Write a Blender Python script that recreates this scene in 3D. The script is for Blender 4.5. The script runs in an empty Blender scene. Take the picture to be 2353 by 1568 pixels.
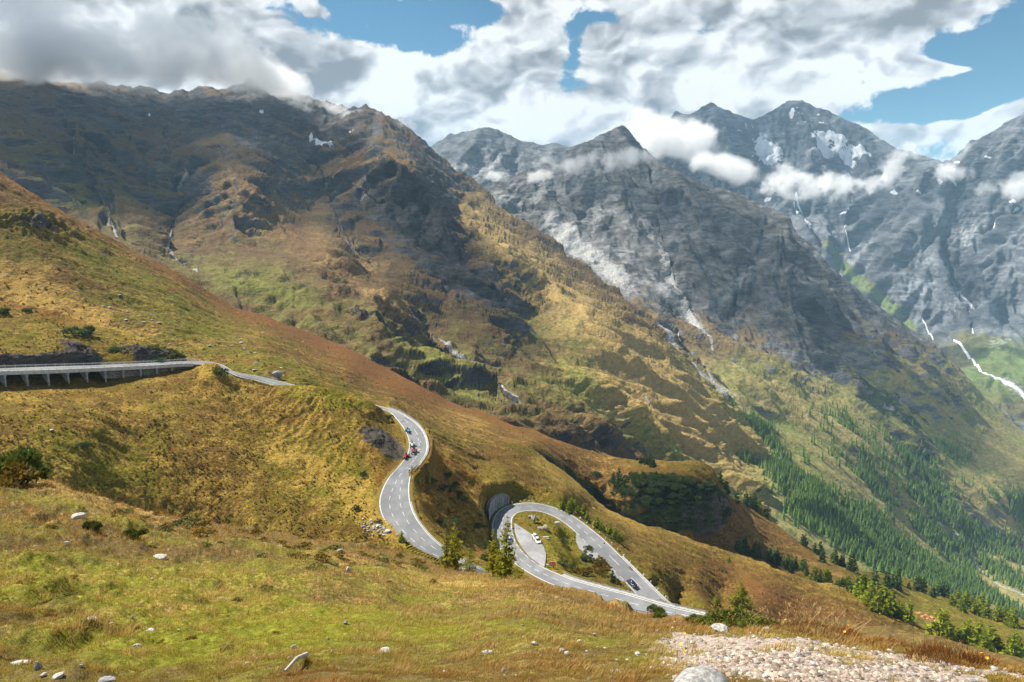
import bpy, bmesh, math, random, time
import numpy as np
from mathutils import Vector, Matrix
T0 = time.time()
random.seed(7)
rng = np.random.default_rng(11)
scene = bpy.context.scene
COL = scene.collection
K = 1024.0 / 2353.0            # layout measurements are in units of a 2353 px wide picture
FPX = 1561.0                   # focal length in those units
PITCH = math.radians(-10.3)
CP, SP = math.cos(PITCH), math.sin(PITCH)

# ------------------------------------------------------------------ camera
cam_d = bpy.data.cameras.new('camera')
cam = bpy.data.objects.new('camera', cam_d)
COL.objects.link(cam)
cam_d.sensor_width = 36.0
cam_d.lens = 36.0 * FPX / 2353.0
cam_d.clip_start = 0.1
cam_d.clip_end = 120000.0
cam.location = (0, 0, 0)
cam.rotation_euler = (math.radians(90) + PITCH, 0, 0)
scene.camera = cam

def ray(x, y):
    """unit world direction of a surveyed bearing (x, y)"""
    x = np.asarray(x, float); y = np.asarray(y, float)
    a = (x - 1176.5) / FPX
    b = (784.0 - y) / FPX
    d = np.stack([a, CP - b * SP, SP + b * CP], -1)
    return d / np.linalg.norm(d, axis=-1, keepdims=True)

def at(x, y, r):
    return ray(x, y) * np.asarray(r, float)[..., None]

def atz(x, y, z):
    """point on the bearing at world height z"""
    d = ray(x, y)
    return d * (np.asarray(z, float) / d[..., 2])[..., None]

# ------------------------------------------------------------------ noise
_perm = np.random.default_rng(5).permutation(256).astype(np.int32)
_perm = np.concatenate([_perm, _perm])
_g3 = np.random.default_rng(6).normal(size=(256, 3)).astype(np.float32)
_g3 /= np.linalg.norm(_g3, axis=1, keepdims=True)

def perlin(p):
    p = np.asarray(p, np.float32)
    sh = p.shape[:-1]
    p = p.reshape(-1, 3)
    out = np.empty(len(p), np.float32)
    for s in range(0, len(p), 200000):
        q = p[s:s + 200000]
        i = np.floor(q).astype(np.int32)
        f = q - i
        i &= 255
        w = f * f * f * (f * (f * 6 - 15) + 10)
        acc = 0
        for dx in (0, 1):
            wx = w[:, 0] if dx else 1 - w[:, 0]
            hx = _perm[(i[:, 0] + dx) & 255]
            for dy in (0, 1):
                wy = w[:, 1] if dy else 1 - w[:, 1]
                hy = _perm[(hx + i[:, 1] + dy) & 255]
                for dz in (0, 1):
                    wz = w[:, 2] if dz else 1 - w[:, 2]
                    h = _perm[(hy + i[:, 2] + dz) & 255]
                    g = _g3[h]
                    d = (f[:, 0] - dx) * g[:, 0] + (f[:, 1] - dy) * g[:, 1] + (f[:, 2] - dz) * g[:, 2]
                    acc = acc + wx * wy * wz * d
        out[s:s + 200000] = acc * 1.6
    return out.reshape(sh)

def fbm(p, wl, octs=5, gain=0.5, seed=0.0, ridged=False):
    p = np.asarray(p, np.float32) / wl + seed * 17.31
    a, t, n = 1.0, 0.0, 0
    for o in range(octs):
        v = perlin(p)
        if ridged:
            v = 1 - 2 * np.abs(v)
        t = t + a * v
        n += a
        a *= gain
        p = p * 2.03 + 11.7
    return t / n

def sstep(a, b, x):
    t = np.clip((x - a) / (b - a), 0, 1)
    return t * t * (3 - 2 * t)

def _hash2(ix, iy, s):
    h = _perm[(ix + s * 31) & 255]
    h1 = _perm[(h + iy) & 255]
    h2 = _perm[(h1 + 77 + s) & 255]
    return h1.astype(np.float32) / 255.0, h2.astype(np.float32) / 255.0

def erosion(u, v, gu, gv, wl, octs, gain=0.5, lac=2.0, sharp=0.6):
    """gullies that follow the fall line: u,v metres, gu,gv down-slope gradient"""
    shp = u.shape
    u = u.ravel().astype(np.float32); v = v.ravel().astype(np.float32)
    gu = gu.ravel().astype(np.float32).copy(); gv = gv.ravel().astype(np.float32).copy()
    out = np.zeros_like(u)
    amp = wl
    for o in range(octs):
        L = np.sqrt(gu * gu + gv * gv) + 1e-6
        su, sv = -gv / L, gu / L
        pu, pv = u / wl, v / wl
        iu = np.floor(pu).astype(np.int32); iv = np.floor(pv).astype(np.int32)
        cs = np.zeros_like(u); sn = np.zeros_like(u); ws = np.zeros_like(u)
        for i in (-1, 0, 1):
            for j in (-1, 0, 1):
                h1, h2 = _hash2(iu + i, iv + j, o)
                du = pu - (iu + i + h1); dv = pv - (iv + j + h2)
                w = np.exp(-(du * du + dv * dv) * 2.2)
                ph = 6.2832 * 1.15 * (du * su + dv * sv) 
                cs += np.cos(ph) * w; sn += np.sin(ph) * w; ws += w
        cs /= ws; sn /= ws
        mag = np.sqrt(cs * cs + sn * sn) + 1e-5
        cc = cs / mag
        hc = (1 - 2 * np.sqrt(np.maximum(0, (1 - cc) / 2))) * .75 + cc * .25
        hc = hc * (1 - np.exp(-mag * 3))
        k = np.minimum(L, 1.2)
        out += amp * hc * k
        gu += -0.55 * sn * su * k; gv += -0.55 * sn * sv * k
        amp *= gain; wl /= lac
    return out.reshape(shp)

# ------------------------------------------------------------------ thin plate spline of log range over bearings
class TPS:
    def __init__(self, pts, smooth=0.0):
        P = np.array([(a, b) for a, b, c in pts], float) / 500.0
        V = np.log(np.array([c for a, b, c in pts], float))
        n = len(P)
        D = np.linalg.norm(P[:, None] - P[None], axis=-1)
        A = np.zeros((n + 3, n + 3))
        A[:n, :n] = self.k(D) + np.eye(n) * smooth
        A[:n, n] = 1; A[:n, n + 1:] = P
        A[n, :n] = 1; A[n + 1:, :n] = P.T
        self.w = np.linalg.solve(A, np.concatenate([V, np.zeros(3)]))
        self.P = P
    @staticmethod
    def k(d):
        return np.where(d > 1e-9, d * d * np.log(np.maximum(d, 1e-9)), 0)
    def __call__(self, x, y):
        q = np.stack([np.asarray(x, float), np.asarray(y, float)], -1) / 500.0
        sh = q.shape[:-1]
        q = q.reshape(-1, 2)
        n = len(self.P)
        out = np.empty(len(q))
        for s in range(0, len(q), 50000):
            c = q[s:s + 50000]
            D = np.linalg.norm(c[:, None] - self.P[None], axis=-1)
            out[s:s + 50000] = self.k(D) @ self.w[:n] + self.w[n] + c @ self.w[n + 1:]
        return np.exp(out).reshape(sh)

def interp(poly, x):
    poly = sorted(poly)
    return np.interp(x, [p[0] for p in poly], [p[1] for p in poly])

def smooth_poly(pts, n):
    """Catmull-Rom resample of an open polyline, n samples per span"""
    P = np.array(pts, float)
    P = np.vstack([2 * P[0] - P[1], P, 2 * P[-1] - P[-2]])
    out = []
    for i in range(1, len(P) - 2):
        for k in range(n):
            t = k / n
            a, b, c, d = P[i - 1], P[i], P[i + 1], P[i + 2]
            out.append(0.5 * ((2 * b) + (-a + c) * t + (2 * a - 5 * b + 4 * c - d) * t * t + (-a + 3 * b - 3 * c + d) * t ** 3))
    out.append(P[-2])
    return np.array(out)

def dist_poly(x, y, poly):
    """distance to a polyline, and the parameter 0..1 along it"""
    x = np.asarray(x, np.float32); y = np.asarray(y, np.float32)
    best = np.full(x.shape, 1e9, np.float32); bt = np.zeros(x.shape, np.float32)
    n = len(poly) - 1
    for i in range(n):
        ax, ay = poly[i][:2]; bx, by = poly[i + 1][:2]
        dx, dy = bx - ax, by - ay
        t = np.clip(((x - ax) * dx + (y - ay) * dy) / (dx * dx + dy * dy + 1e-9), 0, 1)
        d = np.hypot(x - ax - t * dx, y - ay - t * dy)
        m = d < best
        best = np.where(m, d, best); bt = np.where(m, (i + t) / n, bt)
    return best, bt

def blob(X, Y, x, y, rx, ry=None, rot=0.0):
    ry = ry or rx
    c, s = math.cos(math.radians(rot)), math.sin(math.radians(rot))
    dx, dy = X - x, Y - y
    a = (dx * c + dy * s) / rx; b = (-dx * s + dy * c) / ry
    return np.exp(-(a * a + b * b))

# ------------------------------------------------------------------ meshes
def tag(o, label=None, cat=None, group=None, kind=None):
    if label: o['label'] = label
    if cat: o['category'] = cat
    if group: o['group'] = group
    if kind: o['kind'] = kind
    return o

def np_mesh(name, verts, faces, mats=(), attrs=None, smooth=True, mat_idx=None):
    verts = np.ascontiguousarray(verts, np.float32); faces = np.ascontiguousarray(faces, np.int32)
    me = bpy.data.meshes.new(name)
    nv, nf, k = len(verts), len(faces), faces.shape[1]
    me.vertices.add(nv); me.vertices.foreach_set('co', verts.ravel())
    me.loops.add(nf * k); me.loops.foreach_set('vertex_index', faces.ravel())
    me.polygons.add(nf)
    me.polygons.foreach_set('loop_start', np.arange(0, nf * k, k, dtype=np.int32))
    me.polygons.foreach_set('use_smooth', np.full(nf, smooth))
    if mat_idx is not None: me.polygons.foreach_set('material_index', np.asarray(mat_idx, np.int32))
    me.update(calc_edges=True)
    for m in mats: me.materials.append(m)
    for an, av in (attrs or {}).items():
        av = np.asarray(av, np.float32)
        if av.ndim == 1:
            a = me.attributes.new(an, 'FLOAT', 'POINT'); a.data.foreach_set('value', av)
        else:
            a = me.attributes.new(an, 'FLOAT_COLOR', 'POINT'); a.data.foreach_set('color', av.ravel())
    return me

def link(name, me, parent=None):
    o = bpy.data.objects.new(name, me); COL.objects.link(o)
    if parent is not None: o.parent = parent
    return o

def grid_faces(nr, nc):
    i = np.arange(nr * nc, dtype=np.int32).reshape(nr, nc)
    return np.stack([i[:-1, :-1], i[1:, :-1], i[1:, 1:], i[:-1, 1:]], -1).reshape(-1, 4)

def grid_normals(P):
    du = np.gradient(P, axis=1); dv = np.gradient(P, axis=0)
    n = np.cross(dv, du)
    n /= (np.linalg.norm(n, axis=-1, keepdims=True) + 1e-12)
    return n

def box(a, k):
    for ax in (0, 1):
        p = np.pad(a, [(k + 1, k) if i == ax else (0, 0) for i in (0, 1)], mode='reflect', reflect_type='odd')
        c = np.cumsum(p, axis=ax)
        a = (np.take(c, range(2 * k + 1, c.shape[ax]), axis=ax) - np.take(c, range(0, c.shape[ax] - 2 * k - 1), axis=ax)) / (2 * k + 1)
    return a

def range_z(x, y, z):
    return float(z / ray(x, y)[2])

def name_ok(s): return s.name != 'near_meadow'
PATCH = {}
class Patch:
    """a piece of relief: a sheet of surveyed ranges between an upper and a lower outline"""
    def __init__(s, name, x0, x1, step, top, bot, ctrl, feats=(), nrow=None, smooth=1e-5, skirt=(14, 0.9, 30.0)):
        s.name = name
        X1 = np.arange(x0, x1 + step, step)
        T = interp(top, X1); B = interp(bot, X1)
        B = np.maximum(B, T + 4)
        nr = nrow or int(np.max(B - T) / step) + 2
        t = np.linspace(0, 1, nr)[:, None]
        s.X = np.broadcast_to(X1, (nr, len(X1))).copy()
        s.Y = T + (B - T) * t
        s.top, s.bot, s.X1 = T, B, X1
        # 5-tuples are levels; plain readings are ranges in the vertical plane of the bearing; 4-tuples are already slant ranges
        ctrl = [(c[0], c[1], range_z(*c[:3]), 1) if len(c) == 5 else c for c in ctrl]
        ctrl = [(c[0], c[1], c[2] if len(c) == 4 else c[2] * math.sqrt(1 + ((c[0] - 1176.5) ** 2) / (FPX ** 2 + (784 - c[1]) ** 2))) for c in ctrl]
        R = TPS(ctrl, smooth)(s.X, s.Y)
        for poly, amp, w in feats:                     # amp >0 gully, <0 rib, as a share of the range
            d, tt = dist_poly(s.X, s.Y, poly)
            fade = np.minimum(1, np.minimum(tt * 6 + .25, (1 - tt) * 5 + .25))
            R = R * (1 + amp * np.exp(-d / w) * fade)
        s.R = R
        s.P = at(s.X, s.Y, R)
        s.sk = skirt
        s.n0 = s.normals(4)
        v_ = -s.P / np.linalg.norm(s.P, axis=-1, keepdims=True)
        s.face = np.clip((s.n0 * v_).sum(-1) / .26, .2, 1)      # sheets seen edge-on are too coarsely sampled for fine relief
    def normals(s, sm=0):
        Q = s.P
        if sm:
            k = sm
            Q = np.stack([box(Q[..., i], k) for i in range(3)], -1)
        n = grid_normals(Q)
        v = -s.P / np.linalg.norm(s.P, axis=-1, keepdims=True)
        if (n * v).sum(-1).mean() < 0: n = -n
        return n
    def erode(s, wl, octs, amp, gain=0.5, mask=1.0):
        n = s.n0
        nm = n[::6, ::6].reshape(-1, 3).mean(0); nm /= np.linalg.norm(nm)
        up = np.array([0, 0, 1.0])
        U = np.cross(up, nm); U /= np.linalg.norm(U); V = np.cross(nm, U)
        u = s.P @ U; v = s.P @ V
        g = n * n[..., 2:3] - up
        e = erosion(u, v, g @ U, g @ V, wl, octs, gain)
        s.er = e / wl
        s.P = s.P + n * (e * amp * mask * (s.face if wl < 400 else 1))[..., None]
    def rough(s, wl, octs, amp, gain=0.5, ridged=False, seed=0, mask=1.0, stretch=(1, 1, 1)):
        n = s.n0
        f = fbm(s.P * np.array(stretch), wl, octs, gain, seed, ridged)
        s.P = s.P + n * (f * amp * mask * (s.face if wl < 400 and name_ok(s) else 1))[..., None]
        return f
    def build(s, mat, cover, kind='structure', label=None, cat=None):
        P, C = s.P, [c.copy() for c in cover]
        n_sk, drop, L = s.sk
        if n_sk:
            rows = []
            base = P[0]
            hor = base[:, :2] / (np.linalg.norm(base[:, :2], axis=1, keepdims=True) + 1e-9)
            for k in range(n_sk, 0, -1):
                q = base.copy()
                dd = L * (k / n_sk) ** 1.5 * n_sk / 3
                q[:, :2] += hor * dd
                q[:, 2] -= drop * dd * (k / n_sk) ** .6
                q[:, 2] += fbm(q, L * 2, 3) * L * .25 * min(1, k / 3)
                rows.append(q)
            P = np.concatenate([np.array(rows), P], 0)
            C = [np.concatenate([np.repeat(c[:1], n_sk, 0), c], 0) for c in C]
        nr, nc = P.shape[:2]
        at_ = {}
        for i, c in enumerate(C):
            at_['cover%d' % (i + 1)] = c.reshape(-1, 4)
        me = np_mesh(s.name, P.reshape(-1, 3), grid_faces(nr, nc), [mat], at_)
        o = link(s.name, me)
        if kind: o['kind'] = kind
        if label: tag(o, label, cat)
        s.obj = o
        PATCH[s.name] = s
        print('%-18s %7d verts  %.1fs' % (s.name, nr * nc, time.time() - T0))
        return o
    def surf(s, x, y):
        """point of the finished relief on bearing (x, y)"""
        x = np.atleast_1d(np.asarray(x, float)); y = np.atleast_1d(np.asarray(y, float))
        fx = np.clip((x - s.X1[0]) / (s.X1[1] - s.X1[0]), 0, len(s.X1) - 1.001)
        i = fx.astype(int); a = fx - i
        T = s.top[i] * (1 - a) + s.top[i + 1] * a; B = s.bot[i] * (1 - a) + s.bot[i + 1] * a
        nr = s.P.shape[0]
        fy = np.clip((y - T) / (B - T), 0, 1) * (nr - 1.001)
        j = fy.astype(int); b = fy - j
        a = a[:, None]; b = b[:, None]
        P = s.P
        return (P[j, i] * (1 - a) + P[j, i + 1] * a) * (1 - b) + (P[j + 1, i] * (1 - a) + P[j + 1, i + 1] * a) * b
# ------------------------------------------------------------------ materials
def new_mat(name):
    m = bpy.data.materials.new(name); m.use_nodes = True
    nt = m.node_tree; b = nt.nodes['Principled BSDF']
    b.inputs['Roughness'].default_value = 0.85
    b.inputs['Specular IOR Level'].default_value = 0.25
    return m, nt, b

def noise(nt, scale, detail=6, rough=0.6, vec=None, dist=0.0):
    n = nt.nodes.new('ShaderNodeTexNoise')
    n.inputs['Scale'].default_value = scale; n.inputs['Detail'].default_value = detail
    n.inputs['Roughness'].default_value = rough; n.inputs['Distortion'].default_value = dist
    if vec is not None: nt.links.new(vec, n.inputs['Vector'])
    return n.outputs['Fac']

def math_(nt, op, a, b=None, clamp=False, c=None):
    n = nt.nodes.new('ShaderNodeMath'); n.operation = op; n.use_clamp = clamp
    for i, v in enumerate((a, b, c)):
        if v is None: continue
        if isinstance(v, (int, float)): n.inputs[i].default_value = v
        else: nt.links.new(v, n.inputs[i])
    return n.outputs[0]

def smooth_(nt, v, a, b):
    n = nt.nodes.new('ShaderNodeMapRange'); n.interpolation_type = 'SMOOTHSTEP'
    nt.links.new(v, n.inputs['Value'])
    n.inputs['From Min'].default_value = a; n.inputs['From Max'].default_value = b
    return n.outputs[0]

def mixc(nt, f, a, b, mode='MIX'):
    n = nt.nodes.new('ShaderNodeMix'); n.data_type = 'RGBA'; n.blend_type = mode
    if isinstance(f, (int, float)): n.inputs['Factor'].default_value = f
    else: nt.links.new(f, n.inputs['Factor'])
    for s, v in (('A', a), ('B', b)):
        s = [i for i in n.inputs if i.name == s and i.type == 'RGBA'][0]
        if isinstance(v, (tuple, list)): s.default_value = (*v[:3], 1)
        else: nt.links.new(v, s)
    return [o for o in n.outputs if o.type == 'RGBA'][0]

def mapping(nt, vec, scale=(1, 1, 1), rot=(0, 0, 0)):
    n = nt.nodes.new('ShaderNodeMapping'); nt.links.new(vec, n.inputs['Vector'])
    n.inputs['Scale'].default_value = scale; n.inputs['Rotation'].default_value = rot
    return n.outputs[0]

def objco(nt):
    n = nt.nodes.new('ShaderNodeTexCoord'); return n.outputs['Object']

def bump(nt, b, h, strength, dist):
    n = nt.nodes.new('ShaderNodeBump'); nt.links.new(h, n.inputs['Height'])
    n.inputs['Strength'].default_value = strength; n.inputs['Distance'].default_value = dist
    nt.links.new(n.outputs['Normal'], b.inputs['Normal'])

def terrain_mat(name, fine, brown=(.105, .062, .026), green=(.085, .10, .018), straw=(.23, .155, .06),
                rust=(.14, .055, .02), shrub=(.018, .03, .012), rock=(.075, .075, .078), light=(.30, .29, .275),
                bumpd=1.0, bumps=0.6, mott=1.0):
    """fine = metres of the finest mottling"""
    m, nt, b = new_mat(name)
    co = objco(nt)
    def att(n):
        a = nt.nodes.new('ShaderNodeAttribute'); a.attribute_name = n
        s = nt.nodes.new('ShaderNodeSeparateColor'); nt.links.new(a.outputs['Color'], s.inputs[0])
        return s.outputs[0], s.outputs[1], s.outputs[2], a.outputs['Alpha']
    r, g, l, sn = att('cover1'); st, sh, ru, x = att('cover2')
    n1 = noise(nt, 1 / (fine * 9), 7, 0.62, co)
    n2 = noise(nt, 1 / (fine * 2.2), 5, 0.65, mapping(nt, co, (1, 1, 1.6)))
    n3 = noise(nt, 1 / (fine * 30), 5, 0.55, co)
    nf = noise(nt, 1 / fine, 3, 0.7, co)
    strata = noise(nt, 1 / (fine * 7), 7, 0.7, mapping(nt, co, (.45, .45, 1.6), (.5, .35, .3)), 1.2)
    def thr(mask, nz, k=0.9, w=0.22):
        s = math_(nt, 'ADD', mask, math_(nt, 'MULTIPLY', math_(nt, 'SUBTRACT', nz, 0.5), k * (.45 + .55 * mott)))
        return smooth_(nt, s, 0.5 - w, 0.5 + w)
    c = mixc(nt, thr(g, n1, 1.3, .35), brown, green)
    c = mixc(nt, thr(st, n2, 1.6, .4), c, straw)
    c = mixc(nt, thr(ru, n1, 1.5, .3), c, rust)
    c = mixc(nt, thr(sh, n2, 1.4, .16), c, shrub)
    # mottling of growth
    v = math_(nt, 'MULTIPLY_ADD', n2, 1.9 * mott, c=1 - .94 * mott)
    v2 = math_(nt, 'MULTIPLY_ADD', nf, 1.5 * mott, c=1 - .73 * mott)
    vv = math_(nt, 'MULTIPLY', v, v2)
    vc = nt.nodes.new('ShaderNodeCombineColor'); [nt.links.new(vv, vc.inputs[i]) for i in range(3)]
    c = mixc(nt, 1.0, c, vc.outputs[0], 'MULTIPLY')
    rk = mixc(nt, smooth_(nt, strata, .3, .72), tuple(q * .42 for q in rock), tuple(q * 1.9 for q in rock))
    rk = mixc(nt, smooth_(nt, n1, .62, .8), rk, tuple(q * 3.2 for q in rock))
    tn = nt.nodes.new('ShaderNodeCombineColor'); tv = math_(nt, 'MULTIPLY_ADD', x, 1.5, c=.25); [nt.links.new(tv, tn.inputs[i]) for i in range(3)]
    rk = mixc(nt, 1.0, rk, tn.outputs[0], 'MULTIPLY')
    c = mixc(nt, thr(r, n1, 1.1, .14), c, rk)
    sc = mixc(nt, smooth_(nt, nf, .3, .7), tuple(q * .6 for q in light), tuple(min(.8, q * 1.45) for q in light))
    c = mixc(nt, thr(l, n2, 1.2, .18), c, sc)
    c = mixc(nt, thr(sn, n1, 1.1, .08), c, (.80, .82, .85))
    nt.links.new(c, b.inputs['Base Color'])
    h = math_(nt, 'ADD', math_(nt, 'MULTIPLY', n1, 1.0), math_(nt, 'MULTIPLY', nf, .32))
    h = math_(nt, 'ADD', h, math_(nt, 'MULTIPLY', n2, .5))
    h = math_(nt, 'ADD', h, math_(nt, 'MULTIPLY', math_(nt, 'MULTIPLY', strata, r), 1.0))
    bump(nt, b, h, bumps, bumpd)
    b.inputs['Roughness'].default_value = 0.95
    b.inputs['Specular IOR Level'].default_value = 0.1
    return m

def plain(name, col, rough=0.8, metal=0.0, var=0.0, scale=3.0, bmp=0.0, spec=0.3):
    m, nt, b = new_mat(name)
    b.inputs['Roughness'].default_value = rough; b.inputs['Metallic'].default_value = metal
    b.inputs['Specular IOR Level'].default_value = spec
    co = objco(nt)
    n = noise(nt, scale, 6, .6, co)
    c = mixc(nt, smooth_(nt, n, .3, .7), tuple(q * (1 - var) for q in col), tuple(min(.9, q * (1 + var)) for q in col))
    nt.links.new(c, b.inputs['Base Color'])
    if bmp: bump(nt, b, n, .6, bmp)
    return m
# ------------------------------------------------------------------ roads as surveyed edge lines with levels
def z1(p):  # reading scale of the survey sheet used for both bends
    return (804.2 + .36637 * p[0], 919.1 + .36637 * p[1])

def road3d(rows, n=6):
    """rows: (left bearing, right bearing, level) -> smooth 3-D edge lines"""
    L, R = [], []
    for (a, b, z) in rows:
        L.append(atz(a[0], a[1], z)); R.append(atz(b[0], b[1], z))
    return smooth_poly(L, n), smooth_poly(R, n)

S_ROWS = [((-170, 863), (-170, 851), -47.5), ((0, 855.5), (0, 846), -51), ((120, 852), (120, 842), -53.5), ((234, 847), (234, 838.5), -56), ((350, 841.5), (350, 833.5), -58.5),
          ((440, 837), (450, 829), -60.8), ((500, 845), (507, 837), -63), ((545, 865), (540, 855), -65), ((586, 874), (590, 864), -67.3), ((640, 889), (650, 878), -70),
          ((720, 906), (728, 897), -73.5), ((790, 922), (800, 912), -76.5), ((850, 938), (862, 930), -79)]
_zs = [-80.3, -81.2, -82, -82.8, -83.6, -84.3, -85, -86, -87, -88, -89, -90, -91, -92, -93, -94, -95, -96, -97.5, -99]
_sp = [((235, 72), (272, 64)), ((290, 120), (338, 95)), ((345, 195), (415, 148)), ((368, 260), (462, 206)), ((364, 322), (485, 275)), ((335, 378), (478, 335)),
       ((290, 432), (437, 398)), ((245, 482), (390, 462)), ((210, 540), (376, 520)), ((186, 608), (374, 590)), ((182, 665), (385, 660)), ((200, 730), (415, 735)),
       ((245, 800), (460, 800)), ((310, 868), (515, 862)), ((400, 936), (580, 918)), ((490, 985), (660, 968)), ((600, 1035), (740, 1014)), ((700, 1082), (820, 1057)),
       ((800, 1130), (905, 1095)), ((930, 1190), (1040, 1160))]
S_ROWS += [(z1(a), z1(b), z) for (a, b), z in zip(_sp, _zs)]
_hp = [((2330, 1432), (2420, 1392), -107), ((2130, 1385), (2225, 1347), -108), ((1850, 1340), (1980, 1290), -109.3), ((1640, 1285), (1780, 1232), -110.6), ((1500, 1238), (1620, 1190), -112), ((1300, 1172), (1430, 1137), -114),
       ((1180, 1120), (1310, 1092), -115.5), ((1080, 1062), (1200, 1042), -117), ((1000, 1000), (1110, 978), -118), ((930, 920), (1050, 905), -119),
       ((897, 858), (1025, 843), -120), ((890, 795), (1016, 785), -120.5), ((905, 733), (1019, 746), -121), ((940, 690), (1034, 722), -121.5), ((990, 664), (1060, 706), -122),
       ((1060, 649), (1095, 699), -122.5), ((1130, 645), (1130, 697), -123), ((1210, 655), (1175, 700), -123.6), ((1290, 678), (1225, 711), -124.2), ((1370, 712), (1285, 736), -124.8),
       ((1440, 755), (1345, 774), -125.5), ((1520, 815), (1410, 828), -126.3), ((1600, 882), (1480, 900), -127.2), ((1680, 960), (1555, 975), -128.2), ((1760, 1040), (1635, 1055), -129.4),
       ((1850, 1130), (1720, 1140), -130.6), ((1930, 1210), (1790, 1215), -131.8), ((2000, 1278), (1860, 1285), -133), ((2090, 1355), (1950, 1362), -134.5), ((2200, 1440), (2060, 1450), -136)]
H_ROWS = [(z1(a), z1(b), z) for a, b, z in _hp]
SL, SR = road3d(S_ROWS); HL, HR = road3d(H_ROWS)
_lay1 = [(1030, 772), (1080, 803), (1140, 843), (1190, 885), (1215, 922), (1230, 965), (1227, 1010), (1218, 1052), (1190, 1032), (1130, 988), (1085, 935), (1052, 880), (1034, 830)]
LAY1 = np.array([atz(*z1(p), np.interp(p[1], [772, 1052], [-120.7, -117.4])) for i, p in enumerate(_lay1)])
_lay2 = [(1418, 838), (1418, 890), (1440, 935), (1500, 980), (1560, 1015), (1600, 1055), (1650, 1098), (1705, 1140), (1722, 1142), (1660, 1080), (1600, 1018), (1540, 958), (1480, 900)]
LAY2 = np.array([atz(*z1(p), np.interp(p[1], [838, 1142], [-126.3, -130.7])) for p in _lay2])

def range_of(p): return float(np.linalg.norm(p))
def bearing(p):
    """inverse of ray(): where a world point lies on the survey sheet"""
    p = np.asarray(p, float)
    f = p[..., 1] * CP + p[..., 2] * SP
    u = -p[..., 1] * SP + p[..., 2] * CP
    return 1176.5 + FPX * p[..., 0] / f, 784.0 - FPX * u / f

def road_ctrl(edge, every=6, dz=0.0, sel=None):
    out = []
    for i in range(0, len(edge), every):
        q = edge[i] + np.array([0, 0, dz])
        x, y = bearing(q)
        if sel is None or sel(x, y): out.append((float(x), float(y), range_of(q), 1))
    return out

CENT = np.concatenate([(SL + SR) / 2, (HL + HR) / 2])
CW = np.concatenate([np.linalg.norm(SL - SR, axis=1), np.linalg.norm(HL - HR, axis=1)]) / 2
# both laybys are flattened as well
CENT = np.concatenate([CENT, LAY1 * .85 + LAY1.mean(0) * .15, LAY1 * .5 + LAY1.mean(0) * .5, [LAY1.mean(0)], LAY2[:8] * .75 + LAY2.mean(0) * .25])
CW = np.concatenate([CW, np.full(len(LAY1), 1.5), np.full(len(LAY1) + 1, 4.5), np.full(8, 2.2)])

def carve(P, margin=1.2, blend=7.0, below=0.35, zband=14.0, skip=0):
    sh = P.shape
    Q = P.reshape(-1, 3).copy()
    lo = CENT[:, :2].min(0) - 20; hi = CENT[:, :2].max(0) + 20
    m = np.where((Q[:, 0] > lo[0]) & (Q[:, 0] < hi[0]) & (Q[:, 1] > lo[1]) & (Q[:, 1] < hi[1]))[0]
    rd = np.full(len(Q), 99.0)
    for s in range(0, len(m), 20000):
        k = m[s:s + 20000]
        d = np.linalg.norm(Q[k, None, :2] - CENT[None, skip:, :2], axis=-1) - CW[None, skip:]
        dz = np.abs(Q[k, None, 2] - CENT[None, skip:, 2])
        d = np.where(dz < zband, d, 1e3)
        j = d.argmin(1); dd = d[np.arange(len(k)), j]; j = j + skip
        w = 1 - sstep(margin, margin + blend, dd)
        w = w * (1 - sstep(1.2, 3.5, CENT[j, 2] - Q[k, 2]) * sstep(margin, margin + .6, dd))      # never lift the ground into a lip
        tz = CENT[j, 2] - below
        Q[k, 2] = Q[k, 2] * (1 - w) + tz * w
        rd[k] = dd
    return Q.reshape(sh), rd.reshape(sh[:2])

def cov(s, **kw):
    z = np.zeros(s.X.shape, np.float32)
    g = lambda n: np.broadcast_to(np.clip(kw.get(n, z), 0, 1), z.shape).astype(np.float32)
    return [np.stack([g('rock'), g('green'), g('light'), g('snow')], -1), np.stack([g('straw'), g('shrub'), g('rust'), g('tone') if 'tone' in kw else z + .5], -1)]

def stripe(X, Y, poly, w, soft=1.0):
    d, t = dist_poly(X, Y, poly)
    return np.exp(-(d / w) ** 2 * soft)

# outlines (survey sheet units)
TOP_FAR = [(1300, 420), (1400, 380), (1480, 340), (1530, 287), (1552, 264), (1585, 268), (1633, 237), (1658, 252), (1700, 272), (1728, 276), (1750, 268), (1787, 248), (1812, 235), (1842, 237), (1878, 252), (1933, 270), (1977, 290), (2021, 318), (2061, 347), (2116, 358), (2167, 378), (2190, 374), (2208, 362), (2226, 336), (2263, 321), (2299, 299), (2353, 266), (2450, 215), (2600, 190)]
TOP_BACK = [(900, 380), (992, 341), (1032, 316), (1065, 307), (1102, 296), (1142, 301), (1186, 318), (1227, 334), (1240, 338), (1278, 334), (1318, 343), (1400, 380), (1480, 420)]
TOP_MID = [(1000, 520), (1060, 470), (1113, 436), (1200, 398), (1270, 372), (1322, 341), (1370, 316), (1400, 304), (1435, 290), (1443, 300), (1472, 336), (1500, 362), (1542, 387), (1581, 413), (1640, 435), (1699, 450), (1772, 486), (1808, 504), (1830, 541), (1860, 563), (1896, 600), (1933, 640), (1970, 669), (2025, 713), (2116, 778), (2224, 867), (2246, 900), (2261, 918), (2297, 951), (2353, 995), (2500, 1090), (2650, 1180)]
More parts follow.
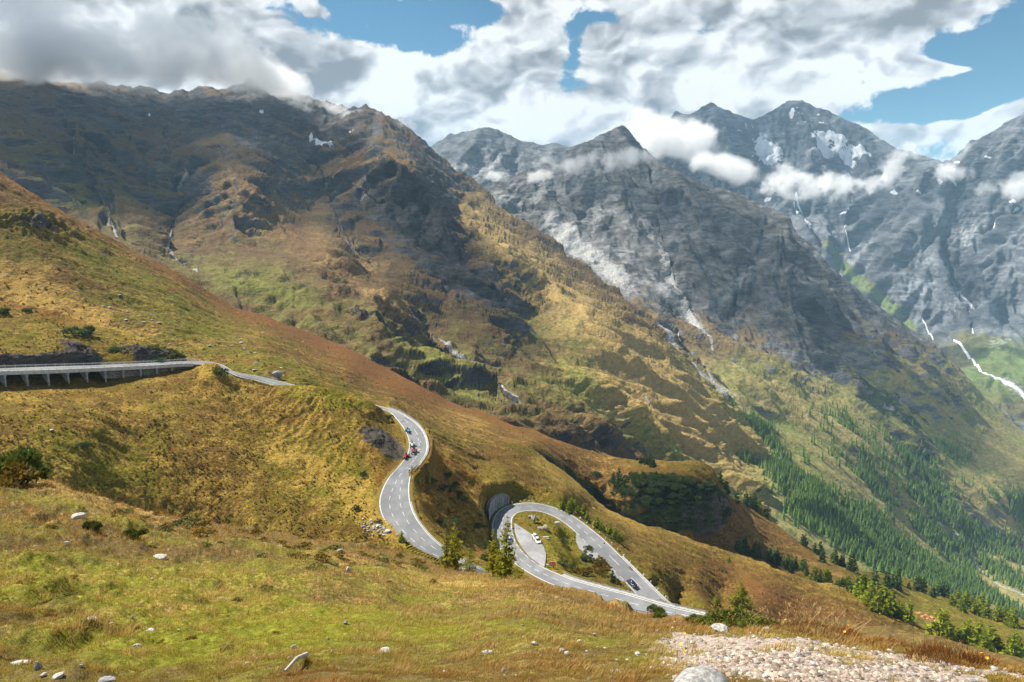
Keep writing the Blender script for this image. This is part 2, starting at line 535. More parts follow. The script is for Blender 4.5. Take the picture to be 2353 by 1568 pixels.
TOP_LEFT = [(-250, 175), (-100, 165), (0, 170), (120, 185), (250, 200), (400, 210), (500, 205), (570, 195), (610, 181), (650, 200), (700, 228), (747, 243), (820, 248), (875, 257), (904, 274), (937, 299), (996, 347), (1040, 395), (1113, 442), (1142, 472), (1186, 501), (1227, 520), (1271, 556), (1315, 596), (1370, 636), (1406, 669), (1480, 721), (1553, 794), (1610, 860), (1690, 935), (1760, 1000)]
TOP_SLOPE = [(-250, 215), (-150, 285), (0, 392), (60, 432), (120, 468), (183, 506), (275, 557), (366, 607), (458, 656), (513, 691), (550, 711), (604, 726), (696, 759), (751, 781), (804, 804), (900, 852), (960, 886), (1031, 921), (1068, 937), (1097, 941), (1126, 954), (1148, 967), (1189, 981), (1225, 987), (1262, 1005), (1317, 1025), (1372, 1044), (1427, 1055), (1482, 1062), (1537, 1060), (1603, 1064), (1628, 1077), (1648, 1100), (1662, 1130), (1676, 1145), (1713, 1160), (1749, 1178), (1793, 1215), (1859, 1262), (1914, 1291), (1950, 1306), (2023, 1320), (2151, 1353), (2206, 1383), (2279, 1405), (2353, 1434), (2600, 1530)]
TOP_BEND = [(940, 975), (985, 1000), (1100, 1018), (1218, 1025), (1317, 1102), (1390, 1168), (1482, 1209), (1560, 1228), (1603, 1247), (1687, 1269), (1749, 1291), (1822, 1328), (1932, 1357), (2023, 1394), (2151, 1459), (2261, 1507), (2353, 1536), (2600, 1630)]
TOP_ROAD = [(-250, 868), (0, 856), (120, 852), (234, 847), (350, 841), (440, 839), (462, 836), (490, 833), (515, 838), (560, 866), (600, 879), (640, 885), (690, 884), (740, 888), (800, 902), (850, 922), (880, 940), (895, 943), (902, 944), (928, 953), (958, 970), (976, 990), (985, 1010), (1000, 1013), (1040, 1035), (1083, 1073), (1110, 1110), (1122, 1142), (1129, 1216), (1133, 1234), (1150, 1262), (1173, 1293), (1200, 1319), (1240, 1346), (1290, 1370), (1350, 1392), (1400, 1408)]
TOP_UPPER = [(-250, 600), (-100, 655), (0, 690), (60, 706), (130, 722), (200, 742), (300, 768), (360, 797), (410, 808), (430, 822), (455, 828), (480, 834)]
TOP_NEAR = [(-250, 1078), (0, 1096), (100, 1105), (200, 1133), (300, 1163), (400, 1186), (500, 1206), (600, 1222), (700, 1240), (800, 1256), (900, 1267), (960, 1284), (1000, 1301), (1080, 1314), (1150, 1328), (1200, 1332), (1240, 1340), (1277, 1354), (1317, 1364), (1354, 1372), (1390, 1387), (1427, 1400), (1482, 1419), (1526, 1426), (1580, 1430), (1640, 1432), (1750, 1431), (1850, 1437), (1950, 1455), (2030, 1473), (2100, 1489), (2200, 1509), (2353, 1541), (2600, 1593)]
def shift(poly, d): return [(x, y + d) for x, y in poly]

# ---- far massif
s = Patch('far_mountain', 1330, 2560, 3.0, TOP_FAR, [(1300, 700), (1700, 700), (1900, 760), (2150, 1000), (2600, 1300)],
          [(1300, 420, 6600), (1530, 287, 6600), (1633, 237, 6700), (1728, 276, 6600), (1812, 235, 6900), (1933, 270, 6500), (2061, 347, 6000), (2167, 378, 5600), (2263, 321, 5300), (2353, 266, 5200), (2600, 190, 4900),
           (1600, 450, 6000), (1750, 430, 6100), (1850, 420, 5900), (1950, 520, 5500), (2100, 480, 5200), (2300, 450, 4800), (1850, 600, 5200), (2050, 650, 4700), (2230, 700, 4300), (2353, 620, 4300),
           (2150, 760, 4300), (2230, 790, 4000), (2353, 780, 3950), (2230, 850, 3700), (2300, 860, 3500), (2353, 930, 3150), (2600, 1000, 3000), (1900, 760, 4900), (1300, 700, 5800), (2250, 900, 3300)],
          feats=[([(1640, 245), (1690, 330), (1740, 370)], -.025, 22), ([(1728, 276), (1735, 330), (1755, 380)], .02, 16), ([(1812, 235), (1860, 310), (1900, 390)], -.02, 25),
                 ([(1905, 330), (1940, 420), (1960, 470)], .02, 20), ([(1840, 480), (1860, 560), (1880, 640)], .02, 16), ([(2170, 380), (2080, 440), (2000, 520), (1950, 560)], -.015, 20),
                 ([(2353, 480), (2260, 580), (2200, 640), (2190, 700)], .02, 16), ([(2170, 560), (2180, 660), (2235, 740), (2235, 790)], .02, 10),
                 ([(2263, 330), (2200, 420), (2120, 520), (2040, 600)], -.018, 18)], skirt=(8, .8, 260))
tm = .25 + .75 * sstep(0, 90, s.Y - s.top[None])
s.rough(1600, 6, 110, .52, ridged=True, seed=2, mask=tm)
s.erode(620, 5, .13, mask=tm); s.erode(220, 4, .12, mask=tm)
s.rough(260, 5, 24, .6, ridged=True, seed=3, stretch=(1, 1, 2.2))
n = s.normals(); X, Y, P = s.X, s.Y, s.P
q1 = fbm(P, 500, 5, .55, 4); q2 = fbm(P, 160, 4, .6, 5)
st = n[..., 2]
snow = 1.0 * blob(X, Y, 1940, 335, 80, 22, 22) * (st > .1) + .9 * blob(X, Y, 1760, 340, 26, 34) + .8 * blob(X, Y, 1768, 352, 40, 16) + .6 * blob(X, Y, 1925, 352, 70, 12, 27)
snow += .42 * blob(X, Y, 1850, 262, 62, 28, 25) + .35 * blob(X, Y, 1690, 285, 50, 16, 35) + .9 * blob(X, Y, 1942, 400, 7, 20, -15) + .9 * blob(X, Y, 1765, 462, 12, 7, 30)
for (a, b, rx, ry) in [(2205, 378, 14, 4), (2180, 395, 18, 5), (2060, 450, 12, 6), (2170, 432, 8, 4), (2190, 432, 8, 4), (2270, 366, 10, 4), (1945, 510, 12, 3), (1830, 470, 3, 16), (2117, 470, 9, 4), (1860, 528, 14, 4), (1930, 505, 8, 3), (2330, 470, 10, 4)]:
    snow += .95 * blob(X, Y, a, b, rx, ry)
snow = snow + (q2 * .7 + fbm(P * np.array([1, 1, .35]), 60, 4, .6, 92) * .6) * (snow > .08) - .03
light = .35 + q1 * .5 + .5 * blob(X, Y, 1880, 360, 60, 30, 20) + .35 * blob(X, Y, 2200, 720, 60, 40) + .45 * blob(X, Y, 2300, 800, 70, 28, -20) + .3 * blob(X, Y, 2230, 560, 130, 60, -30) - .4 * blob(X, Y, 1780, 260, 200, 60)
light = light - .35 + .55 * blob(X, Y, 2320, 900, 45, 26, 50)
for poly, w in [([(1828, 470), (1838, 500), (1842, 525)], 2.2), ([(1850, 590), (1958, 560), (1950, 610)], 0.1), ([(2170, 590), (2172, 615), (2168, 640)], 4), ([(2195, 650), (2215, 680), (2235, 710), (2232, 740), (2240, 790)], 3.2), ([(1822, 480), (1826, 510), (1830, 535)], 1.6),
                ([(2200, 805), (2240, 840), (2260, 880), (2320, 910), (2353, 940)], 3.2), ([(2120, 735), (2135, 770), (2150, 800)], 2), ([(1950, 535), (1945, 560), (1955, 590)], 2), ([(2340, 480), (2320, 510), (2300, 545)], 3)]:
    snow += .9 * stripe(X, Y, poly, w) if w < 6 else 0
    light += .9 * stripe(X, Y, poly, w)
green = .25 + 1.0 * blob(X, Y, 2310, 860, 90, 60, -25) + .7 * blob(X, Y, 1960, 640, 90, 16, 38) + .6 * blob(X, Y, 2060, 720, 60, 14, 42)
rock = .85 - 1.1 * blob(X, Y, 2300, 880, 110, 60, 30) - .9 * blob(X, Y, 1970, 645, 100, 14, 38) + (.45 - st) * .3 - .75 * blob(X, Y, 2070, 730, 70, 12, 45)
M_far = terrain_mat('far_rock_and_snow', 14, rock=(.105, .112, .12), light=(.42, .42, .42), brown=(.12, .11, .05), green=(.12, .16, .05), bumpd=20, bumps=.9, mott=.5)
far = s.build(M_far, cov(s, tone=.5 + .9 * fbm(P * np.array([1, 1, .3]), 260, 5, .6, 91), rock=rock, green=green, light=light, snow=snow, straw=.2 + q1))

# ---- back peak
s = Patch('back_mountain', 860, 1520, 3.0, TOP_BACK, [(860, 560), (1520, 560)],
          [(900, 380, 5600), (992, 341, 5500), (1102, 296, 5500), (1227, 334, 5300), (1318, 343, 5200), (1480, 420, 5000), (1000, 450, 4700), (1150, 420, 4700), (1250, 420, 4700), (1100, 560, 4200), (1400, 560, 4300), (860, 560, 4500)],
          feats=[([(1102, 296), (1090, 350), (1060, 400)], -.03, 20), ([(1142, 301), (1180, 370), (1200, 420)], .02, 18), ([(1190, 320), (1150, 380), (1110, 430)], -.02, 14)], skirt=(8, .8, 220))
tm = .3 + .7 * sstep(0, 60, s.Y - s.top[None])
s.rough(900, 6, 55, .55, ridged=True, seed=8, mask=tm)
s.erode(420, 5, .12, mask=tm)
s.rough(200, 5, 22, .6, ridged=True, seed=9)
X, Y, P = s.X, s.Y, s.P; n = s.normals(); q1 = fbm(P, 400, 5, .55, 4)
M_back = terrain_mat('back_rock', 12, rock=(.085, .09, .095), light=(.33, .33, .33), brown=(.13, .12, .08), bumpd=12, bumps=.7)
s.build(M_back, cov(s, rock=.75 + q1 * .3, green=.3 + 0 * q1, light=.25 + q1 * .6 + .35 * blob(X, Y, 1060, 410, 80, 30), straw=.4 + q1))

# ---- middle mountain down to the valley wood
s = Patch('middle_mountain', 1040, 2620, 2.4, TOP_MID, [(1040, 700), (1200, 800), (1320, 900), (1450, 1080), (1650, 1130), (1700, 1220), (1900, 1340), (2150, 1400), (2353, 1490), (2650, 1620)],
          [(1000, 520, 3500), (1113, 436, 3500), (1270, 372, 3700), (1370, 316, 3900), (1435, 290, 4000), (1472, 336, 3950), (1542, 387, 3700), (1640, 435, 3600), (1772, 486, 3400), (1860, 563, 3100), (1970, 669, 2900), (2116, 778, 2800), (2246, 900, 2700), (2353, 995, 2600), (2650, 1180, 2500),
           (1250, 520, 3150), (1400, 420, 3450), (1500, 520, 3050), (1250, 600, 2800), (1450, 650, 2500), (1600, 560, 2850), (1600, 700, 2400), (1750, 600, 2800), (1850, 700, 2500), (1700, 800, 2100), (1900, 850, 2200), (2100, 900, 2300),
           (1500, 745, 2050), (1600, 865, 1800), (1690, 935, 1650), (1800, 960, 1750), (1950, 1000, 1850), (2150, 1050, 2050), (2353, 1100, 2150), (1700, 1030, 1450), (1660, 1100, 1250), (1780, 1180, 1120), (1850, 1120, 1350), (2000, 1150, 1600), (2200, 1200, 1850), (2353, 1250, 2000), (2000, 1310, 1150), (2200, 1330, 1550), (2353, 1380, 1500), (2100, 1250, 1600), (2650, 1450, 1500), (1450, 1080, 1300), (2151, 1400, 1100)],
          feats=[([(1472, 340), (1500, 450), (1520, 560), (1560, 700), (1610, 780)], .03, 24), ([(1542, 387), (1600, 470), (1640, 560)], -.03, 26), ([(1560, 600), (1650, 560), (1700, 640)], .0, 10),
                 ([(1772, 486), (1720, 600), (1680, 720), (1700, 820)], .02, 20), ([(1808, 504), (1800, 620), (1830, 740), (1900, 860)], -.03, 26), ([(1290, 430), (1330, 520), (1380, 570)], .02, 22),
                 ([(1860, 563), (1900, 700), (1980, 800), (2080, 900)], .02, 18), ([(1933, 640), (1990, 740), (2100, 840), (2200, 960)], -.02, 18), ([(1500, 745), (1600, 862), (1690, 932)], .02, 10),
                 ([(1690, 930), (1850, 1010), (2010, 1160)], .012, 12), ([(2130, 1190), (2200, 1260), (2300, 1350)], .015, 14), ([(1900, 950), (2000, 1040), (2100, 1100)], -.012, 16)], skirt=(10, .9, 160))
tm = .25 + .75 * sstep(0, 80, s.Y - s.top[None])
s.rough(1100, 5, 40, .5, ridged=True, seed=12, mask=tm * (1 - .65 * sstep(850, 1000, s.Y)))
s.erode(330, 5, .15, mask=tm * (1 - .55 * sstep(800, 1000, s.Y) - .3 * blob(s.X, s.Y, 1400, 640, 150, 80, 40))); e1 = s.er; s.erode(120, 3, .13, mask=tm * (1 - .6 * sstep(800, 1000, s.Y) - .3 * blob(s.X, s.Y, 1400, 640, 150, 80, 40)))
def ledges(s, dirn, wl, amp, mask, seed):
    f = (s.P @ np.array(dirn)) / wl + fbm(s.P, wl * 5, 4, .55, seed) * 1.6
    fr = f - np.floor(f); st_ = np.where(fr < .75, fr / .75, (1 - fr) / .25)
    f2 = f * 2.7 + fbm(s.P, wl * 2, 3, .5, seed + 1); fr2 = f2 - np.floor(f2); st2 = np.where(fr2 < .75, fr2 / .75, (1 - fr2) / .25)
    s.P = s.P + s.n0 * ((st_ + .4 * st2) * amp * mask * s.face)[..., None]
ledges(s, (.38, -.12, .92), 75, 9, tm * (1 - sstep(800, 980, s.Y)) * np.clip(.5 + 1.2 * fbm(s.P, 600, 3, .5, 95), .1, 1), 96)
s.rough(90, 5, 10, .62, ridged=True, seed=13, mask=1 - .6 * sstep(850, 1000, s.Y), stretch=(1, 1, 1.8))
X, Y, P = s.X, s.Y, s.P; n = s.normals(); st = n[..., 2]
e2 = s.er; q1 = fbm(P, 420, 5, .55, 14); q2 = fbm(P, 110, 5, .6, 15)
low = sstep(640, 960, Y)
stk = fbm(P * np.array([1, 1, .22]), 110, 5, .6, 93)
rock = 1.35 - 1.0 * low - e1 * .14 - e2 * .2 + (.52 - st) * 1.7 + q1 * .35 + q2 * .3 + .35 * blob(X, Y, 1900, 830, 220, 50, 35)
scree = .9 * blob(X, Y, 1300, 560, 64, 28, 42) + .8 * blob(X, Y, 1400, 640, 135, 36, 42) + .68 * stripe(X, Y, [(1500, 560), (1540, 640), (1570, 720), (1610, 780)], 20) + .5 * blob(X, Y, 1180, 470, 60, 22, 30)
green = -.05 + 1.0 * sstep(700, 980, Y) + q1 * .5
shrub = .28 * sstep(650, 850, Y) + q2 * .9 + .75 * blob(X, Y, 2050, 950, 230, 60, 38) - .35 + .3 * blob(X, Y, 1800, 1000, 120, 30, 35)
light = scree + .20 * (st > .6) * blob(X, Y, 1280, 450, 150, 50) - .1
for poly, w in [([(1500, 745), (1560, 810), (1600, 862), (1640, 900), (1690, 932)], 4.0), ([(1545, 660), (1570, 720), (1610, 775), (1650, 830), (1700, 870)], 4), ([(2120, 1200), (2190, 1235), (2240, 1300), (2300, 1350), (2353, 1370)], 4.5), ([(2000, 1140), (2030, 1170), (2040, 1178)], 4)]:
    light += .9 * stripe(X, Y, poly, w * .55)
shrub = shrub + .5 * stripe(X, Y, [(1670, 1000), (1760, 1060), (1850, 1140), (1980, 1240), (2160, 1360)], 40) + .45 * stripe(X, Y, [(2080, 1080), (2200, 1180), (2353, 1280)], 50)  # darker ground along the forest belts paints the shade between the trees
straw = .2 + q2 * .5 + e1 * .12 + .35 * sstep(780, 900, Y)
mead = 1.3 * blob(X, Y, 2330, 1080, 80, 46) + 1.2 * blob(X, Y, 1840, 1225, 90, 40, 28) + .5 * blob(X, Y, 2330, 1220, 60, 24) + blob(X, Y, 1600, 980, 90, 60, 30) + blob(X, Y, 1850, 1230, 90, 40, 25) + blob(X, Y, 2180, 1300, 40, 16, 50) + blob(X, Y, 1800, 1100, 110, 14, 38)
rock = rock - mead; shrub = shrub - mead; green = green + mead * .5
M_mid = terrain_mat('middle_rock_and_grass', 6.0, rock=(.115, .115, .115), light=(.35, .345, .335), brown=(.14, .10, .05), green=(.15, .18, .04), straw=(.31, .24, .10), shrub=(.02, .035, .018), bumpd=10, bumps=1.0, mott=.45)
s.build(M_mid, cov(s, tone=.5 + stk * .9 + q1 * .5, rock=rock, green=green, light=light, straw=straw, shrub=shrub, rust=.15 * low + q1 * .3))

# ---- left mountain
s = Patch('left_mountain', -240, 1750, 2.4, TOP_LEFT, [(-240, 480), (0, 580), (275, 700), (560, 850), (804, 960), (1031, 1080), (1225, 1160), (1482, 1200), (1760, 1220)],
          [(-250, 175, 2600), (0, 170, 2700), (250, 200, 2900), (500, 205, 3200), (610, 181, 3500), (747, 243, 3300), (875, 257, 3150), (996, 347, 3000), (1113, 442, 2850), (1227, 520, 2650), (1370, 636, 2300), (1480, 721, 2050), (1610, 860, 1750), (1690, 935, 1600),
           (-240, 420, 1150), (0, 380, 1500), (0, 500, 1150), (200, 350, 1900), (170, 500, 1350), (270, 550, 1230), (400, 300, 2450), (400, 600, 1180), (420, 460, 1750), (390, 540, 1420), (540, 430, 1720), (560, 560, 1380), (650, 640, 1120), (560, 740, 900), (760, 590, 1380), (880, 690, 1100), (1000, 830, 960),
           (750, 340, 2650), (700, 500, 2000), (880, 330, 2600), (940, 400, 2250), (850, 470, 2050), (860, 640, 1420), (960, 560, 1800), (1050, 600, 1750), (1150, 620, 1800), (1000, 720, 1300), (1100, 800, 1100), (1200, 800, 1300), (1250, 700, 1700), (1350, 760, 1500), (1450, 850, 1350), (1550, 930, 1250), (1330, 900, 1050), (1200, 940, 860), (1450, 1050, 960), (1100, 930, 830), (804, 830, 800), (1760, 1160, 1160), (1640, 1060, 1230)],
          feats=[([(540, 430), (640, 520), (760, 600), (860, 680), (980, 800)], -.055, 26), ([(560, 420), (700, 430), (800, 400)], -.03, 18), ([(430, 390), (420, 470), (400, 530), (385, 600), (450, 650)], .05, 20),
                 ([(165, 330), (180, 400), (240, 480), (270, 550)], .03, 14), ([(740, 350), (735, 400), (780, 530), (830, 630), (900, 700), (1010, 830), (1210, 980)], .06, 20),
                 ([(850, 330), (900, 370), (960, 430), (1010, 520), (1080, 600), (1180, 720)], -.05, 26), ([(840, 440), (870, 480), (960, 490)], .03, 18), ([(1060, 620), (1150, 700), (1240, 800), (1310, 900)], .02, 14),
                 ([(1130, 560), (1200, 620), (1320, 720), (1420, 800), (1500, 870)], -.03, 20), ([(300, 290), (360, 400), (420, 470)], -.02, 20), ([(1100, 760), (1160, 800), (1250, 900)], -.035, 16), ([(620, 650), (760, 690), (900, 780)], -.02, 18), ([(150, 290), (240, 330), (330, 430)], -.03, 20)], skirt=(8, .7, 110))
s.rough(800, 5, 26, .5, ridged=True, seed=22, mask=.4 + .6 * sstep(0, 120, s.Y - s.top[None]) )
s.erode(230, 5, .20); e1 = s.er; s.erode(85, 3, .11); e2 = s.er
ledges(s, (-.30, -.10, .95), 48, 6.5, np.clip(.35 + 1.2 * fbm(s.P, 400, 3, .5, 97) + .5 * blob(s.X, s.Y, 980, 540, 200, 140, 45), 0, 1), 98)
s.rough(60, 5, 7, .64, ridged=True, seed=23, stretch=(1, 1, 1.8))
X, Y, P = s.X, s.Y, s.P; n = s.normals(); st = n[..., 2]
q1 = fbm(P, 300, 5, .55, 24); q2 = fbm(P, 80, 5, .6, 25)
rock = .58 + .30 * (1 - sstep(400, 540, Y)) * (X < 1350) - e1 * .16 - e2 * .22 + (.55 - st) * 2.0 + q1 * .6 + q2 * .35 - .28 * sstep(420, 700, Y) + 1.0 * blob(X, Y, 980, 540, 170, 115, 45) + .5 * blob(X, Y, 600, 240, 600, 80) + .7 * blob(X, Y, 1090, 700, 190, 75, 45) + .5 * blob(X, Y, 520, 610, 130, 45, 20) + .4 * blob(X, Y, 1060, 880, 60, 40, 30) + .4 * blob(X, Y, 780, 560, 90, 40, 60)
rib = stripe(X, Y, [(560, 440), (660, 530), (780, 610), (890, 700)], 42) + 1.3 * blob(X, Y, 810, 395, 90, 34, -10) + blob(X, Y, 905, 440, 60, 20, -60)
east = stripe(X, Y, [(1080, 500), (1150, 580), (1240, 660), (1350, 750), (1450, 830), (1560, 930)], 62) * 1.25  # tan east flank; the extra straw here paints the sunlit strip
mead = 1.35 * blob(X, Y, 1470, 930, 210, 100, 30) + 1.2 * blob(X, Y, 1680, 1050, 130, 100, 30)
rock = rock - .6 * rib - .5 * east - 1.1 * mead
snow = 1.1 * blob(X, Y, 748, 341, 30, 12, 25) + .8 * blob(X, Y, 806, 301, 12, 4) + .7 * blob(X, Y, 600, 257, 9, 4, 20) + .7 * blob(X, Y, 343, 268, 4, 6) + .6 * blob(X, Y, 712, 326, 5, 8)
light = -.1 + .30 * blob(X, Y, 300, 300, 220, 60, 15) + q2 * .2
for poly, w, a in [([(168, 330), (172, 370), (190, 410), (240, 470), (250, 520), (272, 552)], 2.6, .85), ([(428, 395), (410, 430), (432, 465), (410, 500), (395, 530), (380, 570), (410, 610), (455, 650)], 5, .8), ([(738, 360), (735, 385), (730, 410)], 3, .8),
                  ([(780, 510), (795, 560), (812, 600)], 3, .6), ([(890, 690), (930, 740), (1010, 810), (1100, 880), (1160, 930), (1215, 980)], 4, .8), ([(1500, 745), (1560, 810), (1600, 862), (1690, 932)], 4, .9), ([(1340, 865), (1400, 900), (1470, 970)], 4, .7), ([(830, 470), (850, 440), (870, 410)], 5, .6), ([(985, 430), (975, 460), (960, 470)], 8, .5), ([(1120, 700), (1180, 760)], 2.5, .5)]:
    light += a * stripe(X, Y, poly, w)
green = .18 + q1 * .5 - e2 * .08 + .35 * blob(X, Y, 600, 700, 200, 60, 20) + .9 * mead + .4 * blob(X, Y, 1000, 900, 200, 60, 30) + .25 * blob(X, Y, 150, 450, 200, 60, 35)
straw = .1 + q2 * .5 + .35 * rib + .5 * east + .5 * mead
rust = .1 - .5 * mead + q1 * .5 + .5 * rib + .45 * blob(X, Y, 700, 745, 130, 16, 10)
shrub = -.1 - .6 * mead + q2 * .7 + .7 * blob(X, Y, 1180, 820, 90, 25, 40) + .3 * blob(X, Y, 1450, 870, 100, 30, 30) + .5 * blob(X, Y, 1080, 860, 60, 30, 40)
M_left = terrain_mat('left_rock_and_grass', 4.0, rock=(.062, .060, .060), light=(.36, .34, .32), brown=(.12, .075, .034), green=(.17, .19, .035), straw=(.36, .25, .09), rust=(.15, .085, .036), bumpd=9, bumps=1.0, mott=.6)
s.build(M_left, cov(s, tone=.45 + fbm(P * np.array([1, 1, .25]), 80, 5, .6, 94) * .9 + q1 * .4, rock=rock, green=green, light=light, snow=snow, straw=straw, rust=rust, shrub=shrub))

# ---- the long grass slope and the wooded knob
s = Patch('grass_slope', -240, 2600, 2.2, TOP_SLOPE, [(-240, 868), (0, 850), (240, 845), (440, 846), (500, 868), (560, 884), (640, 902), (740, 915), (800, 928), (880, 962), (985, 1045), (1200, 1130), (1400, 1250), (1700, 1340), (2000, 1440), (2353, 1620), (2600, 1720)],
          [(-240, 260, 560), (0, 392, 540), (183, 506, 540), (366, 607, 560), (550, 711, 600), (751, 781, 700), (900, 852, 700), (1031, 921, 680), (1126, 954, 660), (1225, 987, 640), (1372, 1044, 600), (1482, 1062, 570), (1603, 1064, 560), (1648, 1100, 565), (1662, 1130, 570),
           (1713, 1160, 700), (1793, 1215, 690), (1914, 1291, 640), (2023, 1320, 700), (2151, 1353, 760), (2279, 1405, 720), (2353, 1434, 660), (2600, 1530, 560),
           (-240, 600, 420), (0, 600, 410), (0, 700, 360), (200, 720, 370), (400, 790, 350), (500, 830, 330), (600, 855, 315), (700, 875, 325), (-240, 868, 330), (0, 850, 320), (240, 845, 320), (440, 846, 318), (500, 868, 312), (560, 884, 306), (640, 902, 303), (740, 915, 315), (800, 928, 322), (880, 962, 330), (900, 935, 340), (1000, 990, 345), (1100, 1018, 390), (1218, 1025, 450), (1317, 1100, 500), (1400, 1170, 520), (1450, 1150, 500), (1560, 1150, 510), (1630, 1170, 535),
           (1600, 1230, 540), (1500, 1215, 520), (1700, 1230, 560), (1700, 1260, 560), (1850, 1330, 540), (1950, 1350, 540), (2100, 1430, 560), (2200, 1440, 580), (2300, 1480, 560), (2353, 1560, 480), (400, 700, 440), (600, 780, 440), (800, 850, 460), (985, 930, 500), (1200, 1130, 420), (1700, 1340, 500)],
          feats=[([(1218, 1028), (1290, 1090), (1360, 1150), (1430, 1200), (1500, 1215)], .02, 12), ([(1250, 1010), (1330, 1090), (1400, 1160)], .02, 12)], skirt=(10, .8, 22))
mk = .35 + .65 * sstep(0, 60, s.Y - s.top[None])
s.rough(120, 5, 7, .5, seed=32, mask=mk)
s.erode(34, 3, .12, mask=mk); e1 = s.er
ck = blob(s.X, s.Y, 1600, 1160, 75, 60) + 1.7 * blob(s.X, s.Y, 60, 520, 95, 24, 5)
s.rough(5, 3, .9, .6, seed=37); s.rough(14, 5, 2.2, .6, ridged=True, seed=33, mask=.45 + 3.2 * ck); s.rough(30, 4, 7, .6, ridged=True, seed=36, mask=1.3 * blob(s.X, s.Y, 1610, 1165, 75, 55))
s.P, rd = carve(s.P, blend=10)
X, Y, P = s.X, s.Y, s.P; n = s.normals(); st = n[..., 2]
q1 = fbm(P, 70, 5, .55, 34); q2 = fbm(P, 18, 5, .6, 35)
dtop = Y - s.top[None]
rock = -.25 + 1.0 * blob(X, Y, 80, 525, 90, 20, 4) + 1.3 * blob(X, Y, 1630, 1180, 44, 55) + .6 * blob(X, Y, 1560, 1180, 60, 30) + q2 * .4 + (.45 - st) * .3
green = .42 + q1 * .7 + .4 * blob(X, Y, 420, 720, 250, 60, 35) + .3 * blob(X, Y, 230, 560, 60, 60) - .35 * np.exp(-dtop / 35) * (X < 1400) + .9 * blob(X, Y, 2180, 1400, 150, 60, 25) + .5 * blob(X, Y, 600, 850, 120, 20) - .6 * blob(X, Y, 1700, 1230, 160, 60, 30)
rust = .1 + q1 * .6 + q2 * .4 + .6 * np.exp(-dtop / 22) * (X < 1300) + .5 * blob(X, Y, 850, 850, 200, 26, 28) + .3 * blob(X, Y, 1450, 1085, 190, 24, 10) + .15 * blob(X, Y, 1750, 1230, 200, 40, 35)
straw = .2 + q2 * .9 + .75 * blob(X, Y, 100, 690, 200, 45, 25) + .4 * blob(X, Y, 200, 760, 150, 30, 20) + .35 * blob(X, Y, 1050, 960, 90, 30, 20)
shrub = -.3 + q2 * .5 + 1.3 * blob(X, Y, 1530, 1130, 110, 50, 10) + 1.2 * blob(X, Y, 1590, 1170, 90, 45) + .8 * blob(X, Y, 240, 590, 40, 40) * (q2 > -.1) + .9 * stripe(X, Y, [(1218, 1028), (1330, 1105), (1430, 1190), (1540, 1225)], 16) + .35 * blob(X, Y, 1700, 1290, 120, 30, 30)
light = -.35 + q2 * .5 + .35 * blob(X, Y, 330, 780, 120, 30, 25)
M_slope = terrain_mat('slope_grass', 1.1, rock=(.085, .075, .065), light=(.35, .33, .30), brown=(.125, .068, .018), green=(.125, .112, .012), straw=(.31, .195, .045), rust=(.17, .075, .02), bumpd=2.4, bumps=1.0)
s.build(M_slope, cov(s, rock=rock, green=green, light=light, straw=straw, rust=rust, shrub=shrub))

# ---- ground of the lower bend
ctrl = road_ctrl(HL, 6) + road_ctrl(HR, 6) + [(960, 985, 340), (1000, 1005, 345), (1100, 1019, 390), (1218, 1026, 445), (1050, 1065, -113, 0, 0), (1124, 1143, -113, 0, 0), (1160, 1140, -114.5, 0, 0), (1220, 1110, -123, 0, 0), (1300, 1130, -128, 0, 0), (1317, 1103, 430), (1390, 1169, 420), (1482, 1210, 415), (1603, 1248, 425), (1749, 1292, 430), (1932, 1358, 420), (2151, 1460, 400), (2353, 1537, 370), (2600, 1630, 340),
        (1350, 1185, 340), (1450, 1250, 320), (1550, 1290, 330), (1600, 1340, 310), (1650, 1400, 290), (1800, 1430, 290), (1750, 1350, 345), (2000, 1480, 310), (2200, 1560, 300), (1250, 1250, 268), (1300, 1270, 266), (1330, 1310, 256), (1280, 1215, 284)]
ctrl = [c for c in ctrl if not (c[1] > 1420 and c[0] < 1640 and c[2] > 245)]
s = Patch('bend_ground', 930, 2600, 2.0, TOP_BEND, [(930, 1280), (1200, 1420), (1600, 1560), (2353, 1680), (2600, 1760)], ctrl, smooth=2e-4, skirt=(8, .8, 12))
far_from = np.minimum(1, .15 + .85 * sstep(2, 12, carve(s.P)[1]))
s.rough(55, 5, 4.5, .5, seed=42, mask=far_from)
s.erode(20, 3, .11, mask=far_from)
s.rough(6, 4, 1.1, .6, ridged=True, seed=43, mask=far_from); s.rough(2.2, 3, .38, .6, seed=46, mask=far_from)
s.P, rd = carve(s.P)
X, Y, P = s.X, s.Y, s.P; n = s.normals(); st = n[..., 2]
q1 = fbm(P, 40, 5, .55, 44); q2 = fbm(P, 9, 5, .6, 45)
dtop = Y - s.top[None]
green = .42 + q1 * .7 + .5 * blob(X, Y, 1290, 1260, 60, 60) - .4 * blob(X, Y, 1900, 1440, 300, 60, 22) + .3 * np.exp(-np.maximum(rd, 0) / 5)
rust = .12 + q1 * .7 + .55 * blob(X, Y, 1850, 1400, 320, 50, 24) + .35 * blob(X, Y, 1050, 1080, 60, 40)
straw = .15 + q2 * .9 + .35 * np.exp(-dtop / 25) * (X > 1250) + .5 * stripe(X, Y, [(1240, 1060), (1330, 1120), (1420, 1180), (1480, 1215)], 18)
shrub = -.25 + q2 * .8 + .55 * blob(X, Y, 1350, 1310, 40, 18, 25) + .6 * blob(X, Y, 1060, 1120, 70, 25, 60) + .5 * blob(X, Y, 1460, 1220, 80, 16, 30) + .4 * blob(X, Y, 1750, 1320, 120, 18, 25)
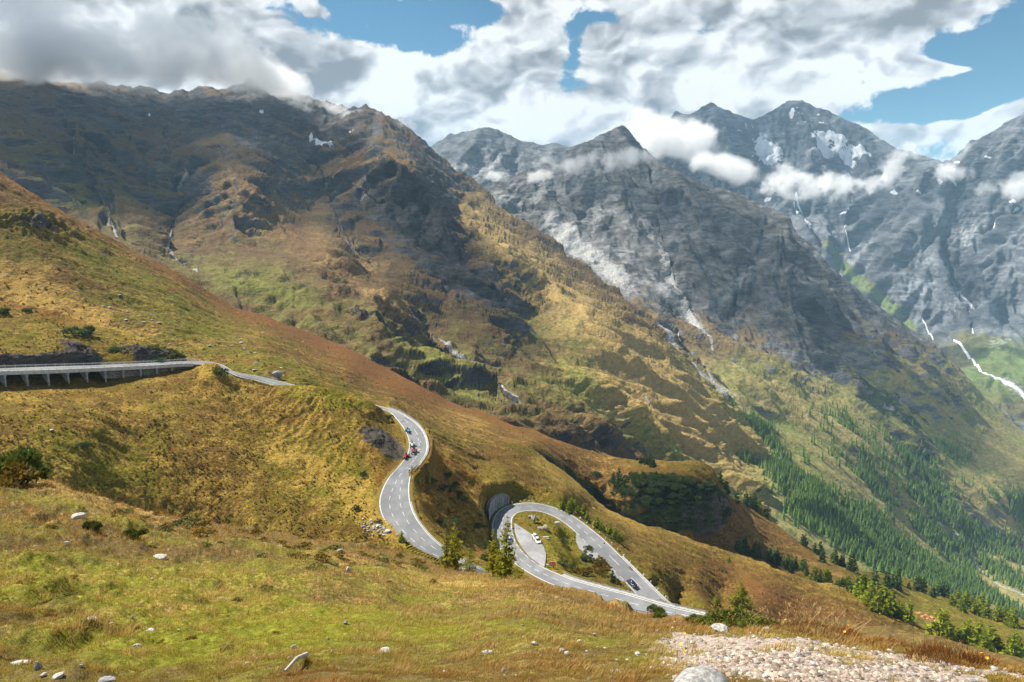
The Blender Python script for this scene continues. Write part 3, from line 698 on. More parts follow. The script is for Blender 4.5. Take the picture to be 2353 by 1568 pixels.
M_bend = terrain_mat('bend_grass', .55, brown=(.11, .062, .013), green=(.12, .108, .009), straw=(.27, .175, .035), rust=(.15, .07, .02), light=(.4, .38, .35), bumpd=1.2, bumps=1.0)
s.build(M_bend, cov(s, rock=-.4 + q2 * .4 + 0 * st, green=green, light=-.35 + q2 * .5 + .0 * q1, straw=straw, rust=rust, shrub=shrub))

# ---- hillside that carries the upper road
inR = lambda x, y: True
ctrl = [c for c in road_ctrl(SL, 5) + road_ctrl(SR, 5) if c[0] > 930 or c[0] > 895]
zc = [(-250, 868, -52.5), (0, 857, -55), (120, 853, -57), (234, 848, -59), (350, 843, -61), (440, 840, -62.2), (-250, 895, -53.6), (0, 884, -55.7), (120, 878, -58.3), (234, 868, -60.8), (350, 856, -62.3), (440, 848, -62.8), (470, 835, -60), (490, 832, -58), (515, 838, -59.5), (535, 852, -62.5), (560, 866, -65.5), (600, 879, -68), (660, 885, -67), (740, 888, -66.5), (800, 902, -69), (850, 922, -72.5), (880, 940, -76.5),
      (-250, 1000, -57), (-250, 1170, -67), (0, 1000, -61.8), (0, 1090, -67.5), (120, 905, -57.8), (230, 905, -60.3), (350, 895, -62.8), (0, 1170, -73), (300, 1000, -69.5), (300, 1140, -80.5), (300, 1240, -91), (150, 940, -60), (420, 920, -66.2), (560, 950, -71.8), (560, 1080, -81), (560, 1200, -89), (600, 1300, -98), (700, 940, -73), (700, 1050, -82), (700, 1150, -88.2), (700, 1230, -91),
      (800, 1000, -79), (800, 1100, -86.4), (820, 1200, -90), (860, 965, -77.8), (860, 1010, -80.5), (905, 1010, -82.6), (915, 1060, -85), (885, 1045, -83.2), (865, 1120, -87.2), (860, 1180, -89.5), (900, 1330, -102), (1150, 1400, -112), (1350, 1420, -116),
      (990, 1014, -96), (1040, 1036, -102), (1083, 1074, -107.5), (1122, 1142, -112), (984, 1062, -92), (972, 1082, -91.5), (958, 1106, -89), (1000, 1090, -95), (1050, 1100, -102.5), (1060, 1150, -103.5), (1000, 1130, -94), (1000, 1190, -94.5), (1060, 1200, -103), (1100, 1210, -111), (1050, 1250, -100), (1085, 1280, -102.5), (1110, 1290, -102.5), (1105, 1250, -111)]
ctrl += [(a, b, c, 0, 0) for a, b, c in zc]
for i in range(0, len(HL), 6):
    x, y = bearing(HL[i])
    if y > 1212 and 1120 < x < 1420 and np.linalg.norm(HL[i]) < 290: ctrl.append((float(x), float(y) + 3, range_of(HL[i]) - 1, 1))
s = Patch('road_hillside', -240, 1400, 1.8, TOP_ROAD, [(-240, 1190), (0, 1170), (300, 1240), (600, 1300), (900, 1340), (1150, 1410), (1400, 1450)], ctrl, smooth=2e-4,
          feats=[([(820, 1000), (830, 1050), (850, 1100)], -.0, 14)], skirt=(6, .8, 4))
rd0 = carve(s.P, skip=33)[1]
ff = (.1 + .9 * sstep(1.5, 9, rd0)) * (.3 + .7 * sstep(0, 14, s.Y - s.top[None]))
s.rough(40, 5, 3.2, .5, seed=52, mask=ff)
s.erode(15, 4, .08, mask=ff)
hum = .35 + 1.1 * blob(s.X, s.Y, 560, 930, 150, 60, 20)
s.rough(5, 4, 1.1, .62, seed=53, mask=ff * hum); s.rough(1.8, 3, .34, .6, seed=58, mask=ff)
ck = blob(s.X, s.Y, 868, 1006, 62, 32, 22) + .8 * blob(s.X, s.Y, 903, 1045, 26, 24)
s.rough(9, 5, 2.6, .6, ridged=True, seed=54, mask=ff * ck)
# sheep terraces: narrow steps across the fall line
tr = blob(s.X, s.Y, 715, 1000, 120, 85, 30)
_a, _b = s.surf(795, 965)[0], s.surf(650, 1085)[0]; _d = (_b - _a)[:2] / np.linalg.norm((_b - _a)[:2])
ph = (s.P[..., 0] * -_d[1] + s.P[..., 1] * _d[0] + fbm(s.P, 16, 4, .55, 55) * 7) * (2 * math.pi / 3.6)
s.P = s.P + s.normals() * (np.sin(ph) * .34 * tr * np.clip(.6 + 1.6 * fbm(s.P, 11, 3, .6, 59), 0, 1.4))[..., None]
s.P, rd = carve(s.P, margin=.35, blend=5, skip=33)
X, Y, P = s.X, s.Y, s.P; n = s.normals(); st = n[..., 2]
q1 = fbm(P, 30, 5, .55, 56); q2 = fbm(P, 7, 5, .6, 57)
dtop = Y - s.top[None]
green = .40 + q1 * .7 + .9 * blob(X, Y, 760, 905, 110, 24, 8) + .3 * blob(X, Y, 300, 1080, 200, 60, 25) - .3 * blob(X, Y, 550, 940, 150, 50) - .4 * blob(X, Y, 1040, 1120, 80, 90) + .3 * blob(X, Y, 800, 1120, 60, 100, -30)
rust = .05 + q1 * .6 + .5 * blob(X, Y, 1020, 1120, 80, 80) + .45 * blob(X, Y, 870, 1080, 26, 90, -20) + .35 * blob(X, Y, 150, 900, 200, 14)
straw = .28 + q2 * 1.0 + .55 * stripe(X, Y, [(640, 1040), (760, 1090), (860, 1180), (930, 1260)], 34) + .5 * blob(X, Y, 520, 880, 70, 24, 30) + .3 * tr * np.sin(ph)
rock = -.35 + 1.35 * ck + q2 * .4 + .2 * blob(X, Y, 890, 1225, 60, 14, 30)
light = -.32 + q2 * .7 + .55 * np.maximum(0, -np.sin(ph)) ** 4 * tr + .45 * blob(X, Y, 870, 1215, 60, 20, 30) + .25 * blob(X, Y, 300, 960, 260, 60, 15)
shrub = -.3 + q2 * .8 + .55 * blob(X, Y, 1060, 1200, 60, 40, 60) + .3 * blob(X, Y, 1100, 1280, 60, 30, 30) + .35 * blob(X, Y, 60, 960, 120, 50)
M_hill = terrain_mat('hill_grass', .42, brown=(.12, .066, .012), green=(.125, .110, .008), straw=(.29, .19, .035), rust=(.19, .085, .014), rock=(.055, .047, .04), light=(.40, .37, .34), bumpd=.8, bumps=1.0)
s.build(M_hill, cov(s, rock=rock, green=green, light=light, straw=straw, rust=rust, shrub=shrub))

# ---- bank above the viaduct
ctrl = [c for c in road_ctrl(SR, 5, .2) if c[0] < 500] + [(-250, 600, 300), (0, 690, 300), (130, 722, 300), (300, 768, 305), (410, 808, 306), (455, 829, 302), (480, 834, 300), (-250, 750, 255), (0, 770, 262), (200, 790, 278), (350, 810, 290)]
s = Patch('upper_bank', -240, 466, 1.8, TOP_UPPER, [(-240, 859), (0, 850), (120, 846), (234, 842), (350, 837), (440, 834), (482, 836)], ctrl, smooth=1e-4, skirt=(8, .9, 8))
ff = .2 + .8 * sstep(2, 8, carve(s.P)[1]); ck = blob(s.X, s.Y, 330, 820, 60, 16, 15) + blob(s.X, s.Y, 60, 830, 140, 12) + blob(s.X, s.Y, 180, 815, 60, 20, 20) + blob(s.X, s.Y, 390, 815, 30, 10)
s.rough(26, 5, 3, .5, seed=62, mask=ff); s.rough(7, 5, 1.8, .6, ridged=True, seed=63, mask=ff * (.3 + 1.5 * ck))
s.P, rd = carve(s.P, blend=4)
X, Y, P = s.X, s.Y, s.P; q1 = fbm(P, 26, 5, .55, 64); q2 = fbm(P, 7, 5, .6, 65); dtop = Y - s.top[None]
s.build(M_hill, cov(s, rock=.0 + .9 * ck + q2 * .8, green=.5 + q1 * .8, light=-.3 + q2 * .5 + .25 * ck, straw=.25 + q2 * .8 + .6 * np.exp(-dtop / 8) * (X > 150), rust=.1 + q1 * .6 + .7 * np.exp(-dtop / 18) * (X < 200), shrub=-.25 + q2 * .8))

# ---- the near slope under the camera
s = Patch('near_meadow', -240, 2600, 1.9, TOP_NEAR, [(-240, 1750), (2600, 1750)],
          [(-240, 1075, 42), (0, 1093, 44), (100, 1102, 46), (300, 1160, 50), (600, 1219, 54), (900, 1263, 58), (1000, 1298, 58), (1150, 1322, 50), (1300, 1345, 38), (1500, 1402, 24), (1640, 1428, 15.5), (1750, 1428, 13.5), (1950, 1452, 12), (2100, 1486, 10.6), (2353, 1538, 9.3), (2600, 1590, 8.8),
           (0, 1250, 24), (0, 1400, 13.5), (0, 1568, 8.6), (-240, 1568, 8.6), (300, 1280, 27), (300, 1400, 15.5), (600, 1300, 29), (600, 1400, 17.5), (600, 1568, 8.0), (900, 1340, 30), (900, 1420, 17), (1200, 1400, 19), (1200, 1568, 6.8), (1500, 1480, 11), (1600, 1568, 5.9), (1800, 1490, 8.2), (2000, 1568, 6.2), (2353, 1600, 6.6),
           (-240, 1750, 5.6), (600, 1750, 5.2), (1200, 1750, 4.6), (2000, 1750, 4.2), (2600, 1750, 4.6), (150, 1160, 37)], nrow=430, skirt=(12, 1.0, 2.2))
R = np.linalg.norm(s.P, axis=-1)
amp = np.clip(R / 30, .15, 1)
s.rough(9, 5, 1.2, .55, seed=72, mask=amp * (.12 + .88 * sstep(0, 50, s.Y - s.top[None])) * (1 - .6 * sstep(1500, 1800, s.X)))
lf = sstep(900, 200, s.X)
s.rough(1.6, 4, .26, .6, seed=73, mask=(.6 + 1.0 * lf) * np.clip(R / 12, .5, 1.4))
s.rough(.35, 3, .03, .6, seed=74)
X, Y, P = s.X, s.Y, s.P
R = np.linalg.norm(P, axis=-1)
q1 = fbm(P, 5, 5, .55, 75); q2 = fbm(P, 1.1, 5, .6, 76); q3 = fbm(P, 14, 4, .5, 77)
dtop = Y - s.top[None]
GR = sstep(-.05, .22, .40 * sstep(1200, 1600, X) * sstep(1440, 1500, Y) + .72 * blob(X, Y, 2000, 1560, 330, 70, 8) + .35 * blob(X, Y, 1600, 1475, 120, 16) + q1 * .5 + q2 * .8 - .44)
GR = GR * sstep(5, 18, dtop)
MEAD_GR = GR
green = .5 + q1 * 1.0 + .35 * blob(X, Y, 450, 1450, 420, 110, 5) - .45 * np.exp(-dtop / 40) + q3 * .5
rust = -.05 + q1 * .9 + .3 * np.exp(-dtop / 22) + .3 * blob(X, Y, 450, 1220, 260, 22, 14) + .35 * blob(X, Y, 1450, 1410, 160, 22, 12)
straw = .15 + q2 * .9 + .5 * blob(X, Y, 200, 1150, 200, 50, 15) + .35 * blob(X, Y, 1050, 1340, 150, 20, 8) + q3 * .5
M_mead = terrain_mat('meadow_ground', .07, brown=(.12, .085, .03), green=(.15, .15, .016), straw=(.33, .22, .07), rust=(.16, .085, .03), light=(.30, .245, .205), rock=(.16, .15, .14), bumpd=.09, bumps=.8)
s.build(M_mead, cov(s, rock=-.5 + q2 * .3, green=green, light=GR * 1.1 - .05, straw=straw, rust=rust, shrub=-.35 + q2 * .7 + .15 * lf))
# ------------------------------------------------------------------ carriageways and their paint
def asphalt(name, base):
    m, nt, b = new_mat(name)
    co = objco(nt)
    n1 = noise(nt, .12, 6, .6, co); n2 = noise(nt, 6.0, 4, .7, co)
    n3 = noise(nt, .5, 4, .6, mapping(nt, co, (1, .25, 1), (0, 0, .5)))
    c = mixc(nt, smooth_(nt, n1, .35, .65), tuple(q * .76 for q in base), tuple(q * 1.12 for q in base))
    c = mixc(nt, math_(nt, 'MULTIPLY', smooth_(nt, n3, .48, .7), .6), c, tuple(q * .72 for q in base))
    c = mixc(nt, smooth_(nt, n2, .55, .8), c, tuple(q * 1.5 for q in base))
    nt.links.new(c, b.inputs['Base Color']); b.inputs['Roughness'].default_value = .8
    bump(nt, b, n2, .3, .01)
    return m
M_road = asphalt('road_asphalt', (.19, .193, .20))
M_lay = asphalt('layby_asphalt', (.27, .265, .27))
M_paint = plain('road_paint', (.50, .50, .48), .7, var=.25, scale=1.5)
M_kerb = plain('kerb_concrete', (.36, .35, .33), .9, var=.2, scale=2)
M_verge = plain('verge_gravel', (.30, .28, .25), .95, var=.3, scale=4)

def ribbon(name, L, R, lift, thick, mat, kind='structure', sub=4):
    """solid ribbon between two edge lines"""
    n = len(L); V = []
    for k in range(sub + 1):
        t = k / sub
        V.append(L * (1 - t) + R * t)
    V = np.array(V)                                   # (sub+1, n, 3)
    V[..., 2] += lift
    top = V.reshape(-1, 3)
    f = grid_faces(sub + 1, n)
    bl = V[0] - [0, 0, thick]; br = V[-1] - [0, 0, thick]
    allv = np.concatenate([top, bl, br])
    o0 = len(top); o1 = o0 + n
    a = np.arange(n - 1)
    f2 = np.stack([a, a + 1, o0 + a + 1, o0 + a], -1)
    e = sub * n
    f3 = np.stack([e + a + 1, e + a, o1 + a, o1 + a + 1], -1)
    me = np_mesh(name, allv, np.concatenate([f, f2, f3]), [mat], smooth=False)
    o = link(name, me)
    if kind: o['kind'] = kind
    return o

def densify(A, k=4):
    t = np.linspace(0, len(A) - 1, (len(A) - 1) * k + 1)
    i = np.arange(len(A))
    return np.stack([np.interp(t, i, A[:, j]) for j in range(3)], -1)
SLd, SRd, HLd, HRd = [densify(a, 3) for a in (SL, SR, HL, HR)]
ribbon('upper_road', SLd, SRd, 0.0, .5, M_road)
ribbon('lower_road', HLd, HRd, 0.0, .5, M_road)

def along(L, R, t):
    return L * (1 - t) + R * t
def offset_line(L, R, m_from_left=None, m_from_right=None):
    w = np.linalg.norm(R - L, axis=1, keepdims=True)
    t = m_from_left / w if m_from_left is not None else 1 - m_from_right / w
    return L * (1 - t) + R * t

def line_mesh(V, F, C, width, lift=.012, dash=None, s0=0, s1=None, phase=0):
    """append painted strips along the 3-D polyline C"""
    seg = np.linalg.norm(np.diff(C, axis=0), axis=1); S = np.concatenate([[0], np.cumsum(seg)])
    s1 = S[-1] if s1 is None else min(s1, S[-1])
    def P(s): return np.array([np.interp(s, S, C[:, j]) for j in range(3)])
    spans = []
    if dash:
        s = s0 + phase
        while s < s1:
            spans.append((s, min(s + dash[0], s1))); s += dash[0] + dash[1]
    else: spans.append((s0, s1))
    for a, b in spans:
        n = max(2, int((b - a) / .8) + 1)
        pts = np.array([P(x) for x in np.linspace(a, b, n)])
        d = np.gradient(pts, axis=0); d[:, 2] = 0; d /= np.linalg.norm(d, axis=1, keepdims=True)
        q = np.stack([-d[:, 1], d[:, 0], np.zeros(n)], -1) * width / 2
        base = len(V)
        for i in range(n):
            V.append(pts[i] + q[i] + [0, 0, lift]); V.append(pts[i] - q[i] + [0, 0, lift])
            if i: F.append((base + 2 * i - 2, base + 2 * i - 1, base + 2 * i + 1, base + 2 * i))
def idx_of(C, y=None, x=None):
    bx, by = bearing(C)
    return bx, by
def paint_obj(name, V, F):
    me = np_mesh(name, np.array(V), np.array(F), [M_paint], smooth=False)
    o = link(name, me); o['kind'] = 'structure'; return o
def arclen(C): return np.concatenate([[0], np.cumsum(np.linalg.norm(np.diff(C, axis=0), axis=1))])
def s_at_y(C, y, x0=None):
    bx, by = bearing(C); S = arclen(C)
    m = np.abs(by - y) + (np.abs(bx - x0) * .5 if x0 is not None else 0)
    return S[m.argmin()]
V, F = [], []
eL = offset_line(SLd, SRd, m_from_left=.30); eR = offset_line(SLd, SRd, m_from_right=.30)
line_mesh(V, F, eL, .30); line_mesh(V, F, eR, .30)
cS = along(SLd, SRd, .5)
sA = s_at_y(cS, 945, 895); sB = s_at_y(cS, 1010, 960); sC = s_at_y(cS, 1060, 955); sD = s_at_y(cS, 1110, 920)
cl = along(SLd, SRd, .52)
line_mesh(V, F, along(SLd, SRd, .5), .15, dash=(6, 12), s0=0, s1=sA)
line_mesh(V, F, along(SLd, SRd, .60), .18, dash=(4.5, 8), s0=sA, s1=sB)
line_mesh(V, F, along(SLd, SRd, .57), .20, dash=(2.2, 2.6), s0=sB, s1=sC)
t_c = np.clip((arclen(cS) - sC) / 25, 0, 1)[:, None]
c1 = SLd * (1 - (.57 - .24 * t_c)) + SRd * (.57 - .24 * t_c)
line_mesh(V, F, c1, .16, dash=(2.2, 2.6), s0=sC, s1=sC + 170)
c2 = SLd * (1 - .67) + SRd * .67
line_mesh(V, F, c2, .16, dash=(2.2, 2.6), s0=sD, s1=sD + 140)
# chalked loops on the carriageway
for (cx, cy) in [(300, 302), (487, 428), (610, 573), (668, 726), (655, 872), (562, 1040), (470, 1165)]:
    px = (1540 + cx * .20408) * .57446; py = (1620 + cy * .20408) * .57446
    j = np.argmin(np.hypot(*(np.array(bearing(cS)) - np.array([[px], [py]]))))
    c = atz(px, py, cS[j, 2] + .014)
    for k in range(14):
        a0, a1 = 2 * math.pi * k / 14, 2 * math.pi * (k + 1) / 14; b = len(V)
        for aa in (a0, a1):
            for rr in (.62, .78): V.append(c + [math.cos(aa) * rr, math.sin(aa) * rr * 1.25, 0])
        F.append((b, b + 1, b + 3, b + 2))
paint_obj('upper_road_markings', V, F)
V, F = [], []
line_mesh(V, F, offset_line(HLd, HRd, m_from_left=.30), .28)
bx, by = bearing(HRd); S_ = arclen(HRd)
iR = offset_line(HLd, HRd, m_from_right=.30); SI = arclen(iR)
u1 = SI[np.argmin(np.hypot(bx - 1180, by - 1205) )]
ia = np.argmin(np.hypot(bx - z1((1215, 1050))[0], by - z1((1215, 1050))[1])); ib = np.argmin(np.hypot(bx - z1((1030, 800))[0], by - z1((1030, 800))[1]))
ic = np.argmin(np.hypot(bx - z1((1415, 832))[0], by - z1((1415, 832))[1])); id_ = np.argmin(np.hypot(bx - z1((1725, 1145))[0], by - z1((1725, 1145))[1]))
line_mesh(V, F, iR, .28, s0=0, s1=SI[ia]); line_mesh(V, F, iR, .22, dash=(2.6, 2.6), s0=SI[ia], s1=SI[ib])
line_mesh(V, F, iR, .28, s0=SI[ib], s1=SI[ic]); line_mesh(V, F, iR, .22, dash=(2.6, 2.6), s0=SI[ic], s1=SI[id_]); line_mesh(V, F, iR, .28, s0=SI[id_])
cH = along(HLd, HRd, .5); SH = arclen(cH)
bxc, byc = bearing(cH)
ie = np.argmin(np.hypot(bxc - z1((1600, 950))[0], byc - z1((1600, 950))[1]))
line_mesh(V, F, cH, .17, dash=(2.6, 2.6), s1=SH[ie]); line_mesh(V, F, cH, .22, dash=(6.5, 8), s0=SH[ie] + 3)
paint_obj('lower_road_markings', V, F)

def lay(name, poly, lift=.03):
    bm = bmesh.new(); vs_ = [bm.verts.new(p + np.array([0, 0, lift])) for p in poly]
    f = bm.faces.new(vs_)
    if f.normal.z < 0: f.normal_flip()
    bmesh.ops.triangulate(bm, faces=bm.faces[:])
    r = bmesh.ops.extrude_face_region(bm, geom=bm.faces[:])
    bmesh.ops.translate(bm, vec=(0, 0, -.4), verts=[e for e in r['geom'] if isinstance(e, bmesh.types.BMVert)])
    bmesh.ops.recalc_face_normals(bm, faces=bm.faces[:])
    me = bpy.data.meshes.new(name); bm.to_mesh(me); bm.free(); me.materials.append(M_lay)
    o = link(name, me); o['kind'] = 'structure'; return o
lay('parking_bay', LAY1); lay('parking_bay', LAY2)
# ------------------------------------------------------------------ mesh helpers for things
class MB:
    def __init__(s): s.v = []; s.f = []; s.m = []
    def add(s, V, F, m=0):
        b = len(s.v); s.v += [tuple(map(float, p)) for p in V]
        s.f += [tuple(i + b for i in f) for f in F]; s.m += [m] * len(F)
    def box(s, c, size, rz=0.0, m=0, taper=1.0, rx=0.0):
        hx, hy, hz = [q / 2 for q in size]
        V = []
        for z, k in ((-hz, 1), (hz, taper)):
            for x, y in ((-hx, -hy), (hx, -hy), (hx, hy), (-hx, hy)): V.append((x * k, y * k, z))
        M = Matrix.Rotation(rz, 3, 'Z') @ Matrix.Rotation(rx, 3, 'X')
        V = [M @ Vector(p) + Vector(c) for p in V]
        s.add(V, [(0, 3, 2, 1), (4, 5, 6, 7), (0, 1, 5, 4), (1, 2, 6, 5), (2, 3, 7, 6), (3, 0, 4, 7)], m)
    def tube(s, pts, radii, n=8, m=0, cap=True):
        pts = [Vector(p) for p in pts]
        if not isinstance(radii, (list, tuple)): radii = [radii] * len(pts)
        V = []; F = []
        for i, p in enumerate(pts):
            d = (pts[min(i + 1, len(pts) - 1)] - pts[max(i - 1, 0)]).normalized()
            a = Vector((0, 0, 1)) if abs(d.z) < .9 else Vector((1, 0, 0))
            u = d.cross(a).normalized(); w_ = d.cross(u)
            for k in range(n):
                t = 2 * math.pi * k / n
                V.append(p + (u * math.cos(t) + w_ * math.sin(t)) * radii[i])
            if i:
                o = (i - 1) * n
                for k in range(n):
                    F.append((o + k, o + (k + 1) % n, o + n + (k + 1) % n, o + n + k))
        if cap:
            F.append(tuple(range(n))[::-1]); F.append(tuple((len(pts) - 1) * n + k for k in range(n)))
        s.add(V, F, m)
    def disc(s, c, axis, r, w_, n=14, m=0):
        a = Vector(axis).normalized() * w_ / 2
        s.tube([Vector(c) - a, Vector(c) - a * .7, Vector(c) + a * .7, Vector(c) + a], [r * .9, r, r, r * .9], n, m)
    def prism(s, prof, y0, y1, m=0, taper=None):
        """profile in x,z extruded along y"""
        n = len(prof); V = [(x, y0, z) for x, z in prof] + [(x, y1, z) for x, z in (taper or prof)]
        F = [tuple(range(n)), tuple(range(2 * n - 1, n - 1, -1))] + [((i + 1) % n, i, n + i, n + (i + 1) % n) for i in range(n)]
        s.add(V, F, m)
    def mesh(s, name, mats, smooth=False):
        me = bpy.data.meshes.new(name); me.from_pydata(s.v, [], s.f)
        for q in (mats if isinstance(mats, (list, tuple)) else [mats]): me.materials.append(q)
        me.polygons.foreach_set('material_index', s.m)
        bm = bmesh.new(); bm.from_mesh(me); bmesh.ops.recalc_face_normals(bm, faces=bm.faces[:])
        bm.to_mesh(me); bm.free()
        if smooth: me.polygons.foreach_set('use_smooth', [True] * len(me.polygons))
        return me
    def obj(s, name, mats, parent=None, smooth=False):
        return link(name, s.mesh(name, mats, smooth), parent)
def thing(name, label, cat, loc=(0, 0, 0), rz=0.0, group=None):
    o = bpy.data.objects.new(name, None); COL.objects.link(o); o.empty_display_size = .1
    o.location = loc; o.rotation_euler = (0, 0, rz); return tag(o, label, cat, group)
def dup(root, loc, rz=0.0, label=None, sc=None, group=None):
    def cp(o, parent):
        c = o.copy(); COL.objects.link(c)
        if parent is not None: c.parent = parent
        for ch in KIDS.get(o.name, []): cp(ch, c)
        return c
    r = cp(root, None); r.location = loc; r.rotation_euler = (0, 0, rz)
    if sc is not None: r.scale = (sc, sc, sc) if isinstance(sc, (int, float)) else sc
    if label: r['label'] = label
    if group: r['group'] = group
    return r
KIDS = {}
def reg(root):
    """remember the children of a finished thing for dup()"""
    def walk(o):
        KIDS[o.name] = list(o.children)
        for c in o.children: walk(c)
    walk(root); return root

def road_at(px, py, which='S', lift=0.0):
    """point on a carriageway under a bearing, and the heading of the road there (towards the camera end)"""
    C = cS if which == 'S' else cH
    z = -84.0 if which == 'S' else -122.0
    for _ in range(6):
        q = atz(px, py, z); j = np.linalg.norm(C[:, :2] - q[:2], axis=1).argmin(); z = C[j, 2]
    d = C[min(j + 3, len(C) - 1)] - C[max(j - 3, 0)]
    return atz(px, py, z + lift), math.atan2(d[1], d[0])
def sheet(x, y):  # reading scale of the tractor close-up
    return (1540 + x * .20408) * .57446, (1620 + y * .20408) * .57446
def sheet2(x, y):  # bend close-up
    return 1114.5 + .11724 * x, 1137.4 + .11724 * y
def sheet3(x, y):  # far leg close-up: scale 360/1660
    return (2340 + x * .21687) * .57446, (2120 + y * .21687) * .57446

# ------------------------------------------------------------------ materials of things
M_steel = plain('galvanised_steel', (.42, .45, .46), .45, .6, var=.25, scale=2)
M_conc = plain('concrete', (.40, .39, .37), .9, var=.22, scale=.9, bmp=.02)
M_concd = plain('weathered_concrete', (.27, .265, .25), .95, var=.35, scale=.7, bmp=.03)
M_stone = plain('field_stone', (.30, .28, .26), .95, var=.45, scale=3, bmp=.03)
M_rockw = plain('pale_rock', (.43, .41, .385), .9, var=.5, scale=9, bmp=.03)
M_rockg = plain('grey_rock', (.25, .25, .25), .9, var=.4, scale=6, bmp=.02)
M_rubber = plain('rubber', (.018, .018, .02), .85, var=.2)
M_red = plain('red_paint', (.35, .02, .025), .35, spec=.5)
M_blue = plain('blue_paint', (.05, .20, .36), .35, spec=.5)
M_cream = plain('pale_paint', (.62, .6, .55), .4, spec=.5)
M_dark = plain('dark_metal', (.03, .03, .035), .5, .3)
M_white = plain('white_car_paint', (.78, .79, .8), .25, spec=.6)
M_plum = plain('dark_plum_car_paint', (.022, .016, .045), .18, spec=.8)
M_glass = plain('tinted_glass', (.03, .04, .05), .08, spec=.9)
M_lamp = plain('lamp_lens', (.75, .76, .78), .15, spec=.8)
M_skin = plain('skin', (.45, .27, .19), .6)
M_blk = plain('black_cloth', (.02, .02, .025), .9)
M_wht = plain('white_cloth', (.68, .68, .7), .9)
M_redc = plain('red_cloth', (.4, .03, .04), .9)
M_navy = plain('navy_cloth', (.03, .05, .10), .9)
M_wood = plain('grey_wood', (.38, .33, .28), .85, var=.3, scale=5, bmp=.004)
M_orange = plain('orange_board', (.75, .12, .025), .6, var=.08)
M_brownm = plain('brown_hide', (.20, .07, .025), .9, var=.2)

# drystone material for the retaining walls
def masonry(name, c0, c1, sc):
    m, nt, b = new_mat(name); co = objco(nt)
    v = nt.nodes.new('ShaderNodeTexVoronoi'); v.inputs['Scale'].default_value = sc; nt.links.new(mapping(nt, co, (1, 1, 1.6)), v.inputs['Vector'])
    e = nt.nodes.new('ShaderNodeTexVoronoi'); e.feature = 'DISTANCE_TO_EDGE'; e.inputs['Scale'].default_value = sc; nt.links.new(mapping(nt, co, (1, 1, 1.6)), e.inputs['Vector'])
    sp = nt.nodes.new('ShaderNodeSeparateColor'); nt.links.new(v.outputs['Color'], sp.inputs[0])
    c = mixc(nt, sp.outputs[0], c0, c1)
    c = mixc(nt, smooth_(nt, e.outputs['Distance'], .02, .09), tuple(q * .25 for q in c0), c)
    nt.links.new(c, b.inputs['Base Color']); bump(nt, b, smooth_(nt, e.outputs['Distance'], 0, .15), .8, .12); return m
M_mason = masonry('rubble_masonry', (.17, .15, .13), (.36, .31, .27), 1.5)
m, nt, b = new_mat('bored_pile_wall'); co = objco(nt)
n_ = noise(nt, 2.2, 6, .65, mapping(nt, co, (1, 1, .08))); n2_ = noise(nt, .5, 5, .6, co)
c = mixc(nt, smooth_(nt, n_, .35, .65), (.07, .075, .08), (.27, .285, .30)); c = mixc(nt, math_(nt, 'MULTIPLY', smooth_(nt, n2_, .45, .7), .6), c, (.14, .14, .14))
nt.links.new(c, b.inputs['Base Color']); bump(nt, b, n_, .8, .2); M_pile = m

# ------------------------------------------------------------------ viaduct
def path_frame(C, s):
    S = arclen(C); p = np.array([np.interp(s, S, C[:, j]) for j in range(3)]); q = np.array([np.interp(s + .5, S, C[:, j]) for j in range(3)])
    d = q - p; d[2] = 0; d /= (np.linalg.norm(d) + 1e-9); return p, d
def strip_solid(A, B, z0, z1, name, mat, parent=None):
    """solid between plan lines A and B, from z+z0 to z+z1"""
    n = len(A); V = np.concatenate([A + [0, 0, z1], B + [0, 0, z1], B + [0, 0, z0], A + [0, 0, z0]])
    a = np.arange(n - 1); F = []
    for k in range(4):
        o, p = k * n, ((k + 1) % 4) * n
        F.append(np.stack([o + a, o + a + 1, p + a + 1, p + a], -1))
    me = np_mesh(name, V, np.concatenate(F + [np.array([[0, n, 2 * n, 3 * n]]), np.array([[n - 1, 4 * n - 1, 3 * n - 1, 2 * n - 1]])]), [mat], smooth=False)
    return link(name, me, parent)
bxs, bys = bearing(SLd)
iv = np.where((bxs < 444) & (np.arange(len(SLd)) < 140))[0]
def out_of(A, B, d):
    u = A - B; u[:, 2] = 0; u /= np.linalg.norm(u, axis=1, keepdims=True); return A + u * d
VA, VB = SLd[iv], SRd[iv]
via = thing('road_viaduct', 'concrete hillside road viaduct on short pillars above the grass slope', 'viaduct')
strip_solid(out_of(VA, VB, .55), out_of(VA, VB, .05), -.95, .42, 'parapet', M_conc, via)
strip_solid(out_of(VA, VB, .04), VB, -1.05, -.52, 'deck', M_concd, via)
ln = arclen(VA); S0 = ln[0]
def pillar_mesh(h):
    mb = MB(); mb.box((0, 0, -.25), (.75, 1.6, .5)); mb.box((0, .3, -.5 - h / 2), (.5, .9, h)); return mb
ss = S0 + 3.0; k = 0
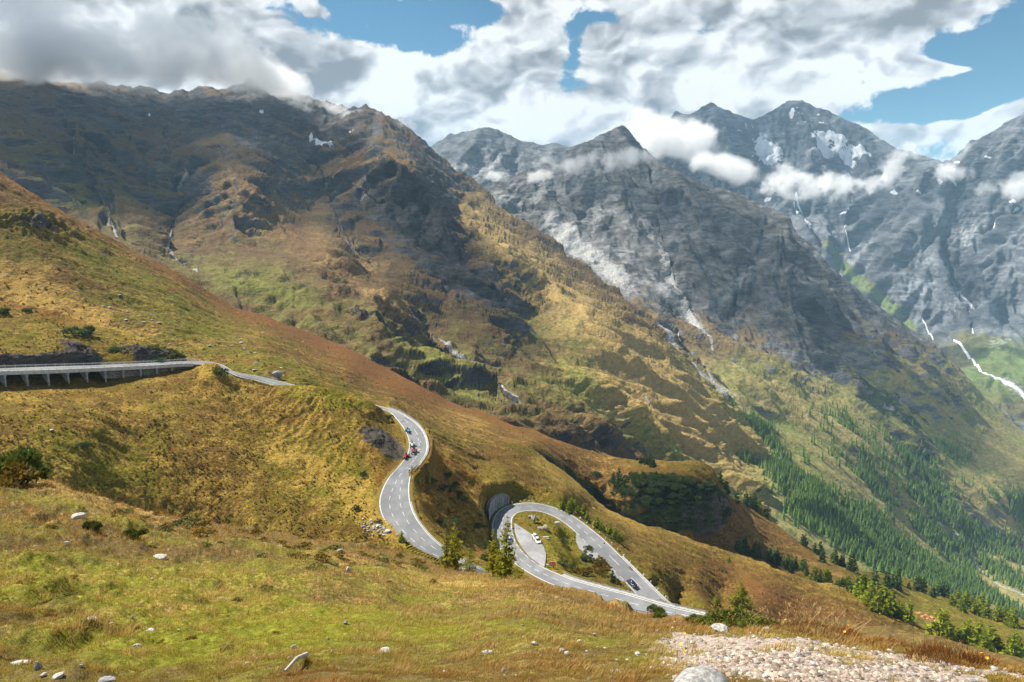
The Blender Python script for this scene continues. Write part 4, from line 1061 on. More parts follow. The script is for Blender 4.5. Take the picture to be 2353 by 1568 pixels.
while ss < ln[-1] - 4:
    p, d = path_frame(VA, ss)
    t = (ss - S0) / (ln[-1] - S0)
    out = out_of(VA, VB, .0)
    nrm = np.array([-d[1], d[0], 0]); 
    if nrm @ (VA[len(VA) // 2] - VB[len(VB) // 2]) < 0: nrm = -nrm
    h = 4.6 - 2.6 * t
    mb = MB(); ang = math.atan2(nrm[1], nrm[0])
    mb.box((0, 0, -.25), (1.2, .85, .5)); mb.box((-.2, 0, -.5 - h / 2 - .6), (.55, .55, h + 1.2))
    wl_ = 4.2
    mb.add([(-.35, -.14, -.5), (-wl_, -.14, -.5), (-wl_, -.14, -1.4), (-.35, -.14, -.5 - h), (-.35, .14, -.5), (-wl_, .14, -.5), (-wl_, .14, -1.4), (-.35, .14, -.5 - h)],
           [(0, 1, 2, 3), (7, 6, 5, 4), (0, 4, 5, 1), (1, 5, 6, 2), (2, 6, 7, 3), (3, 7, 4, 0)])
    o = mb.obj('pillar', M_concd, via); o.location = p - nrm * .45 + np.array([0, 0, -1.05]); o.rotation_euler = (0, 0, ang)
    ss += 6.6; k += 1
# stone foot wall between the last pillars
iw = np.where(bxs[iv] > 235)[0]
strip_solid(out_of(VA[iw], VB[iw], -2.2), out_of(VA[iw], VB[iw], -2.9), -4.5, -1.06, 'stone_wall', M_mason, via)
# deck railings
def railing(A, B, side, name, label, group=None, h=.95, z=.0, cat='guard rail', post=3.2, beams=((.75, .16), (.45, .10)), mat=None):
    mat = mat or M_steel
    t = thing(name, label, cat, A[len(A) // 2].tolist(), 0, group)
    base = Vector(A[len(A) // 2].tolist())
    S = arclen(A)
    for zz, hh in beams:
        n = len(A)
        u = out_of(A, B, side); u2 = out_of(A, B, side + .06)
        o = strip_solid(u + [0, 0, z], u2 + [0, 0, z], zz - hh / 2, zz + hh / 2, 'rail', mat, t); o.location = -base
    s_ = 0.4; mb = MB()
    posts = []
    uu = out_of(A, B, side + .12)
    while s_ < S[-1]:
        p = np.array([np.interp(s_, S, uu[:, j]) for j in range(3)]); posts.append(p); s_ += post
    me = None
    for p in posts[:100]:
        if me is None:
            mb.box((0, 0, h / 2 - .3), (.12, .12, h + .6)); me = mb.mesh('post', mat)
        o = link('post', me, t); o.location = Vector((p + [0, 0, z]).tolist()) - base
    return t
railing(VA, VB, .15, 'parapet_railing', 'thin steel railing along the outer parapet of the viaduct', z=.42, h=.5, beams=((.42, .07),), post=2.4)
railing(VB, VA, .3, 'guard_rail', 'steel guard rail on the uphill side of the viaduct road', z=.0)

# ------------------------------------------------------------------ guard rails and kerbs along the bends
def sub(C, D, cond):
    bx, by = bearing(C); i = np.where(cond(bx, by))[0]; return C[i], D[i]
def seg_by_s(C, D, p0, p1):
    bx, by = bearing(C); i0 = np.hypot(bx - p0[0], by - p0[1]).argmin(); i1 = np.hypot(bx - p1[0], by - p1[1]).argmin()
    if i0 > i1: i0, i1 = i1, i0
    return C[i0:i1 + 1], D[i0:i1 + 1]
A, B = seg_by_s(SRd, SLd, (890, 942), z1((388, 460)))
railing(A, B, .55, 'guard_rail', 'steel guard rail round the outside of the tractor bend')
strip_solid(out_of(A, B, .9), out_of(A, B, .02), -.5, .12, 'kerb', M_kerb)['kind'] = 'structure'
A, B = seg_by_s(HRd, HLd, z1((2330, 1370)), z1((1330, 1100)))
railing(A, B, .75, 'guard_rail', 'long steel guard rail above the car on the lower leg')
strip_solid(out_of(A, B, 1.25), out_of(A, B, .02), -1.6, .16, 'kerb', M_kerb)['kind'] = 'structure'
A, B = seg_by_s(HLd, HRd, z1((2100, 1385)), z1((1290, 1170)))
railing(A, B, .5, 'guard_rail', 'steel guard rail on the camera side of the near leg, half hidden by grass')
A, B = seg_by_s(HLd, HRd, z1((1700, 980)), z1((2070, 1345)))
strip_solid(out_of(A, B, .75), out_of(A, B, .02), -.5, .14, 'kerb', M_kerb)['kind'] = 'structure'
A, B = seg_by_s(SRd, SLd, z1((375, 640)), z1((905, 1095)))
strip_solid(out_of(A, B, .28), out_of(A, B, .02), -.5, .10, 'kerb', M_kerb)['kind'] = 'structure'
bxu, byu = bearing(SLd)
A, B = seg_by_s(SLd, SRd, (546, 865), (616, 881))
railing(A, B, .4, 'guard_rail', 'short steel guard rail over the culvert of the upper road')
A, B = seg_by_s(SRd, SLd, (600, 866), (640, 876))
railing(A, B, .5, 'guard_rail', 'short pale guard rail on the far side of the upper road')
# grassy shoulders of both carriageways
m, nt, b = new_mat('shoulder_turf'); co = objco(nt); n1_ = noise(nt, .35, 6, .6, co); n2_ = noise(nt, 3.5, 5, .7, co)
c = mixc(nt, smooth_(nt, n1_, .4, .6), (.15, .085, .018), (.14, .125, .012)); c = mixc(nt, smooth_(nt, n2_, .5, .75), c, (.28, .20, .05))
nt.links.new(c, b.inputs['Base Color']); bump(nt, b, n2_, .9, .15); b.inputs['Roughness'].default_value = .95; M_turf = m
def shoulder(A, B, d0, d1, name='road_shoulder'):
    n = len(A); a = out_of(A, B, d1); i_ = out_of(A, B, d0); w1 = fbm(a, 2.5, 3)[:, None]; a = out_of(A, B, 0) * 0 + a + (a - i_) * w1 * .6
    V = np.concatenate([i_ + [0, 0, -.03], (a + i_) / 2 + [0, 0, -.06], a + [0, 0, -.28], a + [0, 0, -1.3]]); k = np.arange(n - 1)
    F = np.concatenate([np.stack([j * n + k, j * n + k + 1, (j + 1) * n + k + 1, (j + 1) * n + k], -1) for j in range(3)])
    o = link(name, np_mesh(name, V, F, [M_turf])); o['kind'] = 'structure'; return o
shoulder(SLd[140:], SRd[140:], -.05, 1.3); shoulder(HLd, HRd, -.05, 1.3); shoulder(HRd[ :int(ia)], HLd[:int(ia)], -.05, 1.1); shoulder(HRd[int(ib):int(ic)], HLd[int(ib):int(ic)], -.05, 1.2)
_A, _B = seg_by_s(SRd, SLd, z1((376, 520)), z1((1040, 1160))); shoulder(_A, _B, -.05, 1.5)
# culvert mouth under the upper road
p = atz(598, 884, -70.4); mb = MB()
mb.box((0, 0, 1.6), (9, 1.4, .5), 0); mb.box((-4.2, 0, 0), (.6, 1.4, 3)); mb.box((4.2, 0, 0), (.6, 1.4, 3)); mb.box((0, 1.6, .0), (8, .3, 3), m=1)  # dark panel behind the mouth paints the shade inside the culvert
o = mb.obj('road_culvert', [M_conc, M_dark]); o.location = p.tolist(); o.rotation_euler = (0, 0, -.55); tag(o, 'dark mouthed concrete culvert under the upper road', 'culvert')

# kerb stones (short guard stones) round the outside of the lower bend
mb = MB(); V = []
bm = bmesh.new(); bmesh.ops.create_icosphere(bm, subdivisions=2, radius=.5)
for v_ in bm.verts:
    v_.co.x *= .75; v_.co.y *= .6; v_.co.z = v_.co.z * (1.0 if v_.co.z > 0 else 1.3)
    v_.co *= 1 + .18 * math.sin(7 * v_.co.x + 5 * v_.co.z)
me_gs = bpy.data.meshes.new('guard_stone'); bm.to_mesh(me_gs); bm.free(); me_gs.materials.append(M_rockw)
C = out_of(HLd, HRd, 1.15); S = arclen(C)
bxh, byh = bearing(C)
i0 = np.hypot(bxh - sheet2(520, 150)[0], byh - sheet2(520, 150)[1]).argmin(); sj = S[i0]; gi = 0
zones = [('on the verge at the top of the bend', (1300, 175)), ('on the verge beside the small larches', (2250, 860)), ('on the kerb of the straight leg beside the cyclist', (99999, 0))]
while sj < S[-1] - 2:
    p = np.array([np.interp(sj, S, C[:, j]) for j in range(3)])
    bxp, byp = bearing(p)
    if byp < 1405:
        o = link('guard_stone', me_gs); o.location = (p + [0, 0, .25]).tolist(); o.rotation_euler = (0, 0, random.uniform(0, 6)); sc_ = random.uniform(.85, 1.15); o.scale = (sc_, sc_, sc_)
        zn = 'on the verge at the top of the bend' if bxp < sheet2(1400, 0)[0] else ('on the verge beside the small larches' if bxp < sheet3(650, 0)[0] else 'on the kerb of the straight leg')
        tag(o, 'small pale guard stone ' + zn, 'guard stone', 'guard stones ' + zn)
    sj += 4.3

# ------------------------------------------------------------------ retaining walls
def wall_curtain(name, top, base, thick, mat, label, cat, jag=0.0):
    top = densify(np.array(top), 5); base = densify(np.array(base), 5)
    n = len(top); mid = top.mean(0)
    d = np.gradient(top, axis=0); nrm = np.stack([-d[:, 1], d[:, 0], 0 * d[:, 0]], -1); nrm /= np.linalg.norm(nrm, axis=1, keepdims=True)
    if (nrm @ (-mid)).mean() > 0: nrm = -nrm           # thickness away from the camera
    rows = 12; V = []
    for k in range(rows + 1):
        t = k / rows; q = top * (1 - t) + base * t
        if jag: q = q + nrm * (fbm(q, 2.2, 3)[:, None] * jag)
        if k == 0 and jag: q[:, 2] += fbm(q + 50, 3.0, 3) * jag * 2
        V.append(q)
    for k in (rows, 0): V.append((top * (1 - k / rows) + base * (k / rows)) + nrm * thick)
    V = np.array(V); R_, n_ = V.shape[:2]
    me = np_mesh(name, V.reshape(-1, 3) - mid, grid_faces(R_, n_), [mat], smooth=False)
    o = link(name, me); o.location = mid.tolist(); return tag(o, label, cat)
A, B = seg_by_s(SRd, SLd, z1((484, 285)), z1((385, 455)))
top = out_of(A, B, .95); n = len(top)
hgt = 7.5 * np.sin(np.linspace(.9, 3.05, n)) + .8
wall_curtain('retaining_wall', top, top + np.stack([top[:, 0] * 0 + .6, top[:, 1] * 0 - .5, -hgt], -1), .8, M_mason, 'rubble stone retaining wall under the outside of the tractor bend', 'retaining wall')
C = out_of(HLd, HRd, 1.3)
A, B = seg_by_s(C, HRd, sheet2(108, 560), sheet2(465, 160))
n = len(A); hg = np.interp(np.linspace(0, 1, n), [0, .15, .45, .72, .9, 1], [6.2, 6.6, 6.2, 5.6, 5.0, 3.6])
wall_curtain('rock_wall', A + np.stack([A[:, 0] * 0, A[:, 0] * 0, hg], -1), A + [0, 0, -.6], 1.2, M_pile, 'tall grey ribbed wall cut behind the left side of the hairpin', 'retaining wall', jag=.25)
# ------------------------------------------------------------------ people
def body_mesh(J, E, mats_skin, name='person'):
    """one continuous skinned body: J name -> (pos, radius), E edges"""
    names = list(J); me = bpy.data.meshes.new(name)
    me.from_pydata([J[n][0] for n in names], [(names.index(a), names.index(b)) for a, b in E], [])
    o = bpy.data.objects.new(name + '_rig', me); COL.objects.link(o)
    md = o.modifiers.new('s', 'SKIN'); md.use_smooth_shade = True
    for i, n in enumerate(names):
        r = J[n][1]; sv = me.skin_vertices[0].data[i]
        sv.radius = r if isinstance(r, tuple) else (r, r); sv.use_root = (n == 'pelvis')
    sb = o.modifiers.new('u', 'SUBSURF'); sb.levels = 1; sb.render_levels = 1
    dg = bpy.context.evaluated_depsgraph_get(); ev = o.evaluated_get(dg)
    out = bpy.data.meshes.new_from_object(ev); bpy.data.objects.remove(o); out.name = name
    return out
BE = [('pelvis', 'waist'), ('waist', 'chest'), ('chest', 'neck'), ('neck', 'head'), ('head', 'crown')]
for s_ in 'LR':
    BE += [('chest', 'sh' + s_), ('sh' + s_, 'el' + s_), ('el' + s_, 'wr' + s_), ('wr' + s_, 'ha' + s_), ('pelvis', 'hip' + s_), ('hip' + s_, 'kn' + s_), ('kn' + s_, 'an' + s_), ('an' + s_, 'toe' + s_)]
def person_parts(root, pose, shirt, legs_m, hair=None, helmet=None, as_thing=None):
    """pose: 'stand', 'ride', 'drive' facing +x"""
    if pose == 'stand':
        J = dict(pelvis=((0, 0, .92), (.13, .16)), waist=((0, 0, 1.08), (.11, .14)), chest=((0, 0, 1.32), (.12, .17)), neck=((0, 0, 1.48), .055), head=((.02, 0, 1.62), (.085, .075)), crown=((.01, 0, 1.72), (.07, .065)))
        for s_, k in (('L', 1), ('R', -1)):
            J.update({'sh' + s_: ((0, .19 * k, 1.40), .065), 'el' + s_: ((-.02, .25 * k, 1.13), .045), 'wr' + s_: ((.06, .26 * k, .88), .032), 'ha' + s_: ((.09, .25 * k, .79), .035),
                      'hip' + s_: ((0, .09 * k, .86), .095), 'kn' + s_: ((.02 * k, .11 * k, .48), .062), 'an' + s_: ((.02 * k - .02, .12 * k, .09), .045), 'toe' + s_: ((.14 + .02 * k, .14 * k, .04), .04)})
    elif pose == 'ride':
        J = dict(pelvis=((-.22, 0, 1.02), (.12, .15)), waist=((-.08, 0, 1.15), (.10, .13)), chest=((.16, 0, 1.30), (.11, .16)), neck=((.30, 0, 1.39), .055), head=((.39, 0, 1.49), (.085, .075)), crown=((.42, 0, 1.59), (.07, .065)))
        for s_, k in (('L', 1), ('R', -1)):
            up = .12 * k
            J.update({'sh' + s_: ((.22, .18 * k, 1.34), .06), 'el' + s_: ((.38, .22 * k, 1.14), .042), 'wr' + s_: ((.53, .20 * k, 1.02), .03), 'ha' + s_: ((.60, .19 * k, 1.0), .035),
                      'hip' + s_: ((-.16, .09 * k, .98), .09), 'kn' + s_: ((.22, .10 * k, .76 + up), .06), 'an' + s_: ((.02 + .06 * k, .10 * k, .36 + up), .042), 'toe' + s_: ((.16 + .06 * k, .11 * k, .30 + up), .038)})
    else:
        J = dict(pelvis=((0, 0, .0), (.13, .16)), waist=((-.02, 0, .16), (.11, .15)), chest=((.02, 0, .42), (.12, .17)), neck=((.04, 0, .57), .055), head=((.07, 0, .70), (.085, .075)), crown=((.06, 0, .80), (.07, .065)))
        for s_, k in (('L', 1), ('R', -1)):
            J.update({'sh' + s_: ((.03, .19 * k, .50), .065), 'el' + s_: ((.18, .26 * k, .27), .045), 'wr' + s_: ((.42, .17 * k, .32), .032), 'ha' + s_: ((.50, .14 * k, .34), .035),
                      'hip' + s_: ((.05, .10 * k, -.01), .09), 'kn' + s_: ((.45, .15 * k, .05), .062), 'an' + s_: ((.55, .16 * k, -.34), .045), 'toe' + s_: ((.68, .17 * k, -.38), .04)})
    me = body_mesh(J, BE, None)
    for q in (M_skin, shirt, legs_m): me.materials.append(q)
    zc_ = J['chest'][0]; pel = J['pelvis'][0]; nk = J['neck'][0]
    for p in me.polygons:
        c = p.center; p.use_smooth = True
        dmin = {n: (c - Vector(J[n][0])).length for n in J}
        n = min(dmin, key=dmin.get)
        p.material_index = 0 if n in ('head', 'crown', 'neck', 'haL', 'haR', 'wrL', 'wrR') else (1 if n in ('chest', 'waist', 'shL', 'shR', 'elL', 'elR') else 2)
    o = link('body' if root is not None else 'person', me, root)
    hd = Vector(J['crown'][0])
    bm = bmesh.new(); bmesh.ops.create_uvsphere(bm, u_segments=10, v_segments=7, radius=.115)
    for v_ in bm.verts:
        v_.co.x *= 1.15; v_.co.z = max(v_.co.z, -.03)
    hm = bpy.data.meshes.new('helmet'); bm.to_mesh(hm); bm.free(); hm.materials.append(helmet or hair or M_blk)
    h = link('helmet' if helmet else 'hair', hm, o); h.location = hd + Vector((-.01, 0, -.01))
    return o

# ------------------------------------------------------------------ bicycle and rider
def cyclist(loc, rz, label, shirt, legs_m, helmet, frame_m):
    t = thing('bicycle', label[0], 'bicycle', loc, rz)
    mb = MB()
    for a, b in (((-.02, 0, .30), (-.18, 0, .88)), ((-.15, 0, .80), (.42, 0, .86)), ((-.02, 0, .30), (.44, 0, .80)), ((-.02, 0, .30), (-.45, 0, .34)), ((-.17, 0, .85), (-.45, 0, .34)), ((.40, 0, .92), (.55, 0, .34))):
        mb.tube([a, b], .02, 6)
    mb.obj('frame', frame_m, t)
    for x in (-.45, .55):
        mb = MB(); V = []; F = []
        for k in range(20):
            aa = 2 * math.pi * k / 20
            for j in range(5):
                bb = 2 * math.pi * j / 5; rr = .33 + .018 * math.cos(bb); V.append((math.cos(aa) * rr, .018 * math.sin(bb), math.sin(aa) * rr))
        for k in range(20):
            for j in range(5): F.append((k * 5 + j, ((k + 1) % 20) * 5 + j, ((k + 1) % 20) * 5 + (j + 1) % 5, k * 5 + (j + 1) % 5))
        mb.add(V, F)
        for k in range(6):
            aa = math.pi * k / 6; mb.tube([(math.cos(aa) * .32, 0, math.sin(aa) * .32), (-math.cos(aa) * .32, 0, -math.sin(aa) * .32)], .004, 3, 0)
        o = mb.obj('wheel', M_rubber, t); o.location = (x, 0, .34)
    mb = MB(); mb.tube([(.38, -.21, .98), (.46, -.2, 1.0), (.42, 0, .98), (.46, .2, 1.0), (.38, .21, .98)], .014, 6); mb.obj('handlebar', M_dark, t)
    mb = MB(); mb.box((-.2, 0, .92), (.26, .12, .05), taper=.7); mb.obj('saddle', M_blk, t)
    p = person_parts(None, 'ride', shirt, legs_m, helmet=helmet)
    p.location = loc; p.rotation_euler = (0, 0, rz); tag(p, label[1], 'person')
    return t
def on_road(px, py, which='S', flip=False):
    p, h = road_at(px, py, which, .012)
    return Vector(p.tolist()), h + (math.pi if flip else 0)
p, h = on_road(*sheet(476, 1325)); cyclist(p, h + math.pi, ('road bicycle ridden uphill by the cyclist nearer the lane line', 'cyclist in dark shorts and pale jersey nearer the lane line below the tractors'), M_wht, M_blk, M_redc, M_dark)
p, h = on_road(*sheet(527, 1275)); cyclist(p, h + math.pi, ('road bicycle ridden close beside the guard rail', 'cyclist in grey and red riding close beside the guard rail'), M_redc, M_blk, M_wht, M_dark)
p, h = on_road(*sheet3(832, 725), 'H'); cyclist(p, h + math.pi, ('red road bicycle at the kerb of the lower leg', 'cyclist in a white jersey riding along the kerb above the dark car'), M_wht, M_blk, M_blk, M_red)

# ------------------------------------------------------------------ tractors
def tractor(loc, rz, label, col, colw, driver_label, shirt, nose=None):
    t = thing('vintage_tractor', label, 'tractor', loc, rz)
    mb = MB(); mb.prism([(-.2, .75), (1.75, .72), (1.82, .85), (1.8, 1.18), (1.6, 1.28), (-.2, 1.36)], -.27, .27); mb.obj('bonnet', nose or col, t)
    mb = MB(); mb.box((1.84, 0, .98), (.04, .42, .46)); g = mb.obj('grille', M_dark, t)
    mb = MB(); mb.box((.6, 0, .62), (2.5, .30, .36)); mb.box((-.9, 0, .72), (.7, .55, .5)); mb.box((1.45, 0, .5), (.16, 1.1, .14)); mb.box((-.95, 0, .68), (.18, 1.3, .18)); mb.obj('chassis', M_dark, t)
    for k in (-1, 1):
        mb = MB(); mb.disc((0, 0, 0), (0, 1, 0), .68, .32, 20, 0); mb.disc((0, .0, 0), (0, 1, 0), .36, .34, 14, 1); mb.disc((0, 0, 0), (0, 1, 0), .12, .42, 8, 0)
        o = mb.obj('rear_wheel', [M_rubber, colw], t); o.location = (-.95, .72 * k, .68)
        mb = MB(); mb.disc((0, 0, 0), (0, 1, 0), .36, .18, 16, 0); mb.disc((0, 0, 0), (0, 1, 0), .2, .2, 12, 1)
        o = mb.obj('front_wheel', [M_rubber, colw], t); o.location = (1.45, .62 * k, .36)
        mb = MB(); pr = [(math.cos(a) * .78 - .95, math.sin(a) * .78 + .68) for a in np.linspace(.35, 2.7, 9)]
        mb.prism(pr + [(x_ * .93 - .066, z_ * .93 + .05) for x_, z_ in pr[::-1]], .50 * k if k > 0 else -.9, .9 if k > 0 else -.5); mb.obj('mudguard', col, t)
        mb = MB(); mb.disc((1.7, .36 * k, 1.12), (1, 0, 0), .1, .1, 10); mb.obj('headlight', M_lamp, t)
    mb = MB(); mb.tube([(1.1, .1, 1.2), (1.1, .1, 2.0)], .035, 8); mb.obj('exhaust', M_dark, t)
    mb = MB(); mb.box((-.85, 0, 1.12), (.4, .5, .08)); mb.box((-1.04, 0, 1.3), (.07, .5, .32)); mb.obj('seat', M_blk, t)
    mb = MB(); mb.tube([(-.25, 0, 1.15), (-.42, 0, 1.42)], .02, 6)
    for k in range(12):
        a, b = 2 * math.pi * k / 12, 2 * math.pi * (k + 1) / 12
        mb.tube([(-.42 - math.cos(a) * .08, math.sin(a) * .2, 1.42 + math.cos(a) * .18), (-.42 - math.cos(b) * .08, math.sin(b) * .2, 1.42 + math.cos(b) * .18)], .016, 5)
    mb.obj('steering_wheel', M_dark, t)
    p = person_parts(None, 'drive', shirt, M_navy, hair=M_blk)
    q = Matrix.Rotation(rz, 3, 'Z') @ Vector((-.85, 0, 1.28)); p.location = Vector(loc) + q; p.rotation_euler = (0, 0, rz); tag(p, driver_label, 'person')
    return t
M_pink = plain('faded_pink_paint', (.52, .16, .17), .5, spec=.4)
for (cx, cy_, lab, col, cw, dl, sh_, ns) in [
    (450, 545, 'small blue vintage tractor leading the group on the bend', M_blue, M_cream, 'driver in a blue shirt on the blue tractor', M_navy, None),
    (532, 825, 'vintage tractor with dark red body and white mudguards', M_cream, M_red, 'driver in dark red on the white and red tractor', M_redc, M_cream),
    (568, 940, 'light red vintage tractor nearest the lane dashes', M_pink, M_red, 'driver in black on the light red tractor', M_blk, M_red),
    (412, 1050, 'deep red vintage tractor hugging the inner road edge', M_red, M_red, 'driver in black on the deep red tractor', M_blk, None)]:
    p, h = on_road(*sheet(cx, cy_)); tractor(p, h, lab, col, cw, dl, sh_, ns)

# ------------------------------------------------------------------ cars
def car(loc, rz, label, paint, L=4.6, W=1.82, estate=False, cat='car', name='parked_car'):
    t = thing(name, label, cat, loc, rz)
    h = L / 2
    def loft(name, secs, mat, smooth=True, par=None):
        V = []; F = []; n = len(secs[0])
        for s_ in secs: V += s_
        for i in range(len(secs) - 1):
            for k in range(n): F.append((i * n + k, i * n + (k + 1) % n, (i + 1) * n + (k + 1) % n, (i + 1) * n + k))
        F.append(tuple(range(n))); F.append(tuple(range((len(secs) - 1) * n, len(secs) * n)))
        mb = MB(); mb.add(V, F); return mb.obj(name, mat, par or t, smooth)
    def sec(x, zb, zt, w, sh=.82):
        y = w / 2
        return [(x, -y * .9, zb), (x, -y, zb + .15), (x, -y, (zb + zt) / 2), (x, -y * .96, zt - .06), (x, -y * sh, zt), (x, y * sh, zt), (x, y * .96, zt - .06), (x, y, (zb + zt) / 2), (x, y, zb + .15), (x, y * .9, zb)]
    loft('body', [sec(-h, .38, .78, W * .82), sec(-h + .12, .28, .92, W * .94), sec(-h + .7, .22, .98, W), sec(-.2, .2, .95, W), sec(h * .35, .2, .93, W), sec(h - .55, .22, .84, W * .97), sec(h - .12, .26, .72, W * .88), sec(h, .34, .62, W * .76)], paint)
    rb = -h + (.12 if estate else .55)
    cab = [sec(rb, .9, 1.0, W * .86, .9), sec(rb + (.35 if estate else .75), .9, 1.40, W * .80, .78), sec(-.1, .9, 1.45, W * .82, .76), sec(.35, .9, 1.40, W * .82, .76), sec(h * .52, .88, .96, W * .84, .9)]
    loft('windows', cab, M_glass)
    roof = [[(x, y * .98, z + .012) for x, y, z in ((x0, -W * .30, z0), (x0, W * .30, z0), (x0, W * .30, z0 + .02), (x0, -W * .30, z0 + .02))] for x0, z0 in ((rb + .75 - (.4 if estate else 0), 1.39), (-.1, 1.45), (.35, 1.40))]
    loft('roof', roof, paint)
    for k in (-1, 1):
        for x in (-h * .62, h * .62):
            mb = MB(); mb.disc((0, 0, 0), (0, 1, 0), .33, .22, 18, 0); mb.disc((0, .0, 0), (0, 1, 0), .21, .235, 12, 1)
            o = mb.obj('wheel', [M_rubber, M_steel], t); o.location = (x, k * (W / 2 - .11), .33)
        mb = MB(); mb.box((h - .13, k * W * .34, .62), (.2, .36, .13), rz=-k * .35); mb.obj('headlight', M_lamp, t)
        mb = MB(); mb.box((-h + .06, k * W * .36, .78), (.1, .3, .13)); mb.obj('tail_light', M_red, t)
        mb = MB(); mb.box((h * .36, k * (W / 2 + .06), .98), (.12, .16, .12)); mb.obj('mirror', paint, t)
    mb = MB(); mb.box((h - .015, 0, .46), (.06, .9, .18)); mb.obj('grille', M_dark, t)
    mb = MB(); mb.box((h + .012, 0, .40), (.03, .5, .11)); mb.obj('number_plate', M_cream, t)
    return t
def heading_px(p, p2):
    d = np.array(p2) - np.array(p); return math.atan2(d[1], d[0])
pc = atz(*sheet2(1030, 915), -119.25); pf = atz(*sheet2(1075, 985), -119.1)
car(pc.tolist(), heading_px(pc, pf), 'white saloon car parked on the pale bay beside a standing person', M_white)
pc2 = atz(*sheet2(985, 850), -119.7)
car(pc2.tolist(), heading_px(pc, pf) + math.pi * .0, 'white hatchback half hidden behind the parked white saloon', M_white, L=3.9, estate=True)
p, h = on_road(*sheet3(868, 1010), 'H'); car(p + Vector((0, 0, 0)), h, 'dark plum saloon car driving down the lower leg', M_plum, name='driven_car')
p, h = on_road(*sheet2(470, 880), 'H'); car(p, h, 'pale blue and white van seen between the larch branches', plain('pale_blue_paint', (.55, .66, .72), .3, spec=.5), L=4.8, estate=True, cat='van', name='driven_van')
pp = atz(*sheet2(930, 892), -119.4); o = person_parts(None, 'stand', M_blk, M_blk, hair=M_blk); o.location = pp.tolist(); o.rotation_euler = (0, 0, .3); tag(o, 'person in dark clothes standing beside the parked white saloon', 'person')

# ------------------------------------------------------------------ furniture in the bend
def gz(x, y, pn='bend_ground'): return PATCH[pn].surf(x, y)[0]
def picnic(loc, rz, label):
    t = thing('picnic_table', label, 'picnic table', loc, rz)
    mb = MB(); mb.box((0, 0, .76), (2.2, .75, .06)); mb.obj('tabletop', M_wood, t)
    for k in (-1, 1):
        mb = MB(); mb.box((0, k * .85, .45), (2.2, .30, .06)); mb.obj('bench_plank', M_wood, t)
        mb = MB(); mb.tube([(.75 * k, -.62, .0), (.75 * k, -.2, .74)], .05, 4); mb.tube([(.75 * k, .62, .0), (.75 * k, .2, .74)], .05, 4); mb.tube([(.75 * k, -.85, .42), (.75 * k, .85, .42)], .045, 4); mb.obj('leg', M_wood, t)
    return t
g = gz(*sheet2(1190, 915)); picnic((g + [0, 0, .05]).tolist(), .05, 'wooden picnic table beside the parked white saloon')
g = gz(*sheet2(1075, 705)); picnic((g + [0, 0, .05]).tolist(), .05, 'wooden picnic table beside the leaning brown boulder')
# orange board
g = gz(*sheet2(1325, 1450)); t = thing('information_board', 'orange information board on two posts beside the near leg', 'sign', g.tolist(), -.12)
mb = MB(); mb.box((0, 0, 1.75), (2.0, .08, 1.5)); bd = mb.obj('board', M_orange, t)
mb = MB(); mb.box((-.45, -.05, 2.05), (.28, .03, .26), rz=0); mb.box((.1, -.05, 1.6), (1.2, .03, .05)); mb.box((.1, -.05, 1.45), (1.2, .03, .05)); mb.obj('pictogram', M_cream, bd)
for k in (-1, 1):
    mb = MB(); mb.box((.92 * k, 0, 1.2), (.14, .14, 2.8)); mb.obj('post', M_wood, t)
mb = MB(); mb.box((0, 0, 2.58), (2.2, .2, .1)); mb.obj('top_rail', M_wood, t)
# chevron, blue sign, warning triangle, white box
p, h = on_road(*sheet2(1345, 205), 'H'); c_ = Vector(gz(*sheet2(1355, 192)).tolist())
t = thing('chevron_sign', 'red and white chevron sign at the top of the bend', 'sign', c_, 0)
mb = MB(); mb.tube([(0, 0, -.3), (0, 0, 1.0)], .04, 6); mb.obj('post', M_steel, t)
mb = MB(); mb.box((0, 0, 1.0), (.75, .05, .75)); f_ = mb.obj('panel', M_red, t)
mb = MB(); mb.add([(.25, -.04, 1.32), (.05, -.04, 1.32), (-.25, -.04, 1.0), (.05, -.04, .68), (.25, -.04, .68), (-.02, -.04, 1.0)], [(0, 1, 2, 5), (5, 2, 3, 4)]); mb.obj('arrow', M_cream, f_)
c_ = Vector(gz(*sheet2(872, 95)).tolist()); t = thing('blue_sign', 'small blue sign on the grass above the bend', 'sign', c_, 0)
mb = MB(); mb.tube([(-.3, 0, -.3), (-.3, 0, 1)], .035, 6); mb.tube([(.3, 0, -.3), (.3, 0, 1)], .035, 6); mb.obj('post', M_steel, t)
mb = MB(); mb.box((0, 0, .9), (.95, .05, .5)); mb.obj('panel', plain('blue_sign_paint', (.04, .10, .35), .4), t)
c_ = Vector(gz(*sheet3(352, 222)).tolist()); t = thing('warning_sign', 'small red triangular warning sign beside the lower leg', 'sign', c_, 0)
mb = MB(); mb.tube([(0, 0, -.3), (0, 0, .5)], .035, 6); mb.obj('post', M_steel, t)
mb = MB(); mb.add([(-.4, 0, .4), (.4, 0, .4), (0, 0, 1.1), (-.4, .05, .4), (.4, .05, .4), (0, .05, 1.1)], [(0, 1, 2), (5, 4, 3), (0, 3, 4, 1), (1, 4, 5, 2), (2, 5, 3, 0)]); mb.obj('panel', M_red, t)
c_ = Vector(gz(*sheet2(1225, 1415)).tolist()); mb = MB(); mb.box((0, 0, .4), (.5, .45, .9), taper=.9); mb.box((0, 0, .9), (.56, .5, .08)); o = mb.obj('marker_stone', M_rockw); o.location = c_; tag(o, 'small white marker stone left of the orange board', 'marker')

